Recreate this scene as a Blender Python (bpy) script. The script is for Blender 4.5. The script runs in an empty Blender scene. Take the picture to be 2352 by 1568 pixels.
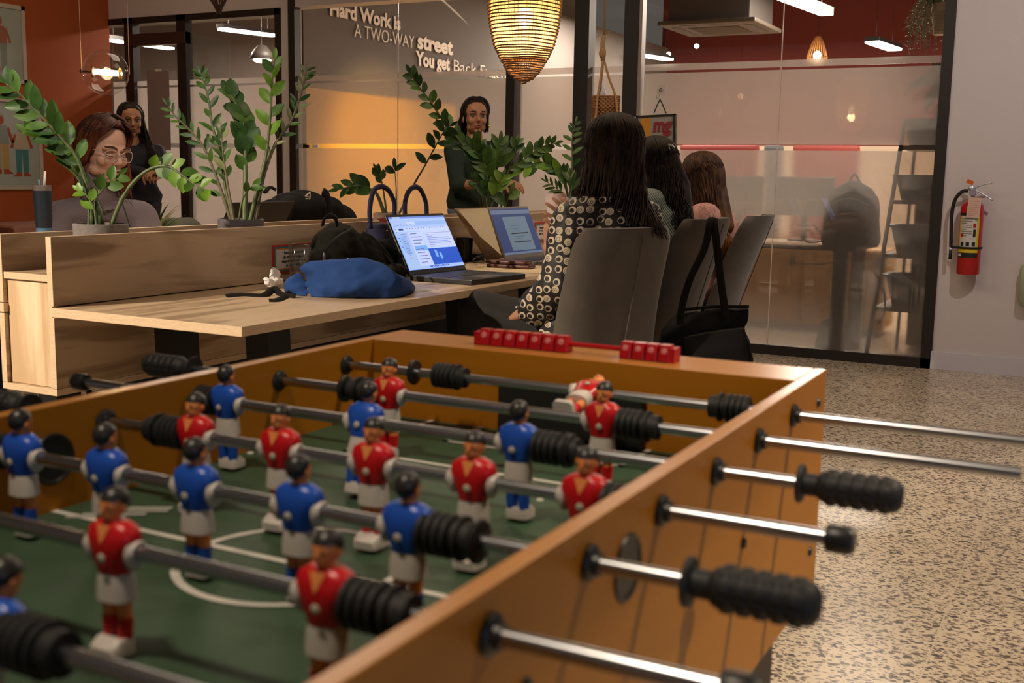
import bpy, bmesh, math, random
from math import sin, cos, pi, radians, atan2, sqrt, exp
from mathutils import Vector as V, Matrix, Quaternion, noise
random.seed(7)
SC = bpy.context.scene
COL = SC.collection

# ------------------------------------------------------------------ camera
FPX, YAW, PITCH, ROLL, EYE = 2581.34, radians(27.713), radians(8.427), radians(.9655), 1.15
FW = V((-sin(YAW)*cos(PITCH), cos(YAW)*cos(PITCH), -sin(PITCH)))
_ri = V((cos(YAW), sin(YAW), 0)); _up = _ri.cross(FW)
RI = _ri*cos(ROLL)+_up*sin(ROLL); UP = -_ri*sin(ROLL)+_up*cos(ROLL)
EYEP = V((0, 0, EYE))
cam = bpy.data.objects.new('camera', bpy.data.cameras.new('camera')); COL.objects.link(cam)
m = Matrix((RI, UP, -FW)).transposed().to_4x4(); m.translation = EYEP
cam.matrix_world = m
cam.data.sensor_width = 36; cam.data.lens = 36*FPX/2352
cam.data.clip_start = .02; cam.data.clip_end = 100
cam.data.dof.use_dof = True; cam.data.dof.focus_distance = 4.9; cam.data.dof.aperture_fstop = 7.0
SC.camera = cam

# ------------------------------------------------------------------ world, exposure
w = bpy.data.worlds.new('world'); SC.world = w; w.use_nodes = True
w.node_tree.nodes['Background'].inputs[0].default_value = (1, .86, .74, 1)
w.node_tree.nodes['Background'].inputs[1].default_value = .08
SC.view_settings.view_transform = 'Standard'; SC.view_settings.look = 'None'
SC.view_settings.exposure = 0.24; SC.view_settings.gamma = 1
SC.cycles.use_denoising = True
SC.cycles.max_bounces = 10; SC.cycles.transparent_max_bounces = 16; SC.cycles.transmission_bounces = 10
SC.cycles.caustics_reflective = False; SC.cycles.caustics_refractive = False
SC.cycles.sample_clamp_indirect = 4

# ------------------------------------------------------------------ lamps of the room and added unseen fill
def lamp(name, kind, loc, power, col, size=.2, to=None, spot=None, size_y=None):
    d = bpy.data.lights.new(name, kind); d.energy = power; d.color = col
    if kind == 'AREA':
        d.size = size
        if size_y: d.shape = 'RECTANGLE'; d.size_y = size_y
    else: d.shadow_soft_size = size
    if spot: d.spot_size = radians(spot); d.spot_blend = .6
    o = bpy.data.objects.new(name, d); COL.objects.link(o); o.location = loc
    if to is not None: o.rotation_euler = (V(to)-V(loc)).to_track_quat('-Z', 'Y').to_euler()
    return o
WARM = (1, .73, .47); WARM2 = (1, .82, .62); COOL = (.62, .76, 1)
lamp('unseen_spot', 'SPOT', (-4.0, -1.0, 2.9), 1050, WARM2, .045, (-2.68, 2.25, .66), 33)
lamp('unseen_spot', 'SPOT', (1.0, 2.0, 2.9), 240, WARM2, .05, (.7, 2.2, 0), 95)
lamp('unseen_spot', 'SPOT', (-.75, .1, 2.9), 110, WARM2, .10, (-.65, .85, .8), 60)  # unseen spot over the table, added to brighten field and players
lamp('room_fill', 'AREA', (-1.4, 4.6, 2.95), 20, WARM, 1.6, (-1.6, 4.4, 0))  # unseen area light added as warm fill
lamp('room_fill', 'AREA', (-3.6, 4.6, 2.95), 24, WARM2, 1.2, (-3.4, 4.6, 0))  # unseen area fill added over the far side of the desk
lamp('unseen_spot', 'SPOT', (-2.0, 1.9, 2.6), 95, (1, .84, .72), .25, (-3.5, 3.2, 1.15), 46)  # unseen spot added to brighten the red-haired person's face
lamp('unseen_spot', 'SPOT', (.1, 5.2, 2.9), 70, (1,.90,.84), .04, (-.3, 7.3, 1.1), 165)
lamp('room_fill', 'AREA', (-6.0, 5.2, 2.95), 12, WARM, 1.0, (-7.4, 5.8, 1.2))  # unseen area fill added for the orange wall
lamp('daylight_window', 'AREA', (3.0, -1.2, 1.3), 13, (.5,.68,1), 2.2, (0, 2.0, .7), None, 1.5)
# the office behind the glass: unseen area lights added to its LEDs
for x, y, p in ((-1.3, 8.7, 45), (-2.2, 11.2, 230), (-1.2, 13.2, 130), (-5.0, 12.2, 170), (-4.6, 13.8, 90)):  # the nearest one is added to make the upper film band glow
    lamp('office_fill', 'AREA', (x, y, 3.0), p, (1, .87, .73), .9, (x, y, 0))
for x, y, p in ((-7.2, 9.8, 230), (-10.4, 10.6, 230)):
    lamp('office_fill', 'AREA', (x, y, 3.0), p, (1, .82, .68), .9, (x, y, 0))
lamp('office_glow_spot', 'SPOT', (-4.8, 8.4, 1.75), 80, (1, .66, .24), .15, (-5.9, 8.5, 1.35), 84)  # unseen warm spot added for the glow on the ochre wall

# ------------------------------------------------------------------ where a sight line meets the place
def ray(px, py): return FW*FPX+RI*(px-1176)-UP*(py-784)
def onz(px, py, z): d = ray(px, py); return EYEP+d*((z-EYE)/d.z)
def ony(px, py, y): d = ray(px, py); return EYEP+d*(y/d.y)
def onx(px, py, x): d = ray(px, py); return EYEP+d*(x/d.x)
def at(px, py, D): return EYEP+ray(px, py)*(D/FPX)

# ------------------------------------------------------------------ materials
MT = {}
def mat(name, col=(.5, .5, .5), rough=.6, metal=0, spec=.5, trans=0, ior=1.45, emit=None, es=0, sss=0, coat=0, bump=None, var=None, alpha=1, sheen=0):
    if name in MT: return MT[name]
    m = bpy.data.materials.new(name); m.use_nodes = True; MT[name] = m
    nt = m.node_tree; b = nt.nodes['Principled BSDF']
    def S(k, v):
        if k in b.inputs: b.inputs[k].default_value = v
    S('Base Color', (*col, 1)); S('Roughness', rough); S('Metallic', metal); S('Specular IOR Level', spec)
    S('Transmission Weight', trans); S('IOR', ior); S('Coat Weight', coat); S('Alpha', alpha); S('Sheen Weight', sheen)
    if sss: S('Subsurface Weight', sss); S('Subsurface Radius', (.012, .005, .003)); S('Subsurface Scale', 1.0)
    if emit: S('Emission Color', (*emit, 1)); S('Emission Strength', es)
    if var or bump:
        tc = nt.nodes.new('ShaderNodeTexCoord')
    if var:      # (scale vector, amount, detail)
        mp = nt.nodes.new('ShaderNodeMapping'); mp.inputs['Scale'].default_value = var[0]
        nt.links.new(tc.outputs['Object'], mp.inputs[0])
        nz = nt.nodes.new('ShaderNodeTexNoise'); nz.inputs['Scale'].default_value = 1; nz.inputs['Detail'].default_value = 5
        nt.links.new(mp.outputs[0], nz.inputs['Vector'])
        cr = nt.nodes.new('ShaderNodeValToRGB')
        a = var[1]
        cr.color_ramp.elements[0].color = (*[c*(1-a) for c in col], 1); cr.color_ramp.elements[0].position = .3
        cr.color_ramp.elements[1].color = (*[min(1, c*(1+a)) for c in col], 1); cr.color_ramp.elements[1].position = .7
        nt.links.new(nz.outputs[0], cr.inputs[0]); nt.links.new(cr.outputs[0], b.inputs['Base Color'])
    if bump:     # (scale, strength, distance)
        n2 = nt.nodes.new('ShaderNodeTexNoise'); n2.inputs['Scale'].default_value = bump[0]; n2.inputs['Detail'].default_value = 3
        nt.links.new(tc.outputs['Object'], n2.inputs['Vector'])
        bp = nt.nodes.new('ShaderNodeBump'); bp.inputs['Strength'].default_value = bump[1]; bp.inputs['Distance'].default_value = bump[2]
        nt.links.new(n2.outputs[0], bp.inputs['Height']); nt.links.new(bp.outputs[0], b.inputs['Normal'])
    return m

def N(nt, t, **k):
    n = nt.nodes.new(t)
    for a, v in k.items():
        if a.startswith('i_'): n.inputs[int(a[2:])].default_value = v
        else: setattr(n, a, v)
    return n

def wood(name, dark, light, scale, rough=.45, rot=(0, 0, 0), contrast=(.3, .75), fine=1.0):
    """laminate with long grain lines along the local Y (rot turns it)"""
    m = mat(name, light, rough); nt = m.node_tree; b = nt.nodes['Principled BSDF']; L = nt.links
    tc = N(nt, 'ShaderNodeTexCoord'); mp = N(nt, 'ShaderNodeMapping'); mp.inputs['Rotation'].default_value = rot
    L.new(tc.outputs['Object'], mp.inputs[0])
    m2 = N(nt, 'ShaderNodeMapping'); m2.inputs['Scale'].default_value = (scale, scale*.09, scale)
    L.new(mp.outputs[0], m2.inputs[0])
    n1 = N(nt, 'ShaderNodeTexNoise'); n1.inputs['Scale'].default_value = 1.0; n1.inputs['Detail'].default_value = 6; n1.inputs['Distortion'].default_value = 1.4
    L.new(m2.outputs[0], n1.inputs['Vector'])
    m3 = N(nt, 'ShaderNodeMapping'); m3.inputs['Scale'].default_value = (scale*9, scale*.5, scale*9)
    L.new(mp.outputs[0], m3.inputs[0])
    n2 = N(nt, 'ShaderNodeTexNoise'); n2.inputs['Scale'].default_value = 1.0; n2.inputs['Detail'].default_value = 3
    L.new(m3.outputs[0], n2.inputs['Vector'])
    w = N(nt, 'ShaderNodeMath', operation='MULTIPLY'); w.inputs[1].default_value = 14; L.new(n1.outputs[0], w.inputs[0])
    s = N(nt, 'ShaderNodeMath', operation='SINE'); L.new(w.outputs[0], s.inputs[0])
    s2 = N(nt, 'ShaderNodeMath', operation='MULTIPLY_ADD'); s2.inputs[1].default_value = .22; s2.inputs[2].default_value = 0; L.new(s.outputs[0], s2.inputs[0])
    a = N(nt, 'ShaderNodeMath', operation='ADD'); L.new(s2.outputs[0], a.inputs[0]); L.new(n1.outputs[0], a.inputs[1])
    f = N(nt, 'ShaderNodeMath', operation='MULTIPLY_ADD'); f.inputs[1].default_value = .5*fine; L.new(n2.outputs[0], f.inputs[0]); L.new(a.outputs[0], f.inputs[2])
    f2 = N(nt, 'ShaderNodeMath', operation='SUBTRACT'); L.new(f.outputs[0], f2.inputs[0]); f2.inputs[1].default_value = .25*fine
    cr = N(nt, 'ShaderNodeValToRGB'); cr.color_ramp.elements[0].position = contrast[0]; cr.color_ramp.elements[1].position = contrast[1]
    cr.color_ramp.elements[0].color = (*dark, 1); cr.color_ramp.elements[1].color = (*light, 1)
    L.new(f2.outputs[0], cr.inputs[0]); L.new(cr.outputs[0], b.inputs['Base Color'])
    return m

OAK = wood('light_oak_laminate', (.31, .21, .125), (.53, .39, .255), 9, .42)
OAKV = wood('light_oak_upright_grain', (.56, .39, .23), (.80, .62, .42), 6, .42, (pi/2, 0, 0))
OAKE = mat('oak_edge_banding', (.66, .49, .32), .5, var=((60, 60, 260), .10, 2))
HONEY = wood('honey_laminate', (.31, .112, .006), (.40, .150, .009), 3.2, .38, (0, 0, 0), (.25, .8), .5)
HONEYX = wood('honey_laminate_across', (.31, .112, .006), (.40, .150, .009), 3.2, .38, (0, 0, pi/2), (.25, .8), .5)
for _m in (HONEY, HONEYX): _m.node_tree.nodes['Principled BSDF'].inputs['Specular IOR Level'].default_value = .28
HONEYT = mat('honey_top_edge', (.40, .165, .035), .25, var=((3, 3, 3), .06, 2))
BLACKM = mat('black_metal', (.012, .011, .011), .42)
FRAME = mat('black_window_frame', (.020, .015, .013), .5)
BPLAST = mat('black_plastic', (.012, .012, .012), .38)
BRUB = mat('black_rubber', (.010, .010, .010), .6)
CHROME = mat('chrome', (.42, .43, .46), .25, 1)
WHITEP = mat('white_plastic', (.72, .70, .66), .4)
WALLW = mat('white_wall_paint', (.62, .56, .55), .85, bump=(180, .15, .002))
def mk_floor():
    m = mat('terrazzo', (.50, .40, .27), .23); nt = m.node_tree; L = nt.links; b = nt.nodes['Principled BSDF']
    tc = N(nt, 'ShaderNodeTexCoord')
    def chips(scale, thr, rad, rot, stretch, warp):
        mp = N(nt, 'ShaderNodeMapping'); mp.inputs['Rotation'].default_value = (0, 0, rot); mp.inputs['Scale'].default_value = (scale, scale*stretch, 1)
        nz = N(nt, 'ShaderNodeTexNoise'); nz.inputs['Scale'].default_value = 55; nz.inputs['Detail'].default_value = 1
        L.new(tc.outputs['Object'], nz.inputs['Vector'])
        mx = N(nt, 'ShaderNodeMixRGB', blend_type='LINEAR_LIGHT'); mx.inputs[0].default_value = warp
        L.new(tc.outputs['Object'], mx.inputs[1]); L.new(nz.outputs[1], mx.inputs[2]); L.new(mx.outputs[0], mp.inputs[0])
        v = N(nt, 'ShaderNodeTexVoronoi'); v.voronoi_dimensions = '2D'; v.distance = 'MANHATTAN'; v.inputs['Scale'].default_value = 1
        L.new(mp.outputs[0], v.inputs['Vector'])
        sp = N(nt, 'ShaderNodeSeparateColor'); L.new(v.outputs['Color'], sp.inputs[0])
        g = N(nt, 'ShaderNodeMath', operation='GREATER_THAN'); g.inputs[1].default_value = thr; L.new(sp.outputs[0], g.inputs[0])
        rr = N(nt, 'ShaderNodeMath', operation='MULTIPLY_ADD'); rr.inputs[1].default_value = rad*.8; rr.inputs[2].default_value = rad*.4; L.new(sp.outputs[1], rr.inputs[0])
        l = N(nt, 'ShaderNodeMath', operation='LESS_THAN'); L.new(v.outputs['Distance'], l.inputs[0]); L.new(rr.outputs[0], l.inputs[1])
        mu = N(nt, 'ShaderNodeMath', operation='MULTIPLY'); L.new(g.outputs[0], mu.inputs[0]); L.new(l.outputs[0], mu.inputs[1])
        return mu, sp
    sets = [chips(36, .40, .36, .3, 1.9, .007), chips(41, .45, .36, 1.3, 2.0, .007), chips(70, .45, .38, 2.3, 1.8, .005), chips(27, .62, .36, 2.0, 1.5, .009)]
    base = N(nt, 'ShaderNodeTexNoise'); base.inputs['Scale'].default_value = 3; base.inputs['Detail'].default_value = 6
    L.new(tc.outputs['Object'], base.inputs['Vector'])
    cr = N(nt, 'ShaderNodeValToRGB'); cr.color_ramp.elements[0].color = (.60, .49, .35, 1); cr.color_ramp.elements[1].color = (.74, .62, .46, 1)
    cr.color_ramp.elements[0].position = .3; cr.color_ramp.elements[1].position = .7
    L.new(base.outputs[0], cr.inputs[0]); cur = cr.outputs[0]
    for i, (mu, sp) in enumerate(sets):
        c2 = N(nt, 'ShaderNodeValToRGB'); c2.color_ramp.elements[0].color = (.030, .032, .03, 1); c2.color_ramp.elements[1].color = (.20, .14, .11, 1)
        L.new(sp.outputs[2], c2.inputs[0])
        mx = N(nt, 'ShaderNodeMixRGB'); L.new(mu.outputs[0], mx.inputs[0]); L.new(cur, mx.inputs[1]); L.new(c2.outputs[0], mx.inputs[2]); cur = mx.outputs[0]
    br = N(nt, 'ShaderNodeTexBrick'); br.offset = 0; br.inputs['Scale'].default_value = 1; br.inputs['Mortar Size'].default_value = .002; br.inputs['Brick Width'].default_value = 1.2; br.inputs['Row Height'].default_value = 1.2
    mp = N(nt, 'ShaderNodeMapping'); mp.inputs['Location'].default_value = (.30, .18, 0); L.new(tc.outputs['Object'], mp.inputs[0]); L.new(mp.outputs[0], br.inputs['Vector'])
    mx = N(nt, 'ShaderNodeMixRGB'); L.new(br.outputs['Fac'], mx.inputs[0]); L.new(cur, mx.inputs[1]); mx.inputs[2].default_value = (.62, .52, .38, 1)
    L.new(mx.outputs[0], b.inputs['Base Color'])
    return m
FLOOR = mk_floor()

# ------------------------------------------------------------------ object helpers
def tag(o, label=None, cat=None, group=None, kind=None):
    if label: o['label'] = label
    if cat: o['category'] = cat
    if group: o['group'] = group
    if kind: o['kind'] = kind
    return o
def thing(name, label, cat, loc=(0, 0, 0), group=None):
    """an unturned Empty at the thing's base; children keep world coordinates"""
    o = bpy.data.objects.new(name, None); o.empty_display_size = .05; COL.objects.link(o); o.location = loc
    return tag(o, label, cat, group)
def mesh_obj(name, me, parent=None):
    o = bpy.data.objects.new(name, me); return link2(o, parent)
def link2(o, parent):
    COL.objects.link(o)
    if parent is not None:
        o.parent = parent
        off = V(parent.location); q = parent.parent
        while q is not None: q = q.parent
        if parent.parent is None: o.matrix_parent_inverse = Matrix.Translation(-off)
    return o
def build(name, bm, mats, parent=None, smooth=False, sharp=None):
    me = bpy.data.meshes.new(name); bmesh.ops.recalc_face_normals(bm, faces=bm.faces[:]); bm.to_mesh(me); bm.free()
    for mm in (mats if isinstance(mats, (list, tuple)) else [mats]): me.materials.append(mm)
    if smooth:
        me.polygons.foreach_set('use_smooth', [True]*len(me.polygons))
        if sharp: me.set_sharp_from_angle(angle=radians(sharp))
    return mesh_obj(name, me, parent)
def B(): return bmesh.new()
def setm(bm, n0, mi):
    bm.faces.ensure_lookup_table()
    for f in bm.faces[n0:]: f.material_index = mi
def box(bm, lo, hi, mi=0, bev=0, rot=None, piv=None):
    n0 = len(bm.faces)
    vs = [bm.verts.new((x, y, z)) for x in (lo[0], hi[0]) for y in (lo[1], hi[1]) for z in (lo[2], hi[2])]
    for q in ((0, 1, 3, 2), (4, 6, 7, 5), (0, 4, 5, 1), (2, 3, 7, 6), (0, 2, 6, 4), (1, 5, 7, 3)): bm.faces.new([vs[i] for i in q])
    bm.faces.ensure_lookup_table()
    if bev:
        es = set(e for f in bm.faces[n0:] for e in f.edges)
        r = bmesh.ops.bevel(bm, geom=list(es), offset=bev, segments=2, profile=.6, affect='EDGES')
        bm.faces.ensure_lookup_table()
        vs = list({v for f in bm.faces[n0:] for v in f.verts})
    if rot is not None:
        bmesh.ops.rotate(bm, verts=[v for v in vs if v.is_valid], cent=piv if piv is not None else V(((lo[0]+hi[0])/2, (lo[1]+hi[1])/2, (lo[2]+hi[2])/2)), matrix=rot)
    setm(bm, n0, mi)
def merge(bm, tmp, M):
    tmp.transform(M); me = bpy.data.meshes.new('t'); tmp.to_mesh(me); tmp.free(); bm.from_mesh(me); bpy.data.meshes.remove(me)
def xbox(bm, M, lo, hi, mi=0, bev=0):
    t = bmesh.new(); box(t, lo, hi, mi, bev); merge(bm, t, M)
def frame_for(t):
    t = t.normalized(); a = V((0, 0, 1)) if abs(t.z) < .9 else V((1, 0, 0))
    u = t.cross(a).normalized(); return u, t.cross(u).normalized()
def tube(bm, pts, rad, seg=10, mi=0, cap=True, flat=1.0, upv=None, round_caps=False):
    """swept tube; rad a number or a list; flat squashes the second axis"""
    pts = [V(p) for p in pts]; n = len(pts); n0 = len(bm.faces)
    if not isinstance(rad, (list, tuple)): rad = [rad]*n
    rings = []; u = None
    for i, p in enumerate(pts):
        t = (pts[min(i+1, n-1)]-pts[max(i-1, 0)])
        if t.length < 1e-9: t = V((0, 0, 1))
        t.normalize()
        if u is None:
            if upv is not None: u = (V(upv)-t*V(upv).dot(t)).normalized()
            else: u, _ = frame_for(t)
        else:
            u = (u-t*u.dot(t))
            u = u.normalized() if u.length > 1e-6 else frame_for(t)[0]
        w = t.cross(u)
        rings.append([bm.verts.new(p+(u*cos(2*pi*k/seg)+w*sin(2*pi*k/seg)*flat)*rad[i]) for k in range(seg)])
    for a, b in zip(rings, rings[1:]):
        for k in range(seg): bm.faces.new((a[k], a[(k+1) % seg], b[(k+1) % seg], b[k]))
    if cap:
        bm.faces.new(rings[0][::-1]); bm.faces.new(rings[-1])
    setm(bm, n0, mi)
def lathe(bm, prof, seg=24, M=None, mi=0, closed=False):
    """prof: list of (r, z)"""
    M = M or Matrix(); n0 = len(bm.faces); rings = []
    for r, z in prof:
        if r < 1e-6: rings.append([bm.verts.new(M @ V((0, 0, z)))])
        else: rings.append([bm.verts.new(M @ V((r*cos(2*pi*k/seg), r*sin(2*pi*k/seg), z))) for k in range(seg)])
    for a, b in zip(rings, rings[1:]):
        for k in range(seg):
            k2 = (k+1) % seg
            if len(a) == 1 and len(b) == 1: continue
            if len(a) == 1: bm.faces.new((a[0], b[k], b[k2]))
            elif len(b) == 1: bm.faces.new((a[k], a[k2], b[0]))
            else: bm.faces.new((a[k], a[k2], b[k2], b[k]))
    setm(bm, n0, mi)
def ell(bm, c, r, seg=16, rings=10, M=None, mi=0):
    n0 = len(bm.faces); c = V(c)
    if not isinstance(r, (list, tuple)): r = (r, r, r)
    T = Matrix.Translation(c) @ (M.to_4x4() if M is not None else Matrix()) @ Matrix.Diagonal((*r, 1))
    bmesh.ops.create_uvsphere(bm, u_segments=seg, v_segments=rings, radius=1, matrix=T); setm(bm, n0, mi)
def capsule(bm, a, b, ra, rb, seg=12, mi=0):
    a, b = V(a), V(b); d = b-a; L = d.length
    if L < 1e-6: ell(bm, a, ra, seg, 8, mi=mi); return
    t = d/L; pts = []; rr = []
    for k in range(5): th = pi/2*(1-k/4); pts.append(a-t*ra*sin(th)); rr.append(max(ra*cos(th), 1e-4))
    for k in range(5): th = pi/2*k/4; pts.append(b+t*rb*sin(th)); rr.append(max(rb*cos(th), 1e-4))
    tube(bm, pts, rr, seg, mi)
def chain(bm, pts, rad, seg=12, mi=0):
    for i in range(len(pts)-1): capsule(bm, pts[i], pts[i+1], rad[i], rad[i+1], seg, mi)
def loft(bm, secs, seg=20, mi=0, power=2.0):
    """secs: list of (centre, half axis a vector, half axis b vector)"""
    n0 = len(bm.faces); rings = []
    for c, a, b in secs:
        c, a, b = V(c), V(a), V(b); ring = []
        for k in range(seg):
            th = 2*pi*k/seg; cx, sx = cos(th), sin(th); e = 2/power
            ring.append(bm.verts.new(c+a*(abs(cx)**e*(1 if cx >= 0 else -1))+b*(abs(sx)**e*(1 if sx >= 0 else -1))))
        rings.append(ring)
    for a, b in zip(rings, rings[1:]):
        for k in range(seg): bm.faces.new((a[k], a[(k+1) % seg], b[(k+1) % seg], b[k]))
    bm.faces.new(rings[0][::-1]); bm.faces.new(rings[-1]); setm(bm, n0, mi)
def blob(name, bm, mats, parent, voxel=.006, smooth=4, warp=None):
    """fuses overlapping volumes into one continuous surface"""
    me = bpy.data.meshes.new('tmp'); bmesh.ops.recalc_face_normals(bm, faces=bm.faces[:]); bm.to_mesh(me); bm.free()
    o = bpy.data.objects.new('tmp', me); COL.objects.link(o)
    r = o.modifiers.new('r', 'REMESH'); r.mode = 'VOXEL'; r.voxel_size = voxel
    if smooth: s = o.modifiers.new('s', 'SMOOTH'); s.iterations = smooth; s.factor = .5
    dg = bpy.context.evaluated_depsgraph_get(); dg.update()
    m2 = bpy.data.meshes.new_from_object(o.evaluated_get(dg)); bpy.data.objects.remove(o); bpy.data.meshes.remove(me)
    m2.name = name; m2.materials.clear()
    for mm in (mats if isinstance(mats, (list, tuple)) else [mats]): m2.materials.append(mm)
    if warp:
        for v in m2.vertices: v.co = warp(v.co)
    m2.polygons.foreach_set('use_smooth', [True]*len(m2.polygons)); m2.polygons.foreach_set('material_index', [0]*len(m2.polygons)); m2.update()
    return mesh_obj(name, m2, parent)
def wrinkle(scale, amp, ax=(1, 1, 1)):
    def f(co):
        q = V((co.x*scale*ax[0], co.y*scale*ax[1], co.z*scale*ax[2]))
        n = noise.noise_vector(q); return co+n*amp
    return f
def text(name, body, size, m, parent, M, ext=.0008, bold=0, wscale=1, align='LEFT', shear=0):
    cu = bpy.data.curves.new('t', 'FONT'); cu.body = body; cu.size = size; cu.extrude = ext; cu.offset = bold; cu.align_x = align; cu.shear = shear; cu.resolution_u = 3
    o = bpy.data.objects.new('t', cu); COL.objects.link(o); dg = bpy.context.evaluated_depsgraph_get(); dg.update()
    me = bpy.data.meshes.new_from_object(o.evaluated_get(dg)); bpy.data.objects.remove(o)
    me.transform(M @ Matrix.Diagonal((wscale, 1, 1, 1))); me.materials.clear(); me.materials.append(m); me.name = name
    return mesh_obj(name, me, parent)
def axes(o, x, y):
    """matrix whose local X runs along x, Y along y"""
    x = V(x).normalized(); y = V(y); z = x.cross(y).normalized(); y = z.cross(x)
    m = Matrix((x, y, z)).transposed().to_4x4(); m.translation = V(o); return m
def bez(p, n=16):
    """smooth curve through points (Catmull-Rom)"""
    p = [V(q) for q in p]; p = [p[0]*2-p[1]]+p+[p[-1]*2-p[-2]]; out = []
    segs = len(p)-3; k = max(2, n//segs)
    for i in range(segs):
        a, b, c, d = p[i:i+4]
        for j in range(k):
            t = j/k; out.append(.5*((2*b)+(c-a)*t+(2*a-5*b+4*c-d)*t*t+(3*b-a-3*c+d)*t**3))
    out.append(p[-2].copy()); return out
def quad(bm, M, x0, y0, x1, y1, z=0, mi=0):
    n0 = len(bm.faces); bm.faces.new([bm.verts.new(M @ V(q)) for q in ((x0, y0, z), (x1, y0, z), (x1, y1, z), (x0, y1, z))]); setm(bm, n0, mi)
# ================================================================== THE SETTING
YW = 7.33
def struct(name, bm, m, smooth=False):
    o = build(name, bm, m, None, smooth); o['kind'] = 'structure'; return o
bm = B(); box(bm, (-16, -3, -.1), (4, 17, 0)); struct('floor', bm, FLOOR)
CEIL = mat('ceiling_paint', (.30, .25, .22), .9)
bm = B(); box(bm, (-8.1, -3, 3.2), (4, YW+.05, 3.3)); struct('ceiling', bm, CEIL)
ORANGE = mat('orange_wall_paint', (.37, .078, .017), .8, var=((2, 2, 2), .06, 2), bump=(150, .1, .002))
bm = B(); box(bm, (-8.06, -3, 0), (-7.9, YW, 3.2)); struct('wall_left', bm, ORANGE)
# wall with the glazed fronts
bm = B()
box(bm, (-8.06, YW, 2.44), (-.90, YW+.16, 3.2)); box(bm, (-5.99, YW, 0), (-5.91, YW+.16, 2.44)); box(bm, (-.90, YW, 0), (4, YW+.16, 3.2))
struct('wall_back', bm, WALLW)
SKIRT = mat('baseboard_paint', (.60, .57, .62), .5)
bm = B(); box(bm, (-.905, YW-.016, 0), (4, YW, .112), bev=.002); struct('baseboard_right', bm, SKIRT)
# office walls
GREYW = mat('grey_wall_paint', (.135, .115, .105), .85); MAROON = mat('maroon_paint', (.13, .016, .010), .85)
DKCEIL = mat('dark_ceiling', (.10, .045, .035), .9)
bm = B(); box(bm, (-6.0, YW+.17, 0), (-5.9, 16, 3.02)); struct('wall_partition', bm, GREYW)
bm = B(); box(bm, (-5.9, YW+.18, 0), (-5.885, 9.9, 1.83))
struct('trim_1', bm, mat('ochre_paint', (.66, .36, .05), .8))
bm = B(); box(bm, (-6.0, 16, 0), (4, 16.1, 4)); struct('wall_far', bm, MAROON)
bm = B(); box(bm, (-5.9, 15.98, 0), (.3, 15.999, 1.62)); struct('trim_2', bm, mat('beige_paint', (.46, .36, .27), .85))  # wainscot added so the frosting in front glows a neutral beige
bm = B(); box(bm, (.3, YW+.17, 0), (.4, 16, 4)); struct('wall_right', bm, mat('sand_paint', (.55, .42, .30), .85))
bm = B(); box(bm, (-5.9, YW+.17, 3.7), (.4, 16, 3.8)); struct('ceiling_office', bm, DKCEIL)
bm = B(); box(bm, (-16, 13, 0), (-6, 13.1, 3.6)); struct('wall_meeting', bm, GREYW)
bm = B(); box(bm, (-16, YW+.17, 3.3), (-6, 13, 3.4)); struct('ceiling_meeting', bm, mat('grey_ceiling', (.26, .23, .21), .9))

# glazing: clear panes carrying frosted film in bands
def glass_mat():
    m = bpy.data.materials.new('clear_glass'); m.use_nodes = True; nt = m.node_tree; nt.nodes.clear(); L = nt.links
    o = N(nt, 'ShaderNodeOutputMaterial'); t = N(nt, 'ShaderNodeBsdfTransparent'); t.inputs[0].default_value = (.95, .955, .95, 1)
    g = N(nt, 'ShaderNodeBsdfGlossy'); g.inputs['Roughness'].default_value = .01; g.inputs[0].default_value = (1, 1, 1, 1)
    f = N(nt, 'ShaderNodeLayerWeight'); p = N(nt, 'ShaderNodeMath', operation='POWER'); p.inputs[1].default_value = 5; q = N(nt, 'ShaderNodeMath', operation='MULTIPLY_ADD'); q.inputs[1].default_value = .75; q.inputs[2].default_value = .035
    L.new(f.outputs['Facing'], p.inputs[0]); L.new(p.outputs[0], q.inputs[0])
    mx = N(nt, 'ShaderNodeMixShader'); L.new(q.outputs[0], mx.inputs[0]); L.new(t.outputs[0], mx.inputs[1]); L.new(g.outputs[0], mx.inputs[2]); L.new(mx.outputs[0], o.inputs[0])
    return m
GLASS = glass_mat()
def frost_mat():
    m = bpy.data.materials.new('frosted_film'); m.use_nodes = True; nt = m.node_tree; nt.nodes.clear(); L = nt.links
    o = N(nt, 'ShaderNodeOutputMaterial')
    r = N(nt, 'ShaderNodeBsdfRefraction'); r.inputs['Color'].default_value = (.93, .88, .84, 1); r.inputs['Roughness'].default_value = .18; r.inputs['IOR'].default_value = 1.18
    t = N(nt, 'ShaderNodeBsdfTranslucent'); t.inputs[0].default_value = (.95, .90, .86, 1)
    d = N(nt, 'ShaderNodeBsdfPrincipled'); d.inputs['Base Color'].default_value = (.60, .54, .50, 1); d.inputs['Roughness'].default_value = .35
    a = N(nt, 'ShaderNodeMixShader'); a.inputs[0].default_value = .22; L.new(r.outputs[0], a.inputs[1]); L.new(t.outputs[0], a.inputs[2])
    b = N(nt, 'ShaderNodeMixShader'); b.inputs[0].default_value = .16; L.new(a.outputs[0], b.inputs[1]); L.new(d.outputs[0], b.inputs[2])
    L.new(b.outputs[0], o.inputs[0]); return m
FROST = frost_mat()
ZT = [.055, 1.335, 1.372, 1.845, 1.862, 1.905]      # film bands
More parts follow.
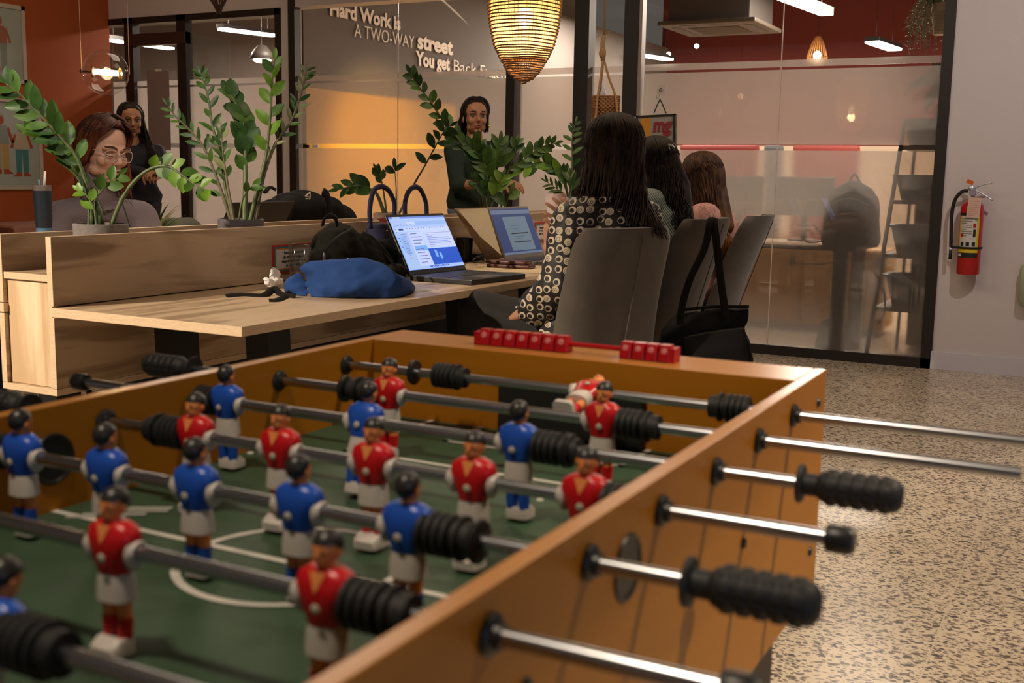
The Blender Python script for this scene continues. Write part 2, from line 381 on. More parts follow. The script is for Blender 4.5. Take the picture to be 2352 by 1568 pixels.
def window(name, x0, x1, members, panes, zb=.05, zt=2.44, top_w=.055, side_w=.07):
    bm = B()
    box(bm, (x0, YW-.012, zt-top_w), (x1, YW+.07, zt), bev=.002)
    box(bm, (x0, YW-.012, 0), (x1, YW+.07, .062), bev=.002)
    for a, b, dy in members: box(bm, (a, YW-.012-dy, 0), (b, YW+.07, zt), bev=.002)
    f = struct(name, bm, FRAME)
    for a, b, y in panes:
        bm = B(); box(bm, (a, YW+y, .06), (b, YW+y+.004, zt-top_w)); g = build('glass_pane', bm, GLASS, f)
        bm = B()
        for z0, z1 in ((ZT[0], ZT[1]), (ZT[2], ZT[3]), (ZT[4], ZT[5])): box(bm, (a, YW+y+.005, z0), (b, YW+y+.008, z1))
        build('frosted_film', bm, FROST, g)
    return f
W1 = window('window_1', -7.9, -5.99, [(-7.71, -7.61, 0), (-7.10, -7.0, 0), (-6.045, -5.99, 0)], [(-7.9, -7.7, .02), (-7.61, -7.09, .02), (-7.0, -6.04, .02)])
bm = B(); box(bm, (-7.71, YW-.02, 2.20), (-7.0, YW+.05, 2.30), bev=.002); build('door_head_rail', bm, mat('dark_brown_frame', (.05, .022, .016), .5), W1)
W2 = window('window_2', -5.91, -.90, [(-5.91, -5.845, 0), (-3.93, -3.865, 0), (-3.38, -3.27, .03), (-3.01, -2.905, .03), (-.965, -.90, 0)],
            [(-5.85, -4.885, .02), (-4.88, -3.93, .02), (-3.86, -3.38, .03), (-3.27, -3.01, .03), (-2.87, -1.938, .0), (-1.932, -.96, .0)], zt=3.0)
bm = B(); box(bm, (-3.862, YW-.01, .05), (-3.835, YW+.06, 2.9)); build('grey_gasket', bm, mat('grey_gasket', (.12, .11, .11), .5), W2)
bm = B(); box(bm, (-2.903, YW-.04, .05), (-2.88, YW+.03, 2.9)); build('aluminium_strip', bm, mat('aluminium_strip', (.30, .25, .22), .4), W2)
SEAM = mat('glass_seam', (.75, .62, .5), .3)
for x, y in ((-4.8825, .02), (-1.935, 0)):
    bm = B(); box(bm, (x-.003, YW+y-.002, .06), (x+.003, YW+y+.002, 2.9)); build('pane_seam', bm, SEAM, W2)

# wall lettering on the grey partition
LET = mat('cream_lettering', (.78, .66, .54), .6)
def wall_text(body, y0, z0, y1, size, bold):
    Mx = axes((-5.883, y0, z0), (0, 1, 0), (0, 0, 1))
    cu = bpy.data.curves.new('t', 'FONT'); cu.body = body; cu.size = size; cu.offset = bold; dg = None
    o = bpy.data.objects.new('t', cu); COL.objects.link(o); bpy.context.view_layer.update(); wd = o.dimensions.x; bpy.data.objects.remove(o)
    return text('wall_lettering', body, size, LET, None, Mx, .001, bold, (y1-y0)/wd)
def ywall(px, py): return onx(px, py, -5.883)
a, b = ywall(757, 34.5), ywall(919, 67.5); T1 = wall_text('Hard Work is', a.y, (a.z+b.z)/2, b.y, .165, .006)
a, b = ywall(814, 85), ywall(951, 110); T2 = wall_text('A TWO-WAY', a.y, (a.z+b.z)/2, b.y, .16, -.0012)
a, b = ywall(959, 110), ywall(1040, 125); T3 = wall_text('street', a.y, (a.z+b.z)/2, b.y, .195, .008)
a, b = ywall(957, 149), ywall(1035, 161); T4 = wall_text('You get', a.y, (a.z+b.z)/2, b.y, .175, .007)
a, b = ywall(1040, 163), ywall(1172, 185); T5 = wall_text('Back Exactly', a.y, (a.z+b.z)/2, b.y, .16, -.0008)
for o, l in zip((T1, T2, T3, T4, T5), ('cream bold wall lettering reading Hard Work is', 'cream thin wall lettering reading A TWO-WAY', 'cream bold wall lettering reading street', 'cream bold wall lettering reading You get', 'cream thin wall lettering reading Back Exactly, half hidden by frosting')):
    tag(o, l, 'wall lettering', 'quote lettered on the grey office wall')

# ------------------------------------------------------------------ behind the glass
LED = mat('led_diffuser', (1, 1, 1), .5, emit=(1, .93, .80), es=14)
def led(p0, p1, wd, label, grp='linear ceiling lights seen through the glass'):
    t = thing('linear_ceiling_light', label, 'ceiling light', (p0+p1)/2, grp)
    d = (p1-p0).normalized(); M = axes((p0+p1)/2, d, V((0, 0, 1)).cross(d)); L = (p1-p0).length/2
    bm = B(); xbox(bm, M, (-L, -wd/2, 0), (L, wd/2, .05), bev=.004); build('housing', bm, BPLAST, t)
    bm = B(); xbox(bm, M, (-L+.01, -wd/2-.002, -.025), (L-.01, wd/2+.002, .001), bev=.008); build('diffuser', bm, LED, t)
    for s in (-.7, .7): bm = B(); c = M @ V((L*s, 0, .05)); tube(bm, [c, c+V((0, 0, .45))], .003, 6); build('suspension_wire', bm, BPLAST, t)
led(onz(1800, -8, 2.75), onz(1900, 30, 2.75), .13, 'bright linear light above the maroon office, cut by the top of the photo')
led(onz(2003, 94, 2.75), onz(2056, 112, 2.75), .17, 'short bright linear light just above the frosting near the trailing plant')
led(onz(1462, 123, 2.75), onz(1538, 135, 2.75), .14, 'linear light close beside the black post with the hung sign')
led(onz(505, 64, 2.75), onz(634, 80, 2.75), .13, 'linear light in the widest pane of the left glazing')
led(onz(235, 88, 2.75), onz(394, 110, 2.75), .13, 'linear light crossing the two narrow panes beside the orange wall')
# small glowing balls; the first two stand for lamp reflections in the glass
BULB = mat('warm_bulb', (1, .9, .7), .4, emit=(1, .80, .50), es=22)
for px, py, D, r, l in ((1600, 106, 15, .032, 'small warm lamp reflection built as a glowing ball beneath the ceiling air conditioner'), (1536, 124, 15.2, .03, 'small lamp reflection built as a glowing ball above the tip of the linear light by the black post'), (1438, 117, 14.5, .02, 'tiny lamp at the left edge of the black post')):
    bm = B(); c = at(px, py, D); ell(bm, c, (r, r, r*.9), 14, 10); tag(build('small_glow_ball', bm, BULB, None, True), l, 'ceiling light', 'small glowing balls over the office')
for px, py, D, l in ((1120, 33, 12.5, 'dome pendant lamp half hidden by the rattan lampshade'), (602, 137, 12.5, 'dome pendant lamp behind the tall bright plant leaf')):
    t = thing('dome_pendant_lamp', l, 'pendant lamp', at(px, py, D), 'dome pendants in the offices'); c = at(px, py, D); M = Matrix.Translation(c)
    bm = B(); lathe(bm, [(.02, .16), (.05, .15), (.11, .08), (.14, 0), (.13, 0), (.10, .075), (.02, .14)], 20, M); build('shade', bm, mat('dome_shade', (.04, .035, .03), .5), t, True)
    bm = B(); ell(bm, c+V((0, 0, -.005)), (.10, .10, .03), 16, 8); build('bulb', bm, BULB, t, True)
    bm = B(); tube(bm, [c+V((0, 0, .15)), V((c.x, c.y, 3.3))], .004, 6); build('cable', bm, BPLAST, t)
# a little vase-shaped cane lamp far in the office
t = thing('cane_lampshade', 'small glowing cane lampshade far inside the maroon office', 'pendant lamp', at(1877, 118, 14.5)); c = at(1877, 128, 14.5)
bm = B()
for k in range(20):
    a = 2*pi*k/20; tube(bm, [c+V((cos(a)*r, sin(a)*r, z)) for r, z in ((.03, .24), (.07, .17), (.10, .08), (.13, -.02), (.11, -.08))], .0045, 5)
for r, z in ((.03, .24), (.13, -.02), (.11, -.08)): tube(bm, [c+V((cos(a*pi/10)*r, sin(a*pi/10)*r, z)) for a in range(21)], .004, 5, cap=False)
build('cane_ribs', bm, mat('cane', (.45, .22, .07), .6), t)
bm = B(); ell(bm, c, (.05, .05, .06)); build('bulb', bm, BULB, t, True)
bm = B(); tube(bm, [c+V((0, 0, .24)), V((c.x, c.y, 3.7))], .004, 6); build('cable', bm, BPLAST, t)
# ceiling cassette
cc = at(1655, 66, 11.5); t = thing('air_conditioner', 'ceiling cassette air conditioner hanging in the dark above the maroon office', 'air conditioner', cc)
ACW = mat('ac_panel', (.055, .040, .028), .5)
bm = B(); box(bm, (cc.x-.42, cc.y-.42, cc.z+.03), (cc.x+.42, cc.y+.42, cc.z+.42), bev=.01); build('casing', bm, mat('ac_casing', (.045, .035, .03), .7), t)
bm = B(); box(bm, (cc.x-.50, cc.y-.50, cc.z-.01), (cc.x+.50, cc.y+.50, cc.z+.035), bev=.015); f = build('fascia', bm, ACW, t)
bm = B()
for k in range(12): y = cc.y-.24+k*.044; box(bm, (cc.x-.26, y, cc.z-.016), (cc.x+.26, y+.022, cc.z-.008))
build('grille', bm, mat('ac_grille', (.07, .05, .035), .5), f)
bm = B()
for s in (-1, 1):
    box(bm, (cc.x-.30, cc.y+s*.38-.035, cc.z-.013), (cc.x+.30, cc.y+s*.38+.035, cc.z-.009)); box(bm, (cc.x+s*.38-.035, cc.y-.30, cc.z-.013), (cc.x+s*.38+.035, cc.y+.30, cc.z-.009))
build('air_outlets', bm, BPLAST, f)
bm = B()
for sx in (-1, 1):
    for sy in (-1, 1): tube(bm, [(cc.x+sx*.38, cc.y+sy*.38, cc.z+.4), (cc.x+sx*.38, cc.y+sy*.38, 3.7)], .006, 6)
build('hanger_rods', bm, BLACKM, t)
# office desk
t = thing('office_desk', 'long office desk standing directly behind the frosted glass', 'desk', (-2.0, 7.9, 0))
bm = B(); box(bm, (-3.4, 7.346, .70), (-1.40, 8.05, .728), bev=.002); build('desk_top', bm, OAKE, t)
for x in (-1.50, -3.2):
    bm = B(); box(bm, (x-.045, 7.37, 0), (x+.045, 7.42, .6995), bev=.003); build('leg', bm, BLACKM, t)
    bm = B(); box(bm, (x-.045, 7.95, 0), (x+.045, 8.0, .6995), bev=.003); build('leg', bm, BLACKM, t)
bm = B(); box(bm, (-3.3, 7.43, .42), (-2.3, 7.46, .69), bev=.002); build('modesty_panel', bm, mat('dark_grey_panel', (.09, .07, .07), .6), t)
# cable under the desk
bm = B(); tube(bm, bez([ony(2008, 600, 7.42), ony(2030, 660, 7.40), ony(2030, 720, 7.40), ony(2010, 752, 7.42)], 24), .006, 8)
tag(build('power_cable', bm, WHITEP, None, True), 'pale cable looping down beside the office desk leg behind the glass', 'cable')
bm = B(); tube(bm, bez([ony(1800, 600, 7.5), ony(1880, 607, 7.5), ony(1960, 592, 7.5), ony(1978, 590, 7.5)], 24), .004, 8)
tag(build('power_cable', bm, BPLAST, None, True), 'thin dark cable sagging under the office desk top', 'cable')
# backpack on the office desk
NAVY = mat('dark_navy_fabric', (.022, .024, .040), .8, bump=(90, .3, .002))
t = thing('backpack', 'dark rounded backpack sitting on the office desk behind the frosted glass', 'backpack', (-1.6, 7.50, .7285))
bc = ony(1957, 480, 7.5)
def bag_loft(bm, c, hw, hd, z0, z1, taper=.75, n=9, power=2.8):
    secs = []
    for k in range(n):
        f = k/(n-1); s = 1-(1-taper)*f; e = (1 if f < .7 else sqrt(max(.02, 1-((f-.7)/.3)**2)))
        if k == 0: e = .9
        secs.append((V((c.x, c.y, z0+(z1-z0)*f)), V((hw*s*e, 0, 0)), V((0, hd*s*(.55+.45*e), 0))))
    loft(bm, secs, 28, power=power)
bm = B(); bag_loft(bm, V((bc.x, 7.50, 0)), .20, .10, .731, 1.15, .72); blob('body', bm, NAVY, t, .012, 5, wrinkle(9, .008))
bm = B(); bag_loft(bm, V((bc.x, 7.43, 0)), .145, .05, .745, .98, .85); p = blob('front_pocket', bm, NAVY, t, .01, 4, wrinkle(9, .005))
bm = B(); tube(bm, bez([(bc.x-.12, 7.39, 1.0), (bc.x, 7.385, 1.04), (bc.x+.12, 7.39, 1.0)]), .004, 6); build('zip', bm, CHROME, p)
bm = B(); tube(bm, bez([(bc.x-.17, 7.46, .80), (bc.x-.24, 7.40, .87), (bc.x-.285, 7.38, .81), (bc.x-.25, 7.38, .750), (bc.x-.16, 7.42, .755)], 24), .013, 8, flat=.35); build('strap', bm, NAVY, t, True)
bm = B(); tube(bm, bez([(bc.x-.04, 7.52, 1.13), (bc.x, 7.52, 1.19), (bc.x+.04, 7.52, 1.13)]), .008, 8); build('handle', bm, NAVY, t, True)
# monitors as vague shapes further in
for px, hw, l in ((1700, .17, 'blurred grey monitor behind frosting, left of its twin'), (1850, .20, 'blurred bluish monitor behind frosting, nearer the backpack')):
    p = ony(px, 430, 7.95); t = thing('monitor', l, 'monitor', (p.x, 7.95, .728), 'monitors on the office desk')
    bm = B(); box(bm, (p.x-hw, 7.94, .90), (p.x+hw, 7.965, 1.17), bev=.005); build('screen', bm, mat('monitor_shell_'+str(px), (.30, .32, .36) if px > 1800 else (.26, .23, .22), .4), t)
    bm = B(); box(bm, (p.x-.02, 7.965, .74), (p.x+.02, 7.98, 1.0)); box(bm, (p.x-.09, 7.87, .728), (p.x+.09, 8.05, .738)); build('stand', bm, BPLAST, t)
# ladder shelf
t = thing('ladder_shelf', 'black leaning ladder shelf behind the frosted glass beside the backpack', 'shelf', (-1.05, 7.7, 0))
bm = B(); a = ony(2078, 283, 7.50); b = V((a.x-.13, 7.39, 0)); tube(bm, [b, a], .014, 6)
a2 = V((a.x+.42, a.y, a.z)); b2 = V((b.x+.62, b.y, 0)); build('left_rail', bm, BLACKM, t)
bm = B(); tube(bm, [b2, a2], .014, 6); build('right_rail', bm, BLACKM, t)
bm = B(); tube(bm, [a, a2], .014, 6); build('top_rail', bm, BLACKM, t)
bm = B(); tube(bm, [V((a.x, 8.0, a.z)), V((a.x-.05, 8.1, 0))], .012, 6); tube(bm, [V((a2.x, 8.0, a2.z)), V((a2.x+.05, 8.1, 0))], .012, 6); build('rear_rails', bm, BLACKM, t)
SHW = mat('shelf_board', (.28, .18, .10), .6)
for z in (1.36, 1.02, .68, .34):
    f = z/a.z; x0 = b.x+(a.x-b.x)*f; bm = B(); box(bm, (x0, 7.41+.09*f, z-.012), (x0+.60-.18*f, 8.02, z+.012)); build('shelf', bm, SHW, t)
def bin_(c, w_, d_, h_, m, label):
    bm = B(); loft(bm, [(V((c.x, c.y, c.z+.001)), V((w_*.8, 0, 0)), V((0, d_*.8, 0))), (V((c.x, c.y, c.z+h_*.93)), V((w_, 0, 0)), V((0, d_, 0))), (V((c.x, c.y, c.z+h_*.93)), V((w_*1.1, 0, 0)), V((0, d_*1.1, 0))), (V((c.x, c.y, c.z+h_)), V((w_*1.1, 0, 0)), V((0, d_*1.1, 0))), (V((c.x, c.y, c.z+h_)), V((w_*.95, 0, 0)), V((0, d_*.95, 0))), (V((c.x, c.y, c.z+.02)), V((w_*.75, 0, 0)), V((0, d_*.75, 0)))], 28, power=5)
    return tag(build('storage_bin', bm, m, None), label, 'storage bin', 'bins on the ladder shelf')
G1 = mat('grey_bin_plastic', (.20, .21, .25), .5); G2 = mat('blue_grey_bin_plastic', (.08, .09, .17), .5)
bin_(V((-1.03, 7.68, 1.373)), .17, .14, .17, G1, 'grey bin on the top shelf of the black ladder shelf')
bin_(V((-1.03, 7.68, 1.033)), .20, .15, .16, G2, 'blue-grey bin on the middle shelf of the black ladder shelf')
bin_(V((-1.03, 7.68, .693)), .21, .15, .18, G1, 'grey bin low on the black ladder shelf, below the blue one')
bin_(V((-1.03, 7.68, .353)), .22, .15, .20, mat('charcoal_bin', (.05, .05, .06), .5), 'charcoal bin on the lowest shelf of the ladder shelf')
# dark bag under office desk
bm = B(); bag_loft(bm, V((-1.56, 7.60, 0)), .12, .09, .001, .26, .8); tag(blob('floor_bag', bm, NAVY, None, .012, 4, wrinkle(8, .01)), 'dark bag slumped on the floor by the office desk leg', 'bag')
# things glimpsed through the clear slit
for px, c, wd, l in ((1655, (.13, .010, .006), .45, 'wide red seat glimpsed through the clear slit, nearer the hung sign'), (1900, (.13, .012, .007), .35, 'red seat glimpsed in the slit above the backpack'), (1780, (.05, .05, .06), .1, 'dark narrow seat glimpsed through the clear slit between two red ones')):
    p = ony(px, 338, 12.5); t = thing('lounge_chair', l, 'chair', (p.x, 12.2, 0), 'seats deep in the office'); sm = mat('seat_'+str(px), c, .7)
    bm = B(); box(bm, (p.x-wd, 12.4, .53), (p.x+wd, 12.52, 1.52), bev=.03); build('backrest', bm, sm, t)
    bm = B(); box(bm, (p.x-wd, 11.9, .40), (p.x+wd, 12.5, .52), bev=.03); build('seat', bm, sm, t)
    for s in (-1, 1):
        for y in (11.93, 12.43): bm = B(); box(bm, (p.x+s*wd*.9-.02, y, 0), (p.x+s*wd*.9+.02, y+.04, .40)); build('leg', bm, BLACKM, t)
t = thing('added_low_cabinet', 'added ochre low cabinet behind the office desk, colouring the frosting orange', 'cabinet', (-2.3, 8.8, 0)); OC = mat('ochre_cabinet', (.62, .33, .07), .6)  # invented cabinet, gives the orange blur in the film below the desk
bm = B(); box(bm, (-3.3, 8.62, .05), (-1.42, 9.05, .64), bev=.004); build('body', bm, OC, t)
for k in range(3): bm = B(); box(bm, (-3.28+.63*k, 8.60, .07), (-2.68+.63*k, 8.62, .62), bev=.002); dr = build('door', bm, OC, t); bm = B(); box(bm, (-2.75+.63*k, 8.585, .50), (-2.72+.63*k, 8.60, .58)); build('handle', bm, BLACKM, dr)
bm = B(); box(bm, (-3.25, 8.66, 0), (-1.47, 9.0, .05)); build('plinth', bm, BLACKM, t)
t = thing('added_drawer_unit', 'added dark grey drawer unit behind the ladder shelf, darkening the frosting by the right frame', 'cabinet', (-.8, 8.5, 0)); DG = mat('dark_grey_laminate', (.045, .043, .048), .6)  # invented unit, makes the lower right of the film darker
bm = B(); box(bm, (-1.18, 8.15, .02), (-.25, 8.75, 1.0), bev=.004); build('body', bm, DG, t)
for k in range(3): bm = B(); box(bm, (-1.16, 8.13, .04+.32*k), (-.27, 8.15, .34+.32*k), bev=.002); dr = build('drawer', bm, DG, t); bm = B(); box(bm, (-.82, 8.115, .24+.32*k), (-.60, 8.13, .26+.32*k)); build('handle', bm, CHROME, dr)
# meeting room: cupboard and paper on glass
bm = B(); box(bm, (-9.2, 12.3, 0), (-8.2, 12.95, 1.95), bev=.01); tag(build('tall_cabinet', bm, mat('pale_cabinet', (.36, .30, .27), .6), None), 'pale tall cabinet deep in the meeting room', 'cabinet')
a, b = ony(341, 163, YW), ony(397, 345, YW)
bm = B(); box(bm, (a.x, YW-.022, b.z), (b.x, YW-.0205, a.z)); PS = tag(build('paper_sheet', bm, mat('violet_grey_paper', (.26, .20, .20), .7), None), 'tall mauve sheet of paper taped to the left glass door', 'poster')
bm = B(); p = ony(368, 163, YW); box(bm, (p.x-.035, YW-.026, p.z-.006), (p.x+.035, YW-.0225, p.z+.016)); build('tape', bm, WHITEP, PS)
# ================================================================== FOOSBALL TABLE
XL, XR, XLo, XRo = -.974, -.332, -.992, -.316
YN, YF, YNo, YFo = .208, 1.400, .098, 1.508
ZTOP, ZBOT, ZFLD, ZROD = .900, .594, .785, .870
TB = thing('foosball_table', 'honey-coloured wooden foosball table with red and blue players in the foreground', 'foosball table', ((XL+XR)/2, .8, 0))
def rail(nm, x0, x1, y0, y1, m):
    bm = B(); box(bm, (x0, y0, ZBOT), (x1, y1, ZTOP), 0, .0015)
    for f in bm.faces:
        if f.normal.z > .9 and f.calc_center_median().z > ZTOP-.004: f.material_index = 1
    bm.normal_update()
    for f in bm.faces: f.material_index = 1 if (abs(f.normal.z) > .9 and f.calc_center_median().z > ZTOP-.003) else 0
    return build(nm, bm, [m, HONEYT], TB)
RL = rail('side_rail', XLo, XL, YNo, YFo, HONEY); RR = rail('side_rail', XR, XRo, YNo, YFo, HONEY)
rail('end_rail', XL, XR, YF, YFo-.0005, HONEYX); rail('end_rail', XL, XR, YNo+.0005, YN, HONEYX)
GREEN = mat('green_playfield', (.028, .060, .030), .55, var=((5, 5, 5), .15, 2)); LINE = mat('white_field_line', (.52, .50, .45), .55)
bm = B(); box(bm, (XL, YN, ZFLD-.008), (XR, YF, ZFLD)); PF = build('playfield', bm, GREEN, TB)
bm = B(); box(bm, (XL, YN, ZBOT), (XR, YF, ZBOT+.01)); build('bottom_panel', bm, HONEY, TB)
# field markings
XC, YC = (XL+XR)/2, (YN+YF)/2
def ln(bm, a, b, w_=.0085, z=ZFLD+.0008):
    a, b = V((*a, z)), V((*b, z)); d = (b-a).normalized()*w_/2; s = V((-d.y, d.x, 0)); bm.faces.new([bm.verts.new(q) for q in (a-d-s, b+d-s, b+d+s, a-d+s)])
def arc(bm, c, r, a0, a1, n=48, w_=.0085):
    z = ZFLD+.0008; vs = []
    for k in range(n+1):
        a = a0+(a1-a0)*k/n; vs.append((bm.verts.new((c[0]+cos(a)*(r-w_/2), c[1]+sin(a)*(r-w_/2), z)), bm.verts.new((c[0]+cos(a)*(r+w_/2), c[1]+sin(a)*(r+w_/2), z))))
    for p, q in zip(vs, vs[1:]): bm.faces.new((p[0], p[1], q[1], q[0]))
for s in (-1, 1):
    bm = B(); ye = YF if s > 0 else YN
    ln(bm, (XC-.215, ye), (XC-.215, ye-s*.215)); ln(bm, (XC+.215, ye), (XC+.215, ye-s*.215)); ln(bm, (XC-.215, ye-s*.215), (XC+.215, ye-s*.215)); build('penalty_line', bm, LINE, PF); bm = B()
    ln(bm, (XC-.13, ye), (XC-.13, ye-s*.10)); ln(bm, (XC+.13, ye), (XC+.13, ye-s*.10)); ln(bm, (XC-.13, ye-s*.10), (XC+.13, ye-s*.10)); build('goal_area_line', bm, LINE, PF)
bm = B(); ln(bm, (XL, YC), (XR, YC)); arc(bm, (XC, YC), .105, 0, 2*pi)
build('centre_line', bm, LINE, PF)
bm = B()                      # worn emblem by the centre line
c0 = onz(262, 1182, ZFLD)
for k, (dx, dy, L) in enumerate(((0, 0, .05), (.006, .018, .06), (-.01, -.016, .045), (.012, .034, .04))): ln(bm, (c0.x+dx-L/2, c0.y+dy-L*.3), (c0.x+dx+L/2, c0.y+dy+L*.3), .009, ZFLD+.0009)
build('worn_emblem', bm, mat('faded_print', (.30, .30, .27), .6), PF)
for px, py in ((575, 1040), (1240, 1148), (930, 1148)):
    p = onz(px, py, ZFLD); bm = B(); lathe(bm, [(0, .001), (.004, .001), (.0045, 0)], 14, Matrix.Translation(p)); build('white_spot', bm, LINE, PF)
# goal at the far end
bm = B(); box(bm, (-.749, YF-.016, ZFLD+.001), (-.530, YF-.0005, ZFLD+.078), bev=.003)
GO = build('goal', bm, BRUB, TB)
# ball cups through both rails
def cup(x, s, y, z):
    bm = B(); M = Matrix.Translation((x, y, z)) @ Matrix.Rotation(s*pi/2, 4, 'Y')
    lathe(bm, [(0, .0006), (.023, .0006), (.025, .002), (.027, .002), (.028, .0005), (.028, 0), (0, 0)], 36, M)
    return build('ball_cup', bm, BPLAST, TB, True, 30)
cup(XRo, 1, .806, .842); cup(XL, 1, .806, .842)
for y, z in ((1.465, .862), (1.465, .66), (.96, .79), (1.14, .765), (.63, .815), (.47, .80)):
    bm = B(); lathe(bm, [(0, .003), (.005, .003), (.0065, 0)], 14, Matrix.Translation((XRo, y, z)) @ Matrix.Rotation(pi/2, 4, 'Y')); build('bolt_head', bm, BLACKM, TB)
# legs
for x in (XLo+.005, XRo-.075-.012):
    for y in (1.235, .26):
        bm = B(); box(bm, (x, y, .02), (x+.075, y+.109, ZBOT), 0, .003); lg = build('leg', bm, mat('black_table_leg', (.018, .013, .011), .5), TB)
        bm = B(); lathe(bm, [(0, 0), (.03, 0), (.03, .012), (.02, .02), (0, .02)], 18, Matrix.Translation((x+.0375, y+.054, 0))); build('levelling_foot', bm, BRUB, lg)
# red score counter on the far end
RED = mat('red_plastic', (.36, .004, .008), .3)
bm = B(); sc0, sc1, sc2, sc3 = onz(1130, 783, ZTOP), onz(1320, 806, ZTOP), onz(1434, 818, ZTOP), onz(1550, 830, ZTOP)
YS = 1.447
tube(bm, [(sc0.x, YS, ZTOP+.012), (sc3.x, YS, ZTOP+.012)], .0035, 10)
for x in (sc0.x-.002, sc3.x+.002): box(bm, (x-.004, YS-.012, ZTOP), (x+.004, YS+.012, ZTOP+.02), 0, .002)
SCO = build('score_counter', bm, RED, TB)
def beads(x0, x1, n):
    w_ = (x1-x0)/n
    for k in range(n):
        bm = B(); loft(bm, [(V((x0+w_*(k+.5), YS, ZTOP+.001)), V((w_*.49, 0, 0)), V((0, .013, 0))), (V((x0+w_*(k+.5), YS, ZTOP+.012)), V((w_*.48, 0, 0)), V((0, .012, 0))), (V((x0+w_*(k+.5), YS, ZTOP+.0235)), V((w_*.42, 0, 0)), V((0, .0075, 0)))], 16, power=7)
        n0 = len(bm.faces); lathe(bm, [(0, .0006), (w_*.22, .0003), (w_*.22, -.001)], 12, Matrix.Translation((x0+w_*(k+.5), YS-.0105, ZTOP+.016)) @ Matrix.Rotation(radians(70), 4, 'X'), 1)
        build('score_bead', bm, [RED, mat('bead_number', (.50, .14, .13), .5)], SCO)
beads(sc0.x, sc1.x, 7); beads(sc2.x, sc3.x, 4)

# ---- player figures
SKINP = mat('player_skin', (.74, .25, .07), .4); HAIRP = mat('player_hair', (.022, .020, .018), .35)
RSH = mat('player_red_shirt', (.50, .006, .010), .33); BSH = mat('player_blue_shirt', (.012, .075, .42), .33); WSH = mat('player_white', (.55, .50, .45), .4)
BADGE = mat('player_badge', (.45, .42, .32), .5); RBLK = mat('player_boot', (.50, .46, .42), .4)
def figure_mesh(name, shirt, badge_back):
    bm = B(); S_ = lambda z, hx, hy, cy=0: (V((0, cy, z)), V((hx, 0, 0)), V((0, hy, 0)))
    loft(bm, [S_(-.0175, .0135, .0108), S_(-.009, .0160, .0124), S_(.001, .0200, .0138), (V((0, 0, .009)), V((.0228, 0, 0)), V((0, .0134, 0))), S_(.0165, .0208, .0112), S_(.0220, .0115, .0075)], 26, 0, 2.6)
    for s in (-1, 1):
        ell(bm, (s*.0198, 0, -.0015), (.0048, .0100, .0128), 14, 10, mi=1)
        lathe(bm, [(.0, .0255), (.0082, .0255), (.0088, .0245), (.0088, .018)], 16, Matrix.Rotation(s*pi/2, 4, 'Y'), 1)
    tube(bm, [(0, -.001, .015), (0, -.001, .025)], [.0070, .0058], 12, 2)
    n0 = len(bm.faces); bm.faces.new([bm.verts.new(q) for q in ((-.0068, -.0105, .0205), (0, -.0146, .0065), (.0068, -.0105, .0205))]); setm(bm, n0, 2)
    # head: skull, jaw, nose, ears
    ell(bm, (0, 0, .0345), (.0100, .0120, .0118), 18, 12, mi=2); ell(bm, (0, -.003, .0280), (.0078, .0085, .0070), 14, 10, mi=2)
    ell(bm, (0, -.0122, .0315), (.0015, .0024, .0026), 8, 6, mi=2)
    for s in (-1, 1): ell(bm, (s*.0100, .0015, .032), (.0015, .0026, .0034), 8, 6, mi=2); ell(bm, (s*.0040, -.0112, .0345), (.0012, .0008, .0006), 8, 6, mi=3)
    # hair cap cut to a fringe in front and down the neck behind
    n0 = len(bm.verts); f0 = len(bm.faces); ell(bm, (0, .0014, .0362), (.0110, .0132, .0120), 20, 14, mi=3); bm.verts.ensure_lookup_table()
    for v in bm.verts[n0:]:
        lim = .0385 if v.co.y < -.002 else max(.0255, .0385-(v.co.y+.002)*1.4)
        if v.co.z < lim: v.co.z = lim; v.co.x *= .93; v.co.y *= .93
    bm.verts.ensure_lookup_table()
    for v in bm.verts:
        if v.co.z > .0232: v.co.x *= .92; v.co.y *= .92; v.co.z = .0232+(v.co.z-.0232)*.95
    # shorts, thighs, socks, boots
    loft(bm, [S_(-.016, .0132, .0102), S_(-.027, .0150, .0114), S_(-.039, .0156, .0118)], 20, 1, 2.6)
    sh = 4
    for s in (-1, 1):
        tube(bm, [(s*.0074, 0, -.036), (s*.0072, 0, -.054)], [.0064, .0056], 12, 2)
        tube(bm, [(s*.0072, 0, -.0525), (s*.0072, 0, -.056), (s*.0070, 0, -.070)], [.0066, .0066, .0058], 12, 4)
    f0 = len(bm.faces); loft(bm, [(V((0, -.0035, -.068)), V((.0125, 0, 0)), V((0, .0085, 0))), (V((0, -.006, -.073)), V((.0135, 0, 0)), V((0, .0125, 0))), (V((0, -.006, -.0805)), V((.0135, 0, 0)), V((0, .0125, 0)))], 20, 5, 5)
    by = .0146 if badge_back else -.0146
    lathe(bm, [(0, .0008), (.0032, .0006), (.0038, 0)], 14, Matrix.Translation((.001, by, -.004)) @ Matrix.Rotation(-pi/2 if badge_back else pi/2, 4, 'X'), 6)
    me = bpy.data.meshes.new(name); bmesh.ops.recalc_face_normals(bm, faces=bm.faces[:]); bm.to_mesh(me); bm.free()
    for mm in (shirt, WSH, SKINP, HAIRP, shirt, RBLK, BADGE): me.materials.append(mm)
    me.polygons.foreach_set('use_smooth', [True]*len(me.polygons)); me.set_sharp_from_angle(angle=radians(50)); return me
REDM = figure_mesh('red_player', RSH, False); BLUM = figure_mesh('blue_player', BSH, True)
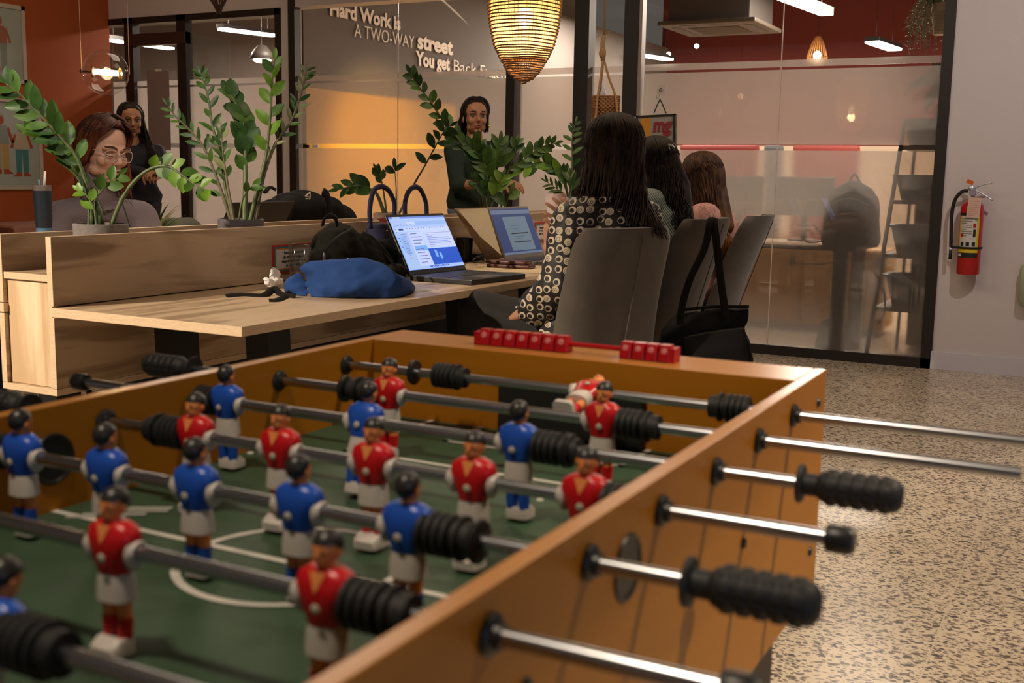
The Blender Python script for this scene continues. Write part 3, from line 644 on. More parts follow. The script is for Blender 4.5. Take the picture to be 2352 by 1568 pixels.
# ---- bumpers, bearings, grips
def lathe_mesh(name, prof, m, seg=28, kr=1):
    bm = B(); prof = [(r*kr, z) for r, z in prof]; lathe(bm, prof, seg, Matrix.Rotation(pi/2, 4, 'Y')); me = bpy.data.meshes.new(name); bmesh.ops.recalc_face_normals(bm, faces=bm.faces[:]); bm.to_mesh(me); bm.free(); me.materials.append(m)
    me.polygons.foreach_set('use_smooth', [True]*len(me.polygons)); me.set_sharp_from_angle(angle=radians(40)); return me
def rib(n, L, r0, r1):
    out = [(0, 0), (r0, 0)]
    for k in range(n):
        a, b = L*k/n, L*(k+1)/n; out += [(r0, a+.0004), (r1, a+(b-a)*.25), (r1, a+(b-a)*.7), (r0, b-.0004)]
    return out+[(r0*.8, L), (0, L)]
BUMP = lathe_mesh('bumper', rib(4, .030, .0155, .0190)+[(.014, .030), (.014, .034), (.0195, .035), (.0195, .038), (.015, .039), (.015, .050), (0, .050)], BRUB, 28, .93)
BEAR = lathe_mesh('bearing', [(0, 0), (.0165, 0), (.0172, .003), (.0150, .005), (.011, .006), (.0105, .010), (0, .010)], BPLAST, 28, .82)
DISC = lathe_mesh('washer', [(0, 0), (.0165, 0), (.0178, .002), (.0178, .0045), (.016, .006), (0, .006)], BPLAST)
CAP = lathe_mesh('end_cap', [(0, 0), (.0105, 0), (.0115, .003), (.0115, .018), (.009, .022), (0, .022)], BPLAST)
def grip_mesh():
    bm = B(); prof = [(0, 0), (.0215, 0), (.022, .003), (.020, .006), (.0125, .007), (.0125, .026), (.016, .030), (.018, .036)]
    L0 = .036
    for k in range(5):
        a = L0+k*.0175; prof += [(.0180, a+.001), (.0205, a+.004), (.0205, a+.013), (.0180, a+.0165)]
    prof += [(.0185, L0+.0885), (.0165, L0+.095), (.011, L0+.1005), (0, L0+.102)]
    lathe(bm, prof, 40, Matrix.Rotation(pi/2, 4, 'Y')); bm.verts.ensure_lookup_table()
    for v in bm.verts:          # lengthwise grooves make the blocks
        r = sqrt(v.co.y**2+v.co.z**2)
        if v.co.x > .037 and r > .0190:
            a = atan2(v.co.z, v.co.y); g = .5+.5*cos(a*8); k = 1-.11*(g**6); v.co.y *= k; v.co.z *= k
    for v in bm.verts: v.co.x *= .68; v.co.y *= .84; v.co.z *= .84
    me = bpy.data.meshes.new('grip'); bmesh.ops.recalc_face_normals(bm, faces=bm.faces[:]); bm.to_mesh(me); bm.free(); me.materials.append(BRUB)
    me.polygons.foreach_set('use_smooth', [True]*len(me.polygons)); me.set_sharp_from_angle(angle=radians(35)); return me
GRIP = grip_mesh()
def put(name, me, rod, x, y, flip=False, tilt=0, label=None):
    o = bpy.data.objects.new(name, me); COL.objects.link(o); o.parent = rod; o.location = (x, y, ZROD)
    o.rotation_euler = (tilt, 0, pi if flip else 0)
    if label: o['label'] = label
    return o
def xr(px, y):
    py = 900
    for _ in range(6):
        p = ony(px, py, y); # slide down the picture column until the rod height is met
        py += (p.z-ZROD)*FPX/ (FW.dot(p-EYEP))
    return ony(px, py, y).x
def rod(i, y, x0, x1, figs, bumps, bears, grips, caps, label):
    bm = B(); tube(bm, [(x0, y, ZROD), (x1, y, ZROD)], .0062, 18)
    r = build('rod', bm, CHROME, TB, True, 50); r['label'] = label
    for f in figs:
        px, team, tl = f[0], f[1], (f[2] if len(f) > 2 else 0)
        put('player', REDM if team == 'r' else BLUM, r, xr(px, y), y, team == 'b', tl, ('red' if team == 'r' else 'blue')+'-shirted player figure')
    for px, fl in bumps: put('rubber_bumper', BUMP, r, xr(px, y), y, fl)
    for x, fl in bears: put('bearing', BEAR, r, x, y, fl)
    for px in grips[0]: put('washer', DISC, r, xr(px, y), y)
    for px, fl in grips[1]: put('grip', GRIP, r, px if abs(px) < 5 else xr(px, y), y, fl)
    for px, fl in caps: put('end_cap', CAP, r, px if abs(px) < 5 else xr(px, y), y, fl)
RY = [1.330, 1.178, 1.028, .878, .728, .578, .428, .278]
BE = [(XL, False), (XRo, False)]
hx = lambda px, y: xr(px, y)
rod(1, RY[0], -1.06, xr(2480, RY[0]), [(1352, 'r', radians(-78))], [(1000, False), (1722, True)], BE, ([948], []), [], 'farthest chrome rod with the tipped red goalkeeper')
rod(2, RY[1], -1.135, xr(2346, RY[1]), [(893, 'r'), (1385, 'r')], [(1420, False), (880, True)], BE, ([790], [(-1.125, True)]), [], 'chrome rod with two red defenders')
rod(3, RY[2], -1.175, xr(1880, RY[2]), [(522, 'b'), (838, 'b', radians(14)), (1192, 'b')], [(498, True), (1230, False)], BE, ([1305], [(xr(1835, RY[2]), False)]), [(-1.172, True)], 'chrome rod with three blue attackers')
rod(4, RY[3], -1.10, xr(1900, RY[3]), [(450, 'r'), (645, 'r'), (858, 'r'), (1088, 'r'), (1345, 'r')], [(425, True), (1388, False)], BE, ([], [(-1.095, True)]), [(xr(1898, RY[3]), False)], 'chrome rod with five red midfielders')
rod(5, RY[4], -1.12, xr(1600, RY[4]), [(52, 'b'), (246, 'b'), (452, 'b'), (688, 'b'), (938, 'b')], [(12, True), (972, False)], BE, ([1092], [(xr(1578, RY[4]), False)]), [], 'chrome rod with five blue midfielders')
rod(6, RY[5], -1.08, xr(1660, RY[5]), [(-245, 'r'), (265, 'r'), (752, 'r')], [(800, False)], BE, ([], []), [(xr(1658, RY[5]), False)], 'chrome rod with three red attackers')
rod(7, RY[6], -1.10, -.12, [(-500, 'b'), (-20, 'b', radians(20))], [(15, False)], BE, ([], [(-.12, False)]), [], 'nearest visible chrome rod crossing the lower left corner')
rod(8, RY[7], -1.10, -.10, [], [], BE, ([], []), [], 'chrome rod closest to the camera')
# ================================================================== DESK ISLAND
DK = thing('bench_desk', 'pale oak double bench desk with a raised planter box running down its middle', 'desk', (-2.77, 4.3, 0))
Y0, Y1 = 2.225, 5.95
def dpart(nm, lo, hi, m=OAK, bev=.001, par=None):
    bm = B(); box(bm, lo, hi, 0, bev); return build(nm, bm, m, par or DK)
def edged(nm, lo, hi, par=None):
    """board with banded edges"""
    bm = B(); box(bm, lo, hi, 0, .001); bm.normal_update()
    dims = [hi[i]-lo[i] for i in range(3)]; thin = dims.index(min(dims))
    for f in bm.faces:
        f.material_index = 0 if abs(f.normal[thin]) > .8 else 1
    return build(nm, bm, [OAK, OAKE], par or DK)
edged('desk_top', (-2.664, Y0-.003, .7235), (-1.957, 4.25, .7495))
edged('desk_top', (-2.664, 4.253, .7235), (-1.957, Y1, .7495))
edged('desk_top', (-3.59, Y0-.003, .7235), (-2.868, 4.25, .7495))
edged('desk_top', (-3.59, 4.253, .7235), (-2.868, Y1, .7495))
for (xa, xb) in ((-2.681, -2.659), (-2.893, -2.871)):
    edged('divider_panel', (xa, Y0, .753), (xb, Y1, .953))
    edged('lower_side_panel', (xa, Y0, .512), (xb, Y1, .7195))
edged('planter_shelf', (-2.870, Y0+.004, .823), (-2.682, Y1, .843))
edged('bottom_panel', (-2.893, Y0, .491), (-2.659, Y1, .511))
dpart('end_panel', (-2.868, Y0+.014, .512), (-2.683, Y0+.032, .822), OAKV)
# black panel-frame legs
for y in (2.56, 4.28, 5.75):
    for s in (1, -1):
        for k, (xt, xb, wd) in enumerate(((.14, .17, .085), (.50, .545, .085))):
            # each upright is a tapering flat post
            bx = -2.659 if s > 0 else -2.893
            bm = B(); x1, x2 = bx+s*xt, bx+s*xb
            vs = []
            for (cx_, z) in ((x2, 0), (x1, .7225)):
                for dx, dy in ((-wd/2, -.05), (wd/2, -.05), (wd/2, .05), (-wd/2, .05)): vs.append(bm.verts.new((cx_+dx, y+dy, z)))
            bm.faces.new(vs[:4]); bm.faces.new(vs[4:])
            for q in range(4): bm.faces.new((vs[q], vs[(q+1) % 4], vs[4+(q+1) % 4], vs[4+q]))
            build('leg', bm, BLACKM, DK)
    bm = B(); box(bm, (-3.40, y-.03, .0), (-2.15, y+.03, .035), bev=.004); build('foot_bar', bm, BLACKM, DK)
bm = B(); box(bm, (-2.84, 2.6, .40), (-2.71, 5.8, .488), bev=.004); build('cable_tray', bm, BLACKM, DK)
bm = B(); box(bm, (-2.80, 3.2, 0), (-2.72, 3.3, .40)); box(bm, (-2.80, 5.2, 0), (-2.72, 5.3, .40)); build('tray_post', bm, BLACKM, DK)

# ------------------------------------------------------------------ potted plants
def leafy(nm, dark, light):
    m = mat(nm, light, .42, spec=.35, var=((30, 30, 30), .25, 2)); return m
LEAF_D = leafy('leaf_dark_green', None, (.022, .062, .010)); LEAF_M = leafy('leaf_green', None, (.042, .100, .012)); LEAF_L = leafy('leaf_bright_green', None, (.10, .20, .015)); LEAF_B = leafy('leaf_back_olive', None, (.14, .16, .06))
STEM = mat('plant_stem', (.075, .10, .035), .5, var=((40, 40, 40), .3, 2)); STEMB = mat('plant_stem_brown', (.10, .085, .045), .6)
SOIL = mat('potting_soil', (.035, .02, .012), .95, bump=(120, .8, .004))
CONC = mat('grey_concrete_pot', (.17, .15, .145), .75, var=((90, 90, 90), .16, 2)); 
def leaf(bm, o, d, n, L, W, mi=0, curl=.15, fold=.25):
    d = d.normalized(); n = (n-d*n.dot(d)).normalized(); s = d.cross(n); rows = []
    prof = ((0, .06), (.12, .45), (.3, .88), (.5, 1), (.7, .86), (.87, .5), (1, .02))
    for t, w_ in prof:
        c = o+d*(L*t)-n*(L*curl*t*t); wv = W*w_/2
        rows.append((bm.verts.new(c+s*wv+n*wv*fold), bm.verts.new(c), bm.verts.new(c-s*wv+n*wv*fold)))
    n0 = len(bm.faces)
    for a, b in zip(rows, rows[1:]):
        bm.faces.new((a[0], a[1], b[1], b[0])); bm.faces.new((a[1], a[2], b[2], b[1]))
    setm(bm, n0, mi)
def frond(plant, pts, L, W, npair, start=.35, ang=48, tip=True, mi=(0,), r0=.006, spread=.9, roll=0, D=None, rnd=None, taper=.55, stemm=None, Lend=.6):
    """pts: 3D stem points; leaves stand in pairs either side of the stem"""
    P = bez(pts, 40); n = len(P); R_ = rnd or random
    bm = B(); tube(bm, P, [r0*(1-.72*i/(n-1)) for i in range(n)], 8); build('stem', bm, stemm or STEM, plant, True)
    bm = B(); view = (EYEP-P[0]).normalized()
    for k in range(npair*2):
        f = start+(1-start)*(k+.5)/(npair*2); idx = min(n-2, int(f*(n-1))); p = P[idx]; t = (P[idx+1]-P[idx]).normalized()
        nrm = (view-t*view.dot(t)).normalized(); nrm = Quaternion(t, radians(roll+R_.uniform(-28, 28))) @ nrm; side = t.cross(nrm)
        s = 1 if k % 2 else -1; a = radians(ang+R_.uniform(-9, 9)); d = t*cos(a)+side*s*sin(a)*spread+nrm*R_.uniform(-.15, .35)
        sc = (1-(1-Lend)*((f-start)/(1-start)))*R_.uniform(.88, 1.1); sc *= min(1, .72+2.2*(f-start))
        leaf(bm, p, d, nrm+V((0, 0, .25))+side*s*R_.uniform(-.5, .2), L*sc*1.1, W*sc*1.28, R_.choice(mi), R_.uniform(.02, .22), R_.uniform(.1, .5))
    if tip:
        t = (P[-1]-P[-3]).normalized(); nrm = (view-t*view.dot(t)).normalized(); leaf(bm, P[-1], t, nrm, L*Lend, W*Lend*.8, mi[0])
    me = build('leaves', bm, [LEAF_D, LEAF_M, LEAF_L, LEAF_B], plant, True)
    return me
def px3(lst, D0, D1=None):
    D1 = D1 or D0; n = len(lst)-1; return [at(x, y, D0+(D1-D0)*i/n) for i, (x, y) in enumerate(lst)]
def pot(t, c, r, z0, z1, m, thick=.008, taper=.93, soil=True):
    M = Matrix.Translation((c.x, c.y, 0)); bm = B()
    lathe(bm, [(0, z0+.001), (r*taper-.004, z0+.001), (r*taper, z0+.004), (r, z1-.002), (r-.002, z1), (r-thick, z1), (r-thick-.002, z1-.02), (r*taper-thick, z0+.012), (0, z0+.012)], 48, M); build('pot', bm, m, t, True, 40)
    bm = B(); lathe(bm, [(0, z1-.016), (r*.5, z1-.012), (r-thick-.002, z1-.018)], 32, M); build('soil', bm, SOIL, t, True)
ZS = .8435
# A: plant beside the seated red-haired person
rnd = random.Random(3)
pa = onx(231, 512, -2.77); dA = FW.dot(pa-EYEP)
A = thing('potted_plant', 'potted plant with a long frond arching left, in the speckled bowl nearest the desk end', 'potted plant', (pa.x, pa.y, ZS), 'potted plants along the planter box')
pot(A, pa, .083, ZS, .979, CONC)
ar = lambda d: d*.0+dA
frond(A, px3([(214, 520), (205, 450), (178, 366), (137, 313), (100, 272), (55, 225), (14, 192)], dA, dA-.12), .078, .030, 9, .30, 50, True, (0, 0, 1), .007, rnd=rnd, roll=10, Lend=.8)
frond(A, px3([(214, 520), (206, 455), (176, 404), (146, 365), (118, 336), (84, 314)], dA+.02, dA-.05), .088, .040, 6, .18, 34, True, (1, 1, 2), .006, rnd=rnd, roll=35, Lend=.8)
frond(A, px3([(255, 520), (282, 454), (314, 411), (350, 386), (386, 382), (421, 404), (450, 425), (480, 438)], dA, dA-.10), .056, .032, 7, .42, 56, True, (1, 2), .0075, rnd=rnd, roll=-10, Lend=.75)
frond(A, px3([(203, 520), (207, 471), (229, 443), (250, 420), (272, 402)], dA-.03), .060, .030, 2, .50, 45, True, (1,), .004, rnd=rnd)
frond(A, px3([(222, 520), (216, 480), (200, 450), (184, 438)], dA-.04), .052, .028, 2, .25, 40, True, (2,), .004, rnd=rnd)
frond(A, px3([(222, 520), (218, 470), (224, 440), (232, 415)], dA+.03), .045, .012, 2, .40, 40, True, (0, 3), .003, rnd=rnd)
for a_, b_ in (((232, 520), (222, 462)), ((212, 520), (209, 478))):
    bm = B(); tube(bm, [at(*a_, dA), at((a_[0]+b_[0])/2, (a_[1]+b_[1])/2, dA), at(*b_, dA)], [.013, .012, .006], 10); build('stem', bm, STEM, A, True)
# B: the tall one in the shallow grey dish
rnd = random.Random(11)
pb = onx(553, 502, -2.77); dB = FW.dot(pb-EYEP)
Bp = thing('potted_plant', 'tallest potted plant with upright bright green fronds in a shallow dark grey dish', 'potted plant', (pb.x, pb.y, ZS), 'potted plants along the planter box')
pot(Bp, pb, .082, ZS, .977, mat('slate_grey_pot', (.095, .085, .09), .75, var=((90, 90, 90), .15, 2)), taper=.97)
frond(Bp, px3([(532, 512), (511, 446), (489, 386), (464, 332), (432, 295), (404, 268), (386, 243)], dB, dB-.05), .060, .016, 9, .22, 42, True, (0, 1, 1), .0065, rnd=rnd, stemm=STEMB)
frond(Bp, px3([(536, 512), (518, 429), (507, 357), (489, 293), (479, 229), (468, 186), (461, 168)], dB), .062, .020, 8, .28, 40, True, (1, 1, 0), .007, rnd=rnd)
frond(Bp, px3([(538, 512), (522, 420), (512, 350), (507, 290)], dB-.03), .062, .020, 5, .30, 30, True, (3, 0, 1), .006, rnd=rnd, stemm=STEMB)
frond(Bp, px3([(562, 512), (564, 429), (563, 357), (562, 304), (550, 257), (529, 218)], dB, dB+.03), .082, .048, 7, .28, 32, True, (0, 0, 1), .011, rnd=rnd, roll=15, Lend=.85)
frond(Bp, px3([(573, 512), (593, 429), (611, 357), (621, 268), (625, 196), (630, 140)], dB, dB-.03), .078, .036, 5, .42, 38, True, (2, 2, 1), .008, rnd=rnd, Lend=.65)
frond(Bp, px3([(586, 512), (604, 411), (632, 332), (668, 279), (686, 232), (700, 186), (705, 158)], dB, dB+.02), .058, .015, 10, .28, 48, True, (3, 1, 0), .0075, rnd=rnd, stemm=STEMB)
frond(Bp, px3([(548, 512), (556, 462), (575, 432), (592, 430)], dB-.05), .050, .024, 2, .45, 40, True, (1,), .004, rnd=rnd)
# C: behind the bright laptop
rnd = random.Random(5)
pc = onx(888, 489, -2.77); dC = FW.dot(pc-EYEP)
Cp = thing('potted_plant', 'sparse potted plant with thin stems in a pale pot behind the blue tote handles', 'potted plant', (pc.x, pc.y, ZS), 'potted plants along the planter box')
pot(Cp, pc, .058, ZS, .978, mat('pale_clay_pot', (.36, .27, .22), .7))
frond(Cp, px3([(886, 500), (868, 450), (854, 436), (825, 426), (780, 434)], dC, dC-.05), .085, .036, 4, .45, 34, True, (1, 0), .009, rnd=rnd)
frond(Cp, px3([(889, 500), (882, 446), (875, 411), (864, 388)], dC), .048, .024, 3, .55, 36, True, (1,), .005, rnd=rnd)
frond(Cp, px3([(909, 500), (910, 440), (907, 390)], dC), .095, .040, 1, .90, 52, True, (0, 1), .0045, rnd=rnd)
frond(Cp, px3([(912, 500), (950, 425), (975, 382), (1004, 329), (1021, 300), (1034, 290)], dC, dC-.08), .072, .030, 5, .40, 62, True, (0, 1), .005, rnd=rnd, stemm=STEMB)
# D: behind the open folder
rnd = random.Random(8)
pd = onx(1115, 480, -2.77); dD = FW.dot(pd-EYEP)
Dp = thing('potted_plant', 'bushy potted plant standing before the person in the dark green jumper', 'potted plant', (pd.x, pd.y, ZS), 'potted plants along the planter box')
pot(Dp, pd, .075, ZS, .960, CONC)
frond(Dp, px3([(1108, 485), (1096, 415), (1072, 350), (1043, 307), (1014, 271), (986, 229), (957, 193), (944, 170)], dD, dD-.15), .072, .036, 10, .30, 46, True, (0, 1), .009, rnd=rnd, Lend=.75, roll=20)
frond(Dp, px3([(1114, 485), (1118, 400), (1104, 362), (1090, 340)], dD-.05), .100, .044, 8, .25, 40, True, (0, 1, 1), .009, rnd=rnd, Lend=.8)
frond(Dp, px3([(1118, 485), (1129, 420), (1143, 365), (1148, 330)], dD), .12, .044, 4, .45, 32, True, (0, 1), .007, rnd=rnd)
frond(Dp, px3([(1120, 485), (1112, 440), (1095, 415)], dD-.06), .095, .035, 4, .3, 36, True, (1, 0), .006, rnd=rnd)
frond(Dp, px3([(1124, 485), (1140, 440), (1152, 410)], dD-.06), .095, .038, 3, .3, 40, True, (1, 2), .006, rnd=rnd)
frond(Dp, px3([(1150, 480), (1164, 400), (1193, 375), (1218, 354), (1246, 336), (1276, 328)], dD), .070, .032, 7, .40, 44, True, (1, 0), .0045, rnd=rnd)
frond(Dp, px3([(1150, 480), (1161, 411), (1180, 360), (1186, 330)], dD+.02), .085, .040, 2, .60, 34, True, (1, 0), .0045, rnd=rnd)
frond(Dp, px3([(1160, 485), (1162, 470), (1170, 448)], dD-.03), .12, .05, 1, .2, 50, True, (1, 2), .004, rnd=rnd)
# E: behind the dark-haired person's hand
rnd = random.Random(6)
pe = onx(1305, 470, -2.77); dE = FW.dot(pe-EYEP)
Ep = thing('potted_plant', 'potted plant in a white ribbed pot beside the raised hand with the paper cup', 'potted plant', (pe.x, pe.y, ZS), 'potted plants along the planter box')
pot(Ep, pe, .058, ZS, 1.03, mat('white_ribbed_pot', (.50, .50, .58), .5))
frond(Ep, px3([(1307, 455), (1292, 411), (1271, 386), (1238, 372), (1204, 388)], dE, dE-.1), .105, .040, 6, .30, 34, True, (2, 1), .008, rnd=rnd, Lend=.9)
frond(Ep, px3([(1307, 455), (1286, 438), (1256, 418)], dE-.04), .075, .018, 4, .3, 38, True, (1,), .005, rnd=rnd)
frond(Ep, px3([(1309, 455), (1314, 380), (1314, 320), (1322, 282)], dE), .075, .026, 6, .25, 52, True, (1, 0), .006, rnd=rnd)
frond(Ep, px3([(1306, 455), (1300, 420), (1290, 392)], dE-.05), .090, .034, 3, .35, 34, True, (1, 0), .005, rnd=rnd)
frond(Ep, px3([(1309, 455), (1312, 430), (1308, 400)], dE-.07), .10, .022, 4, .2, 24, True, (3, 0), .006, rnd=rnd)
# spiky plant on the far desk
ps = at(352, 478, 4.75); S = thing('spiky_plant', 'small spiky grassy plant beyond the shoulder of the red-haired person', 'potted plant', (ps.x, ps.y, .75))
bm = B(); lathe(bm, [(0, .751), (.05, .751), (.065, .86), (.06, .86), (.055, .84), (0, .84)], 24, Matrix.Translation((ps.x, ps.y, 0))); build('pot', bm, mat('dark_green_pot', (.05, .06, .04), .6), S, True)
bm = B(); rr = random.Random(2)
for k in range(46):
    a = rr.uniform(0, 2*pi); L = rr.uniform(.12, .2); o = V((ps.x, ps.y, .85)); e = rr.uniform(.3, 1.3); d = V((cos(a)*e, sin(a)*e, 1)); leaf(bm, o, d, V((0, 0, 1))+V((-cos(a), -sin(a), 0)), L, .012, rr.choice((1, 1, 3)), .35, .1)
build('leaves', bm, [LEAF_D, LEAF_M, LEAF_L, LEAF_B], S, True)

# trailing plant in the ridged pot, top right behind the glass, and ferns below it
def trailing(nm, label, c, rpot, h, nst, len_, m, seed, potm, px=None):
    t = thing(nm, label, 'hanging plant', c, 'plants hanging behind the right pane'); M = Matrix.Translation(c); bm = B()
    prof = [(0, 0), (rpot*.70, 0)]
    for k in range(9): z = h*.08+h*.6*k/9; r = rpot*(.70+.22*k/9); prof += [(r, z), (r+.004, z+h*.03), (r, z+h*.06)]
    prof += [(rpot*.94, h*.70), (rpot*1.02, h*.72), (rpot*1.02, h*.85), (rpot*.98, h*.87), (rpot, h), (rpot*.92, h), (rpot*.9, h*.9), (0, h*.9)]
    lathe(bm, prof, 28, M); build('pot', bm, potm, t, True, 30)
    r_ = random.Random(seed); bm = B(); n0 = 0
    for k in range(nst):
        a = r_.uniform(0, 2*pi); rr = rpot*r_.uniform(.5, 1); o = c+V((cos(a)*rr*.7, sin(a)*rr*.7, h*.92)); out = r_.uniform(.06, .16); L = len_*r_.uniform(.4, 1)
        P = bez([o, o+V((cos(a)*out*.6, sin(a)*out*.6, .05)), o+V((cos(a)*out, sin(a)*out, -.06)), o+V((cos(a)*out*1.1, sin(a)*out*1.1, -L))], 18)
        tube(bm, P, .0012, 4, cap=False)
        for q in P[3:]:
            for _ in range(3): leaf(bm, q, V((r_.uniform(-1, 1), r_.uniform(-1, 1), r_.uniform(-1, .3))), V((0, 0, 1)), .022, .006, r_.choice((0, 1)), .1, 0)
    build('foliage', bm, m, t); return t
tc_ = ony(2160, 80, 7.62)
trailing('trailing_plant', 'trailing green plant in a pale ridged pot at the top edge, behind the right pane', tc_+V((0, 0, 0)), .062, .19, 80, .30, [mat('trailing_leaf', (.12, .13, .04), .6), mat('trailing_leaf2', (.07, .09, .025), .6)], 4, mat('taupe_ridged_pot', (.42, .33, .25), .5))
bm = B(); tube(bm, [tc_+V((.062, .02, .15)), tc_+V((.12, .05, .16)), V((tc_.x+.13, tc_.y+.05, 3.7))], .006, 6); tag(build('plant_hanger', bm, BLACKM, None), 'black hanger rod carrying the trailing plant pot', 'hanger')
# fern fronds peeping past the frame
fc = ony(2180, 215, 7.60); t = thing('hanging_fern', 'feathery hanging fern showing as a dark blur through the frosting by the right frame', 'hanging plant', fc, 'plants hanging behind the right pane')
bm = B(); r_ = random.Random(9)
for k, (tx, ty, D_) in enumerate(((2088, 200, 7.58), (2125, 230, 7.58), (2128, 250, 7.60), (2150, 265, 7.6), (2108, 185, 7.62), (2170, 250, 7.5), (2140, 155, 7.62), (2160, 170, 7.66))):
    e = ony(tx, ty, D_); mid = (fc+e)/2+V((0, 0, .06)); P = bez([fc, mid, e], 22)
    tube(bm, P, .002, 4)
    for j, q in enumerate(P[2:]):
        for s in (-1, 1): leaf(bm, q, (P[min(j+3, len(P)-1)]-q)*4+V((0, 0, s*.6))+V((r_.uniform(-.1, .1),)*3), V((0, -1, 0)), .05*(1-.5*j/22), .010, 0, .1, 0)
build('fronds', bm, [mat('fern_leaf', (.05, .065, .03), .6)], t)
bm = B(); lathe(bm, [(0, -.12), (.06, -.12), (.08, 0), (.07, 0), (0, -.02)], 20, Matrix.Translation(fc+V((.06, 0, 0)))); build('pot', bm, mat('fern_pot', (.10, .09, .08), .6), t, True)
bm = B(); tube(bm, [fc+V((.06, 0, -.02)), V((fc.x+.06, fc.y, 3.6))], .003, 6); build('cord', bm, BPLAST, t)
# ================================================================== THINGS ON AND AROUND THE DESK
def emi(name, c, s): return mat(name, c, .5, emit=c, es=s*(.62 if name.startswith('screen') else 1))
# --- laptops, built from hinge line, front edge and screen corners
def laptop(nm, label, bl, br, depthv, tl, tr, body, lidm, bez_, ui, thick=.018):
    t = thing('laptop', label, 'laptop', (bl+br)/2)
    z = .7505; xr_ = (br-bl); xr_.z = 0; W = xr_.length; xd = xr_.normalized(); yd = V((xd.y, -xd.x, 0))*(1 if depthv > 0 else -1)
    M = axes(V((bl.x, bl.y, z)), xd, yd); D_ = abs(depthv); bm = B()
    if (M.to_3x3() @ V((0, 0, 1))).z < 0: M = M @ Matrix.Scale(-1, 4, (0, 0, 1))
    xbox(bm, M, (0, 0, 0), (W, D_, thick), bev=.003); base = build('base', bm, body, t)
    bm = B()
    for r in range(6):
        for c in range(15):
            x0 = W*(.045+.91*c/15); y0 = D_*(.10+.46*r/6); xbox(bm, M, (x0, y0, thick), (x0+W*.91/15*.86, y0+D_*.46/6*.84, thick+.0012))
    build('keyboard', bm, mat('laptop_keys', (.030, .030, .035), .45), base)
    bm = B(); xbox(bm, M, (W*.33, D_*.64, thick), (W*.64, D_*.94, thick+.0006)); build('touchpad', bm, mat('touchpad_'+nm, (.10, .10, .11), .3), base)
    # lid
    up_ = ((tl+tr)/2-(bl+br)/2); up_ = up_-xd*up_.dot(xd); Hh = up_.length; o = V((bl.x, bl.y, z+thick*.9)); wl = (tr-tl).length
    S = axes(o, xd, up_); n = S.to_3x3() @ V((0, 0, 1)); toward = 1 if n.dot(EYEP-o) > 0 else -1
    bm = B(); xbox(bm, S, (0, 0, -.007*toward) if toward > 0 else (0, 0, 0), (W, Hh, 0) if toward > 0 else (W, Hh, .007), bev=.0025)
    lid = build('lid', bm, lidm, t)
    if bez_ is None: return t
    bm = B(); quad(bm, S, .004, .004, W-.004, Hh-.004, .0012*toward); build('bezel', bm, bez_, lid)
    bm = B(); mats_ = []; x0, y0, x1, y1 = W*.022, Hh*.085, W*.978, Hh*.955
    for k, (a, b, c, d, m_) in enumerate(ui):
        if m_ not in mats_: mats_.append(m_)
        quad(bm, S, x0+(x1-x0)*a, y0+(y1-y0)*b, x0+(x1-x0)*c, y0+(y1-y0)*d, (.0018+.00012*k)*toward, mats_.index(m_))
    build('screen', bm, mats_, lid)
    return t
def fit_lid(bl, br, p, q):
    """the lean at which the lid stands square on its hinge"""
    best = None; xd = (br-bl).normalized()
    for k in range(60):
        dx = .01+.004*k; a, b = onx(*p, bl.x-dx), onx(*q, br.x-dx); e = abs(((a+b)/2-(bl+br)/2).dot(xd))
        if best is None or e < best[0]: best = (e, a, b)
    return best[1], best[2]
E1 = emi('screen_sky', (.18, .42, .95), 1.1); E2 = emi('screen_pale', (.40, .58, 1), 1.0); E3 = emi('screen_white', (.50, .61, .98), 1.15); E4 = emi('screen_deep_blue', (.01, .09, .62), 1.0)
E5 = emi('screen_mid', (.30, .50, .95), 1.0); E6 = emi('screen_ink', (.12, .18, .45), .7); E7 = emi('screen_header', (.16, .27, .75), 1.0); E8 = emi('screen_button', (.02, .05, .42), 1.0)
ui = [(0, 0, 1, 1, E5), (0, .62, 1, 1, E2), (0, .965, 1, 1, E7), (.06, .955, .19, 1, E2), (0, .91, 1, .962, E2), (.42, .83, .98, .905, E5), (.27, .845, .42, .90, E3), (.03, .72, 1, .785, E3), (.09, .74, .17, .775, E8),
      (.03, .06, .24, .71, E2), (.05, .30, .17, .62, E5), (.22, .06, .46, .70, E3), (.24, .34, .46, .44, E1), (.26, .345, .37, .375, E3), (.47, .375, 1, .715, E3), (.47, .665, 1, .67, E6), (.46, .06, 1, .37, E4), (.56, .20, .60, .34, E1), (.63, .16, .67, .28, E1), (0, 0, 1, .055, E2)]
rn = random.Random(1)
for k in range(9): ui.append((.25, .66-.062*k-(.05 if k > 3 else 0), .25+rn.uniform(.10, .19), .672-.062*k-(.05 if k > 3 else 0), E6))
for k in range(8): ui.append((.52, .63-.033*k, .52+(rn.uniform(.05, .12) if k in (0, 1, 6, 7) else rn.uniform(.36, .45)), .637-.033*k, E6))
for k in range(11): ui.append((.075, .66-.045*k, .075+rn.uniform(.04, .10), .668-.045*k, E6))
for k in range(9): ui.append((.015, .80-.055*k, .03, .815-.055*k, E8))
for k in range(13): ui.append((.36+.026*k, .012, .376+.026*k, .042, E8))
for k in range(14): ui.append((.20+.05*k, .75, .20+.05*k+rn.uniform(.01, .03), .762, E6))
for k in range(5): ui.append((.05+.055*k, .815, .08+.055*k, .825, E6))
laptop('a', 'black laptop with a bright blue screen showing an email window, open on the desk', onz(942, 633, .768), onz(1072, 619, .768), .28, onx(893, 491, -2.426), onx(1031, 489, -2.396),
       mat('laptop_black', (.028, .027, .028), .35), mat('laptop_lid_black', (.02, .02, .02), .4), mat('screen_bezel', (.010, .010, .010), .3), ui)
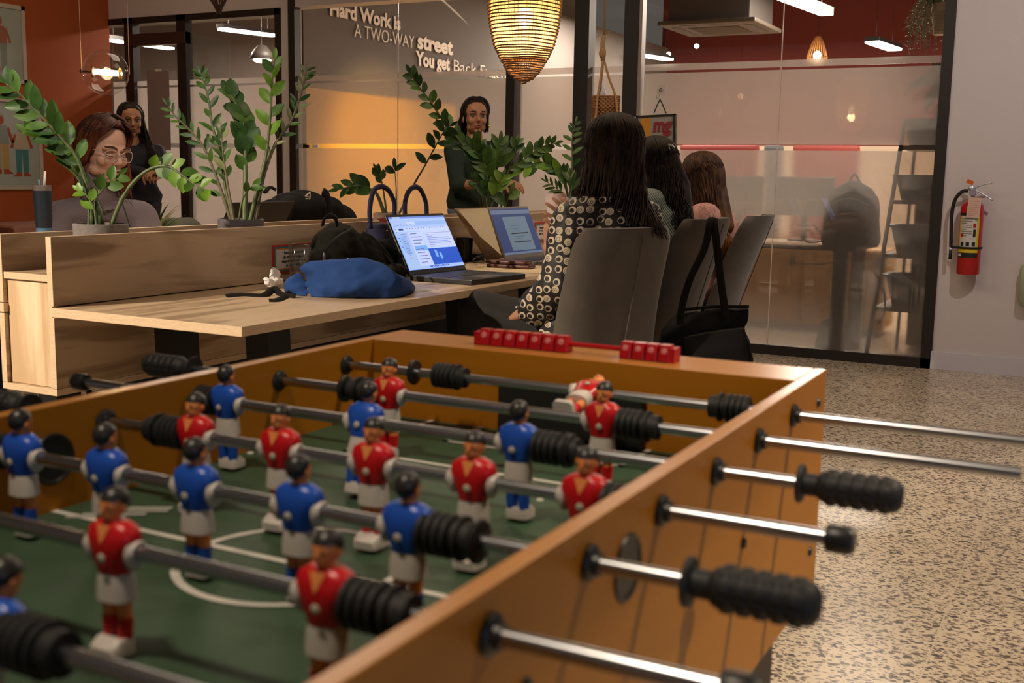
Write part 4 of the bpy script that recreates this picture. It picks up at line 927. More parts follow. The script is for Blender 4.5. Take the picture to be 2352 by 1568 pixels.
F1 = emi('screen_navy', (.016, .035, .13), .9); F2 = emi('screen_grey_page', (.085, .135, .19), 1.1); F3 = emi('screen_bar', (.09, .13, .22), 1.0); F4 = emi('screen_dim_ink', (.01, .02, .03), .4)
ui2 = [(0, 0, 1, 1, F1), (0, .88, 1, .97, F3), (0, 0, 1, .05, F3), (.24, .08, .84, .82, F2), (.34, .44, .78, .465, F4), (.34, .255, .78, .28, F4), (.40, .62, .62, .626, F4), (.34, .555, .55, .56, F4), (.36, .50, .60, .505, F4), (.36, .38, .66, .385, F4), (.36, .33, .60, .335, F4)]
L2 = laptop('b', 'grey laptop with a dim blue document on screen, beside the open folder', onz(1161, 598, .766), onz(1252, 588, .766), .24, *fit_lid(onz(1161, 598, .766), onz(1252, 588, .766), (1119, 475), (1213, 474)),
       mat('laptop_grey', (.10, .095, .09), .4), mat('laptop_lid_grey', (.20, .18, .165), .4), mat('grey_bezel', (.16, .145, .13), .4), ui2)
bl, br = onx(470, 535, -3.35), onx(618, 522, -3.35); bl.z = br.z = .768
laptop('c', 'dark laptop seen from behind beyond the tallest potted plant', bl, br, -.24, onx(484, 466, -3.20), onx(634, 464, -3.20), mat('laptop_black', (.02, .02, .02), .4), mat('laptop_lid_matt', (.012, .010, .010), .45), None, [])

# --- folder standing open like a tent
t = thing('folder', 'open cardboard folder propped upright between the two laptops', 'folder', onz(1130, 600, .75))
CARD = mat('cream_card', (.68, .58, .40), .7); CARD2 = mat('brown_card_edge', (.30, .20, .13), .7)
def sheet(nm, pts, m, par, th=.003):
    bm = B(); n = (pts[1]-pts[0]).cross(pts[2]-pts[0]).normalized()*th; a = [bm.verts.new(p) for p in pts]; b = [bm.verts.new(p+n) for p in pts]
    bm.faces.new(a); bm.faces.new(b[::-1])
    for i in range(len(a)): bm.faces.new((a[i], a[(i+1) % len(a)], b[(i+1) % len(a)], b[i]))
    return build(nm, bm, m, par)
p1, p2, p3, p4 = onx(1043, 478, -2.56), onx(1119, 477, -2.52), onx(1152, 585, -2.44), onz(1124, 601, .7515)
sheet('cover', [p1, onx(1128, 476, -2.54), onx(1160, 590, -2.46), p4], CARD2, t, .004)
sheet('paper', [onx(1052, 481, -2.525), onx(1119, 478, -2.495), onx(1152, 586, -2.415), onx(1103, 543, -2.455)], CARD, t, .0012)
sheet('back_cover', [onx(1043, 478, -2.565), onx(1052, 478, -2.62), onz(1140, 594, .752), p4-V((.006, 0, 0))], mat('marbled_board', (.16, .10, .07), .6, var=((60, 60, 60), .5, 2)), t, .003)
# --- papers and wallet cases
bm = B(); c = [onz(1062, 622, .7508), onz(1075, 601, .7508), onz(1245, 606, .7508), onz(1243, 627, .7508)]
a = [bm.verts.new(p) for p in c]; b = [bm.verts.new(p+V((0, 0, .0015))) for p in c]; bm.faces.new(a); bm.faces.new(b[::-1])
for i in range(4): bm.faces.new((a[i], a[(i+1) % 4], b[(i+1) % 4], b[i]))
tag(build('paper_envelope', bm, mat('manila_paper', (.56, .43, .27), .7), None), 'manila envelope lying flat beneath the brown leather cases', 'envelope')
LEA = mat('oxblood_leather', (.085, .022, .014), .4); c1, c2 = onz(1117, 614, .752), onz(1216, 619, .752)
for k, (dz, s, l) in enumerate(((0, 0, 'brown leather case lying on the envelope, under its twin'), (.0155, .012, 'brown leather case on top of its twin, before the grey laptop'))):
    d = (c2-c1).normalized(); M = axes(c1+V((-s, s, dz+.001)), d, V((-d.y, d.x, 0))); Lc = (c2-c1).length*(.98 if k == 0 else .92)
    bm = B(); xbox(bm, M, (0, 0, 0), (Lc, .085, .0145), bev=.005); cs = build('wallet_case', bm, LEA, None, True, 40); tag(cs, l, 'case', 'leather cases on the desk')
    bm = B(); xbox(bm, M, (Lc-.004, .02, .005), (Lc+.002, .06, .009), bev=.001); build('clasp', bm, CHROME, cs)
# --- dark mug and cables behind
p = onz(1066, 601, .75); bm = B(); lathe(bm, [(0, .001), (.036, .001), (.040, .11), (.036, .11), (.033, .01), (0, .01)], 28, Matrix.Translation(p)); tag(build('mug', bm, mat('black_mug', (.015, .013, .012), .3), None, True, 40), 'black mug behind the bright laptop', 'mug')
bm = B(); tube(bm, bez([onz(1085, 598, .757), onz(1095, 590, .80), onz(1108, 588, .765), onz(1120, 590, .757)], 30), .004, 8); tube(bm, bez([onz(1085, 592, .757), onz(1097, 592, .775), onz(1112, 596, .757)], 24), .004, 8)
tag(build('charging_cable', bm, BPLAST, None, True), 'tangled black charging cable behind the bright laptop', 'cable')
bm = B(); p = onz(1090, 596, .751); box(bm, (p.x-.03, p.y-.045, .7505), (p.x+.03, p.y+.045, .782), bev=.006); tag(build('power_adapter', bm, BPLAST, None), 'black power adapter beside the tangled cable', 'adapter')
# --- phone
M = axes(onz(1010, 664, .7512)+V((-.005, 0, 0)), (-.12, -1, 0), (-1, .12, .0)); t = thing('phone', 'pale phone lying by the blue bag and the bright laptop', 'phone', M.translation)
bm = B(); xbox(bm, M, (0, 0, 0), (.15, .072, .0085), bev=.0035); build('case', bm, mat('cream_case', (.42, .38, .32), .5), t, True, 40)
bm = B(); xbox(bm, M, (.005, .004, .0085), (.145, .068, .0092)); build('screen', bm, emi('phone_screen', (.20, .33, .85), .45), t)
bm = B()
for y in (.030, .036): xbox(bm, M, (-.0006, y-.001, .003), (.0004, y+.001, .005))
build('speaker_hole', bm, BPLAST, t)
# --- drinking glass
def thin_glass():
    m = bpy.data.materials.new('thin_tumbler_glass'); m.use_nodes = True; nt = m.node_tree; nt.nodes.clear(); L = nt.links; o = N(nt, 'ShaderNodeOutputMaterial'); t = N(nt, 'ShaderNodeBsdfTransparent'); t.inputs[0].default_value = (.86, .87, .88, 1); g = N(nt, 'ShaderNodeBsdfGlossy'); g.inputs['Roughness'].default_value = .06
    f = N(nt, 'ShaderNodeLayerWeight'); p = N(nt, 'ShaderNodeMath', operation='POWER'); p.inputs[1].default_value = 2.2; q = N(nt, 'ShaderNodeMath', operation='MULTIPLY_ADD'); q.inputs[1].default_value = .7; q.inputs[2].default_value = .06; L.new(f.outputs['Facing'], p.inputs[0]); L.new(p.outputs[0], q.inputs[0])
    mx = N(nt, 'ShaderNodeMixShader'); L.new(q.outputs[0], mx.inputs[0]); L.new(t.outputs[0], mx.inputs[1]); L.new(g.outputs[0], mx.inputs[2]); L.new(mx.outputs[0], o.inputs[0]); return m
THINGLASS = thin_glass()
CLG = mat('drinking_glass', (.93, .95, .96), .03, trans=1, ior=1.45); p = onz(689, 655, .7505)
t = thing('drinking_glass', 'clear tumbler with a little dark drink in front of the framed notice', 'glass', p)
bm = B(); lathe(bm, [(0, 0), (.034, 0), (.0375, .004), (.0385, .145), (.0368, .1465), (.0355, .145), (.0345, .016), (0, .013)], 48, Matrix.Translation(p)); build('vessel', bm, THINGLASS, t, True, 50)
bm = B(); lathe(bm, [(0, .0135), (.0338, .017), (.0345, .046), (0, .046)], 40, Matrix.Translation(p)); build('drink', bm, mat('dark_drink', (.30, .17, .05), .05, trans=.7, ior=1.33), t, True, 50)
# --- crumpled tissue
bm = B(); p = onz(627, 661, .7505)
for dx, dy, dz, r in ((0, 0, .020, .024), (-.008, .018, .038, .021), (-.004, .010, .052, .017), (.004, -.026, .018, .019), (0, .022, .018, .019), (.002, -.038, .030, .010)): ell(bm, p+V((dx, dy, dz)), (r*.8, r, r*.85), 12, 8)
def crump(co):
    c = V((round(co.x*90)/90, round(co.y*90)/90, round(co.z*90)/90)); n = noise.noise_vector(co*70)*.006+noise.cell_vector(co*85)*.004; q = co+n; q.z = max(q.z, .7508); return q
TIS = mat('tissue_paper', (.92, .90, .90), .85)
o = blob('crumpled_tissue', bm, TIS, None, .0035, 2, crump); o.data.polygons.foreach_set('use_smooth', [False]*len(o.data.polygons)); tag(o, 'crumpled white tissue on the desk top', 'tissue')
# --- notices fixed to the divider
def notice(y0, y1, z0, z1, label, lines, grp):
    t = thing('notice', label, 'sign', (-2.657, (y0+y1)/2, z0), grp); x = -2.6585; bm = B()
    for k, (c, d) in enumerate((((.45, .03, .02), 0), ((.03, .18, .20), .007), ((.55, .25, .04), .013), ((.62, .58, .56), .018))):
        box(bm, (x, y0+d, z0+d), (x+.0025+.0004*k, y1-d, z1-d), k)
    build('card', bm, [mat('notice_red', (.42, .03, .02), .5), mat('notice_teal', (.03, .16, .19), .5), mat('notice_orange', (.50, .20, .03), .5), mat('notice_white', (.58, .54, .52), .5)], t)
    INK = mat('notice_ink', (.02, .02, .02), .6)
    for k, s in enumerate(lines):
        text('lettering', s, .0145, INK, t, axes((x+.0042, (y0+y1)/2, z1-.034-.0155*k), (0, 1, 0), (0, 0, 1)), .0002, .0004, .95, 'CENTER')
    return t
notice(3.188, 3.425, .780, .884, 'framed notice with red, teal and orange border, partly seen through the tumbler', ['Recuerda que al uso', 'de otras personas, no', 'dejes tus pertenencias en', 'el área, si para ...'], 'notices fixed to the desk divider')
a_, b_ = onx(1228, 545, -2.657), onx(1256, 576, -2.657)
notice(a_.y, a_.y+.22, .800, .905, 'framed notice on the divider between the grey laptop and the raised hand', ['Recuerda que al uso', 'de otras personas, no', 'dejes tus pertenencias'], 'notices fixed to the desk divider')

# --- bags
BLK = mat('black_nylon', (.006, .005, .0048), .65, spec=.12, bump=(260, .4, .001)); CHAR = mat('charcoal_canvas', (.010, .0095, .007), .85, spec=.12, bump=(300, .5, .001)); BLUE = mat('blue_fleece', (.010, .048, .19), .9, bump=(420, .5, .001))
STR = mat('dark_webbing', (.010, .009, .008), .8, spec=.15)
# slumped charcoal backpack
c = V((-2.42, 3.52, 0)); t = thing('backpack', 'charcoal backpack with a silver zip pull, slumped on the desk behind the blue bag', 'backpack', (c.x, c.y, .7505))
bm = B()
def dn(px, py, x): return onx(px, py, x)
ell(bm, (dn(815, 598, -2.50)), (.11, .15, .105), 24, 16); ell(bm, dn(775, 575, -2.50), (.10, .095, .105), 24, 16); ell(bm, dn(865, 600, -2.48), (.09, .12, .085), 24, 16); ell(bm, dn(758, 610, -2.49), (.09, .085, .085), 20, 14)
ell(bm, dn(905, 625, -2.36), (.05, .07, .035), 16, 10)
def floorclamp(z0, f):
    def g(co):
        q = f(co); q.z = max(q.z, z0); return q
    return g
bd = blob('body', bm, CHAR, t, .008, 5, floorclamp(.7512, lambda co: wrinkle(30, .005, (1, 1, 1.6))(wrinkle(10, .014, (1, 1, 1.6))(co))))
bm = B(); tube(bm, bez([dn(738, 620, -2.30), dn(745, 580, -2.325), dn(775, 545, -2.345), dn(810, 524, -2.39)], 24), .006, 8, flat=.6); build('zip_seam', bm, BLK, bd, True)
bm = B(); tube(bm, bez([dn(745, 615, -2.29), dn(744, 580, -2.30)]), .0035, 8); q = dn(744.5, 597, -2.287); xbox(bm, axes(q, (0, 1, .1), (0, -.1, 1)), (-.006, -.026, -.002), (.006, .018, .002), bev=.002); build('zip_pull', bm, CHROME, bd)
bm = B(); tube(bm, bez([dn(741, 518, -2.44), dn(745, 502, -2.43), dn(757, 495, -2.43), dn(770, 500, -2.44), dn(775, 518, -2.45)], 24), .009, 8, flat=.4); build('handle', bm, STR, t, True)
bm = B(); tube(bm, bez([dn(832, 533, -2.36), dn(858, 548, -2.33), dn(890, 585, -2.31), dn(912, 620, -2.30)], 24), .017, 8, flat=.35); build('shoulder_strap', bm, STR, t, True)
# blue soft bag
t = thing('soft_bag', 'bright blue soft bag with a small white badge on the desk', 'bag', onz(800, 690, .7505)); bm = B()
def bz(px, py): return onz(px, py, .75)
secs = []
for px, yb, yt, wd in ((672, 672, 655, .025), (686, 680, 634, .05), (712, 686, 618, .07), (745, 689, 603, .085), (780, 690, 592, .095), (820, 690, 589, .10), (858, 690, 594, .10), (885, 688, 616, .09), (912, 682, 634, .075), (936, 668, 648, .045)):
    b = onz(px, yb, .7515); q = onx(px, yt, b.x-wd*.8); h = max(.02, q.z-.7515); secs.append((V((b.x-wd*.8, q.y*.75+b.y*.25, .7515+h*.45)), V((wd, 0, 0)), V((0, 0, h*.55))))
loft(bm, secs, 26, power=2.3); body = blob('body', bm, BLUE, t, .006, 5, floorclamp(.7512, lambda co: wrinkle(26, .004, (1, 1, 2))(wrinkle(9, .012, (1, 1, 2))(co))))
q = onz(805, 607, .86)
M = axes(onx(803, 608, -2.135), (0, 1, -.15), (-.4, .1, 1)); bm = B(); xbox(bm, M, (-.007, -.007, 0), (.007, .007, .003)); build('badge', bm, mat('pale_badge', (.50, .58, .60), .5), body)
bm = B()
for k in range(6): tube(bm, bez([onx(798+6*k, 592+2*k, -2.16), onx(803+6*k, 597+(k % 2)*5, -2.15), onx(806+6*k, 593+(k % 3)*4, -2.15)], 8), .0011, 6)
build('stitched_script', bm, mat('pale_thread', (.34, .42, .55), .6), body)
for k, (pts, l) in enumerate((([(520, 680), (560, 677), (604, 679), (630, 673), (650, 679), (678, 682)], 0), ([(618, 690), (640, 689), (660, 680), (672, 672), (680, 664)], 0))):
    P = [onz(x, y, .7535) for x, y in pts]
    if k: P[-1].z += .012; P[-2].z += .008
    else: P[3].z += .012
    bm = B(); tube(bm, bez(P, 30), .012, 8, flat=.16, upv=(-.6, .6, .4)); build('strap', bm, STR, t, True)
# navy tote with tall handles
NVY = mat('navy_felt', (.020, .020, .058), .85, bump=(300, .3, .001)); LIN = mat('red_lining', (.40, .015, .012), .7); TRM = mat('purple_trim', (.09, .03, .05), .7)
t = thing('tote_bag', 'navy tote bag with two tall looped handles and a red lining, behind the bright laptop', 'bag', onz(905, 600, .7505)); xb = -2.52
bm = B(); a, b = onx(853, 505, xb), onx(950, 515, xb)
loft(bm, [(V((xb, (a.y+b.y)/2+.02, .753)), V((0, .14, 0)), V((.060, 0, 0))), (V((xb, (a.y+b.y)/2, .86)), V((0, .15, 0)), V((.055, 0, 0))), (V((xb, (a.y+b.y)/2, .955)), V((0, .155, 0)), V((.035, 0, 0)))], 28, power=3.2); blob('body', bm, NVY, t, .009, 4, wrinkle(11, .008))
bm = B(); q1, q2 = onx(866, 505, xb+.037), onx(895, 520, xb+.037); vs = [bm.verts.new(p) for p in (onx(866, 502, xb+.04), onx(896, 500, xb+.04), onx(892, 513, xb+.045), onx(880, 511, xb+.045))]; bm.faces.new(vs)
r_ = bmesh.ops.extrude_face_region(bm, geom=bm.faces[:]); bmesh.ops.translate(bm, verts=[v for v in r_['geom'] if isinstance(v, bmesh.types.BMVert)], vec=(-.004, 0, 0)); build('lining', bm, LIN, t)
for pts in ([(851, 525), (849, 480), (857, 440), (875, 428), (893, 438), (905, 465), (905, 500)], [(930, 500), (930, 465), (938, 440), (953, 429), (967, 437), (978, 465), (980, 495)]):
    P = bez([onx(x, y, xb+.03) for x, y in pts], 40); bm = B(); tube(bm, P, .0105, 10, flat=.75, upv=(0, 1, 0)); h = build('handle', bm, NVY, t, True)
    bm = B(); tube(bm, [p+V((.002, .0075, -.001)) for p in P], .0042, 6); build('edge_trim', bm, TRM, h, True)
bm = B(); ell(bm, onx(888, 530, xb+.062), .0035, 8, 6); build('stud', bm, mat('gold', (.8, .55, .15), .25, 1), t)
# big black backpack on the far desk
t = thing('large_backpack', 'large black backpack with a white angular emblem, beyond the dark laptop on the far desk', 'backpack', onx(710, 520, -3.3)+V((0, 0, -.18))); bm = B(); xb = -3.47
def dk(px, py, r, x=None): c = onx(px, py, x or xb); ell(bm, c, r, 22, 14)
zc = .86
for px, py, ry, rz in ((660, 476, .12, .085), (700, 474, .15, .095), (740, 480, .14, .085), (770, 496, .13, .08), (625, 490, .08, .085)): c = onx(px, py, xb); ell(bm, (c.x, c.y, c.z-.015), (.10, ry, rz), 22, 14); ell(bm, (c.x, c.y, .83), (.11, ry, .078), 22, 14)
lb = blob('body', bm, BLK, t, .01, 6, floorclamp(.752, wrinkle(8, .010)))
bm = B(); P = [onx(x, y, xb+.115) for x, y in ((742, 440), (752, 450), (758, 480), (760, 515))]; tube(bm, bez(P, 20), .022, 8, flat=.3, upv=(0, 1, 0)); build('shoulder_strap', bm, STR, t, True)
bm = B(); tube(bm, bez([onx(608, 442, xb+.06), onx(620, 430, xb+.06), onx(634, 436, xb+.08)], 14), .014, 8, flat=.5); build('handle', bm, STR, t, True)
EM = mat('white_emblem', (.62, .50, .42), .6); bm = B(); ex = xb+.112
Q = [(712, 442), (701, 450), (712, 453), (711, 457), (702, 456)]; P = [onx(x, y, ex) for x, y in Q]
for pa_, pb_ in ((P[0], P[1]), (P[1], P[2]), (P[0], P[2]), (P[2], P[3]), (P[3], P[4])): tube(bm, [pa_, pb_], .0028, 6)
build('emblem', bm, EM, lb)
bm = B(); P = [onx(x, y, xb-.02) for x, y in ((790, 462), (822, 508))]; loft(bm, [(V((xb-.02, P[0].y-.05, .80)), V((.07, 0, 0)), V((0, .02, .16))), (V((xb-.02, P[0].y+.06, .80)), V((.07, 0, 0)), V((0, .02, .11))), (V((xb-.02, P[1].y+.02, .775)), V((.05, 0, 0)), V((0, .02, .03)))], 20); tag(blob('grey_sack', bm, mat('grey_sack', (.055, .05, .045), .8), None, .01, 5, floorclamp(.7515, wrinkle(9, .008))), 'grey sack slumped behind the large black backpack', 'bag')
# tumbler with straws
t = thing('insulated_tumbler', 'tall dark insulated tumbler with a blue base and two straws by the orange wall', 'tumbler', at(99, 530, 4.1)*1); c = at(99, 480, 4.1); c = V((c.x, c.y, 0)); M = Matrix.Translation(c)
t.location = (c.x, c.y, .7505)
bm = B(); lathe(bm, [(0, .7515), (.024, .7515), (.0265, .755), (.0275, .93), (0, .93)], 32, M); build('lower_sleeve', bm, mat('steel_blue', (.07, .16, .25), .4), t, True, 40)
bm = B(); lathe(bm, [(0, .93), (.0275, .93), (.0300, .955), (.0325, 1.065), (0, 1.065)], 32, M); build('upper_body', bm, mat('dark_navy_steel', (.015, .022, .032), .35), t, True, 40)
bm = B(); lathe(bm, [(.0325, 1.065), (.0325, 1.085), (.030, 1.085), (.030, 1.07), (0, 1.07)], 32, M); build('clear_lid', bm, mat('smoky_plastic', (.35, .28, .25), .2, trans=.6), t, True, 40)
for dx, dz, m_ in ((.012, 1.135, WHITEP), (-.010, 1.105, mat('blue_straw', (.12, .20, .28), .4))):
    bm = B(); d = RI*dx; tube(bm, [c+d*.6+V((0, 0, 1.07)), c+d*1.1+V((0, 0, dz))], .0042, 8); build('straw', bm, m_, t, True)
# low red-brown bench and grey cushion beyond
bm = B(); a, b = at(-60, 508, 6.0), at(88, 518, 6.0); box(bm, (a.x-.2, a.y, .30), (b.x, a.y+.6, .84), bev=.04); box(bm, (a.x-.15, a.y+.05, 0), (a.x-.10, a.y+.1, .3)); box(bm, (b.x-.1, a.y+.05, 0), (b.x-.05, a.y+.1, .3)); box(bm, (a.x-.15, a.y+.5, 0), (a.x-.10, a.y+.55, .3)); box(bm, (b.x-.1, a.y+.5, 0), (b.x-.05, a.y+.55, .3))
tag(build('armchair', bm, mat('brown_leatherette', (.16, .05, .025), .5), None), 'red-brown low armchair by the orange wall beneath the posters', 'armchair')
c = at(400, 500, 5.4); t = thing('lounge_chair', 'rounded grey-green chair back beyond the red-haired person', 'chair', (c.x, c.y, 0))
WOOL = mat('grey_wool', (.08, .08, .06), .9)
bm = B(); loft(bm, [(V((c.x, c.y, .40)), V((.06, 0, 0)), V((0, .22, 0))), (V((c.x, c.y, .75)), V((.06, 0, 0)), V((0, .20, 0))), (V((c.x, c.y, c.z-.03)), V((.06, 0, 0)), V((0, .17, 0))), (V((c.x, c.y, c.z)), V((.03, 0, 0)), V((0, .12, 0)))], 24); blob('backrest', bm, WOOL, t, .012, 3, wrinkle(8, .006))
bm = B(); box(bm, (c.x-.48, c.y-.22, .36), (c.x, c.y+.22, .46), bev=.03); build('seat', bm, WOOL, t)
for dx in (-.42, -.04):
    for dy in (-.18, .18): bm = B(); tube(bm, [(c.x+dx, c.y+dy, .001), (c.x+dx, c.y+dy, .37)], .014, 8); build('leg', bm, BLACKM, t)
# far side chair carrying the cushion
def chair(nm, label, pos, ang, tilt, grp, m, zt=.985, w_=.46, low=.44):
    """upholstered desk chair: local +X is the rear"""
    t = thing(nm, label, 'chair', (pos.x, pos.y, 0), grp); R_ = Matrix.Translation((pos.x, pos.y, 0)) @ Matrix.Rotation(ang, 4, 'Z')
    def slab(z0, z1, n=15, th=.034):
        bm = B(); ny = 15; F = []; Bk = []
        for i in range(n+1):
            f = i/n; z = z0+(z1-z0)*f; e = 1 if f < .86 else sqrt(max(0, 1-((f-.86)/.15)**2)); wd = w_/2*(1.02-.10*f)*(.78+.22*e)
            rowf, rowb = [], []
            for j in range(ny+1):
                s = -1+2*j/ny; y = s*wd; x = (z-z0)*math.tan(tilt)-.060*(abs(s)**2.4)-.018*sin(pi*f)
                edge = sqrt(max(0, 1-abs(s)**8)); te = th*(.35+.65*edge)*(.5+.5*e if f > .86 else 1)
                rowf.append(bm.verts.new(R_ @ V((x-te, y, z)))); rowb.append(bm.verts.new(R_ @ V((x+te*.7, y, z))))
            F.append(rowf); Bk.append(rowb)
        for i in range(n):
            for j in range(ny):
                bm.faces.new((F[i][j], F[i][j+1], F[i+1][j+1], F[i+1][j])); bm.faces.new((Bk[i][j+1], Bk[i][j], Bk[i+1][j], Bk[i+1][j+1]))
            bm.faces.new((F[i][0], F[i+1][0], Bk[i+1][0], Bk[i][0])); bm.faces.new((F[i+1][ny], F[i][ny], Bk[i][ny], Bk[i+1][ny]))
        for j in range(ny):
            bm.faces.new((F[0][j+1], F[0][j], Bk[0][j], Bk[0][j+1])); bm.faces.new((F[n][j], F[n][j+1], Bk[n][j+1], Bk[n][j]))
        return bm
    bk = build('backrest', slab(low, zt), m, t, True, 60)
    bm = B(); P = [R_ @ V(((z-low)*math.tan(tilt)+.026, -.012, z)) for z in (low+.02, .6, .75, .9, zt-.02)]; tube(bm, P, .0022, 6); build('back_seam', bm, mat('seam_grey', (.10, .085, .07), .8), bk)
    bm = B(); xbox(bm, R_, (-.46, -.225, .425), (.02, .225, .495), bev=.025); build('seat', bm, m, t, True, 60)
    for sx in (-.40, -.04):
        for sy in (-.19, .19): bm = B(); tube(bm, [R_ @ V((sx, sy, .43)), R_ @ V((sx*1.05+.01, sy*1.1, .001))], [.014, .010], 10); build('leg', bm, BLACKM, t, True)
    return t
GREYV = mat('grey_velvet', (.092, .076, .062), .85, sheen=.25, var=((14, 14, 14), .12, 2), bump=(500, .3, .0008))
CG = 'grey upholstered chairs along the desk'
chair('desk_chair', 'grey upholstered chair holding the person in the patterned blouse', V((-1.450, 3.51, 0)), radians(-19), radians(10.5), CG, GREYV, w_=.50)
C2 = chair('desk_chair', 'grey upholstered chair with the black tote hanging from its back', V((-1.46, 4.16, 0)), radians(-4), radians(16), CG, GREYV, zt=1.00)
chair('desk_chair', 'grey upholstered chair farthest along the desk, beside the frosted glass', V((-1.535, 5.02, 0)), radians(4), radians(19), CG, GREYV, zt=.99, w_=.42)
chair('desk_chair', 'dark chair behind the red-haired person, at the tumbler side', at(190, 520, 4.75), radians(180), radians(8), None, mat('dark_grey_chair', (.035, .035, .035), .8), zt=.93)
# black tote on the second chair
t = thing('tote_bag', 'big black nylon tote hanging by its long handles from the second chair', 'bag', at(1625, 800, 4.05)); bm = B()
def T(px, py, D=4.02): return at(px, py, D)
secs = []
for (xl, yl), (xr_, yr), dp in (((1502, 880), (1726, 890), .055), ((1498, 800), (1728, 830), .07), ((1510, 770), (1725, 780), .075), ((1530, 745), (1716, 740), .06), ((1556, 716), (1720, 704), .030)):
    a, b = T(xl, yl), T(xr_, yr); c = (a+b)/2; ax = (b-a)/2; nn = V((0, 0, 1)).cross(ax).normalized(); secs.append((c, ax, nn*dp))
loft(bm, secs, 32, power=3.4); tb = blob('body', bm, BLK, t, .008, 4, lambda co: wrinkle(22, .008)(wrinkle(7, .024, (1, 1, 1.3))(co)))
bm = B(); a, b, c, d = T(1570, 775, 3.945), T(1716, 748, 3.95), T(1722, 850, 3.945), T(1560, 850, 3.93)
loft(bm, [((a+b)/2, (b-a)/2, V((.004, -.010, 0))), ((a+b+c+d)/4, (b-a)/2, V((.010, -.022, 0))), ((c+d)/2, (c-d)/2, V((.004, -.010, 0)))], 24, power=4); blob('front_pocket', bm, mat('black_nylon_soft', (.009, .008, .008), .6, spec=.15, bump=(200, .3, .001)), tb, .008, 4, wrinkle(9, .007))
for pts in ([(1640, 503, 4.05), (1632, 506, 3.99), (1618, 570, 3.97), (1585, 640, 3.96), (1566, 705, 3.96), (1562, 745, 3.95)], [(1642, 503, 4.06), (1640, 508, 3.99), (1647, 570, 3.97), (1655, 640, 3.96), (1664, 705, 3.96), (1667, 730, 3.96)]):
    bm = B(); tube(bm, bez([at(*p) for p in pts], 34), .0135, 8, flat=.3, upv=RI); build('handle', bm, STR, t, True)
# lumpy coat edge above the bag mouth
bm = B(); q = [T(1560, 712, 4.0), T(1720, 704, 4.0)]; tube(bm, bez([q[0], (q[0]+q[1])/2+V((0, 0, .006)), q[1]], 16), .006, 8); build('mouth_hem', bm, STR, tb, True)
# ================================================================== LAMPS, WALL THINGS
# glass globe lamp
c = at(242.5, 167, 5.0); R0 = .100; t = thing('globe_pendant_lamp', 'clear glass globe lamp with a glowing tube bulb, hanging before the orange wall', 'pendant lamp', c)
bm = B(); ell(bm, c, R0, 48, 32); build('glass_globe', bm, GLASS, t, True)
ax = (RI*.98+FW*.12+V((0, 0, -.04))).normalized(); TUBE = mat('glowing_tube', (1, .8, .5), .4, emit=(1, .72, .34), es=26)
bm = B(); capsule(bm, c-ax*.042+V((0, 0, .002)), c+ax*.060, .0125, .0125, 16); build('tube_bulb', bm, TUBE, t, True)
M0 = axes(c-ax*.052, ax.cross(V((0, 0, 1))), V((0, 0, 1))); DRK = mat('dark_bronze', (.06, .035, .02), .35, .6)
bm = B(); xM = M0; lathe(bm, [(0, -.004), (.022, -.004), (.026, 0), (.026, .005), (0, .006)], 28, M0); build('end_disc', bm, DRK, t, True, 40)
bm = B(); tube(bm, [c-ax*.102, c-ax*.05], .0045, 10); ell(bm, c-ax*.104, .008, 10, 8); build('spindle', bm, DRK, t, True)
bm = B(); M1 = axes(c+ax*.062, ax.cross(V((0, 0, 1))), V((0, 0, 1))); lathe(bm, [(0, .004), (.024, .003), (.028, 0), (.024, -.006), (0, -.008)], 28, M1); build('brass_socket', bm, mat('brass', (.75, .45, .10), .3, .9), t, True, 40)
for s in (-1, 1):
    q = c+ax*(.103*s); bm = B(); tube(bm, [q, q+V((0, 0, 2.0-0))], .0016, 6); build('hanging_wire', bm, mat('pale_wire', (.35, .22, .15), .5), t)
lamp('globe_light', 'POINT', c+V((0, 0, 0))+(-FW)*.03, 2.2, (1, .66, .34), .045)
# rattan lampshade
c = at(1204, 90, 4.5); px2 = 4.5/FPX; tipz = c.z-100*px2; t = thing('rattan_lampshade', 'glowing woven rattan lampshade shaped like a hanging drop', 'pendant lamp', (c.x, c.y, tipz))
prof = [(0, 2), (4, 8), (10, 20), (21, 33), (40, 45), (60, 58), (90, 71), (130, 80), (170, 84.5), (215, 84), (260, 76), (300, 60), (330, 42)]
def rad(h):
    h = h/px2
    for (a, ra), (b, rb) in zip(prof, prof[1:]):
        if a <= h <= b: return (ra+(rb-ra)*(h-a)/(b-a))*px2
    return 3*px2
RAT = mat('rattan', (.22, .105, .035), .6, var=((60, 60, 60), .3, 2)); Ht = 328*px2
bm = B(); h = .004; rr = random.Random(4); ph = 0
z = .004
while z < Ht:
    r = rad(z); tk = .0040; a0 = rr.uniform(0, 6)
    pts = [V((c.x+cos(a)*r, c.y+sin(a)*r, tipz+z+.0018*sin(a*2+a0)+.001*sin(a*5))) for a in [2*pi*k/40 for k in range(41)]]
    tube(bm, pts, tk, 6, cap=False, flat=.7); z += .0085 if z < .14 else .0135
build('rattan_coils', bm, RAT, t, True)
bm = B()
for k in range(60):
    a = 2*pi*k/60+rr.uniform(-.02, .02); pts = [V((c.x+cos(a)*rad(z*Ht)*.985, c.y+sin(a)*rad(z*Ht)*.985, tipz+z*Ht)) for z in [.012+.985*j/26 for j in range(27)]]; tube(bm, pts, .0011, 4, cap=False)
build('rattan_spokes', bm, RAT, t)
lin = bpy.data.materials.new('lampshade_lining'); lin.use_nodes = True; nt = lin.node_tree; nt.nodes.clear()
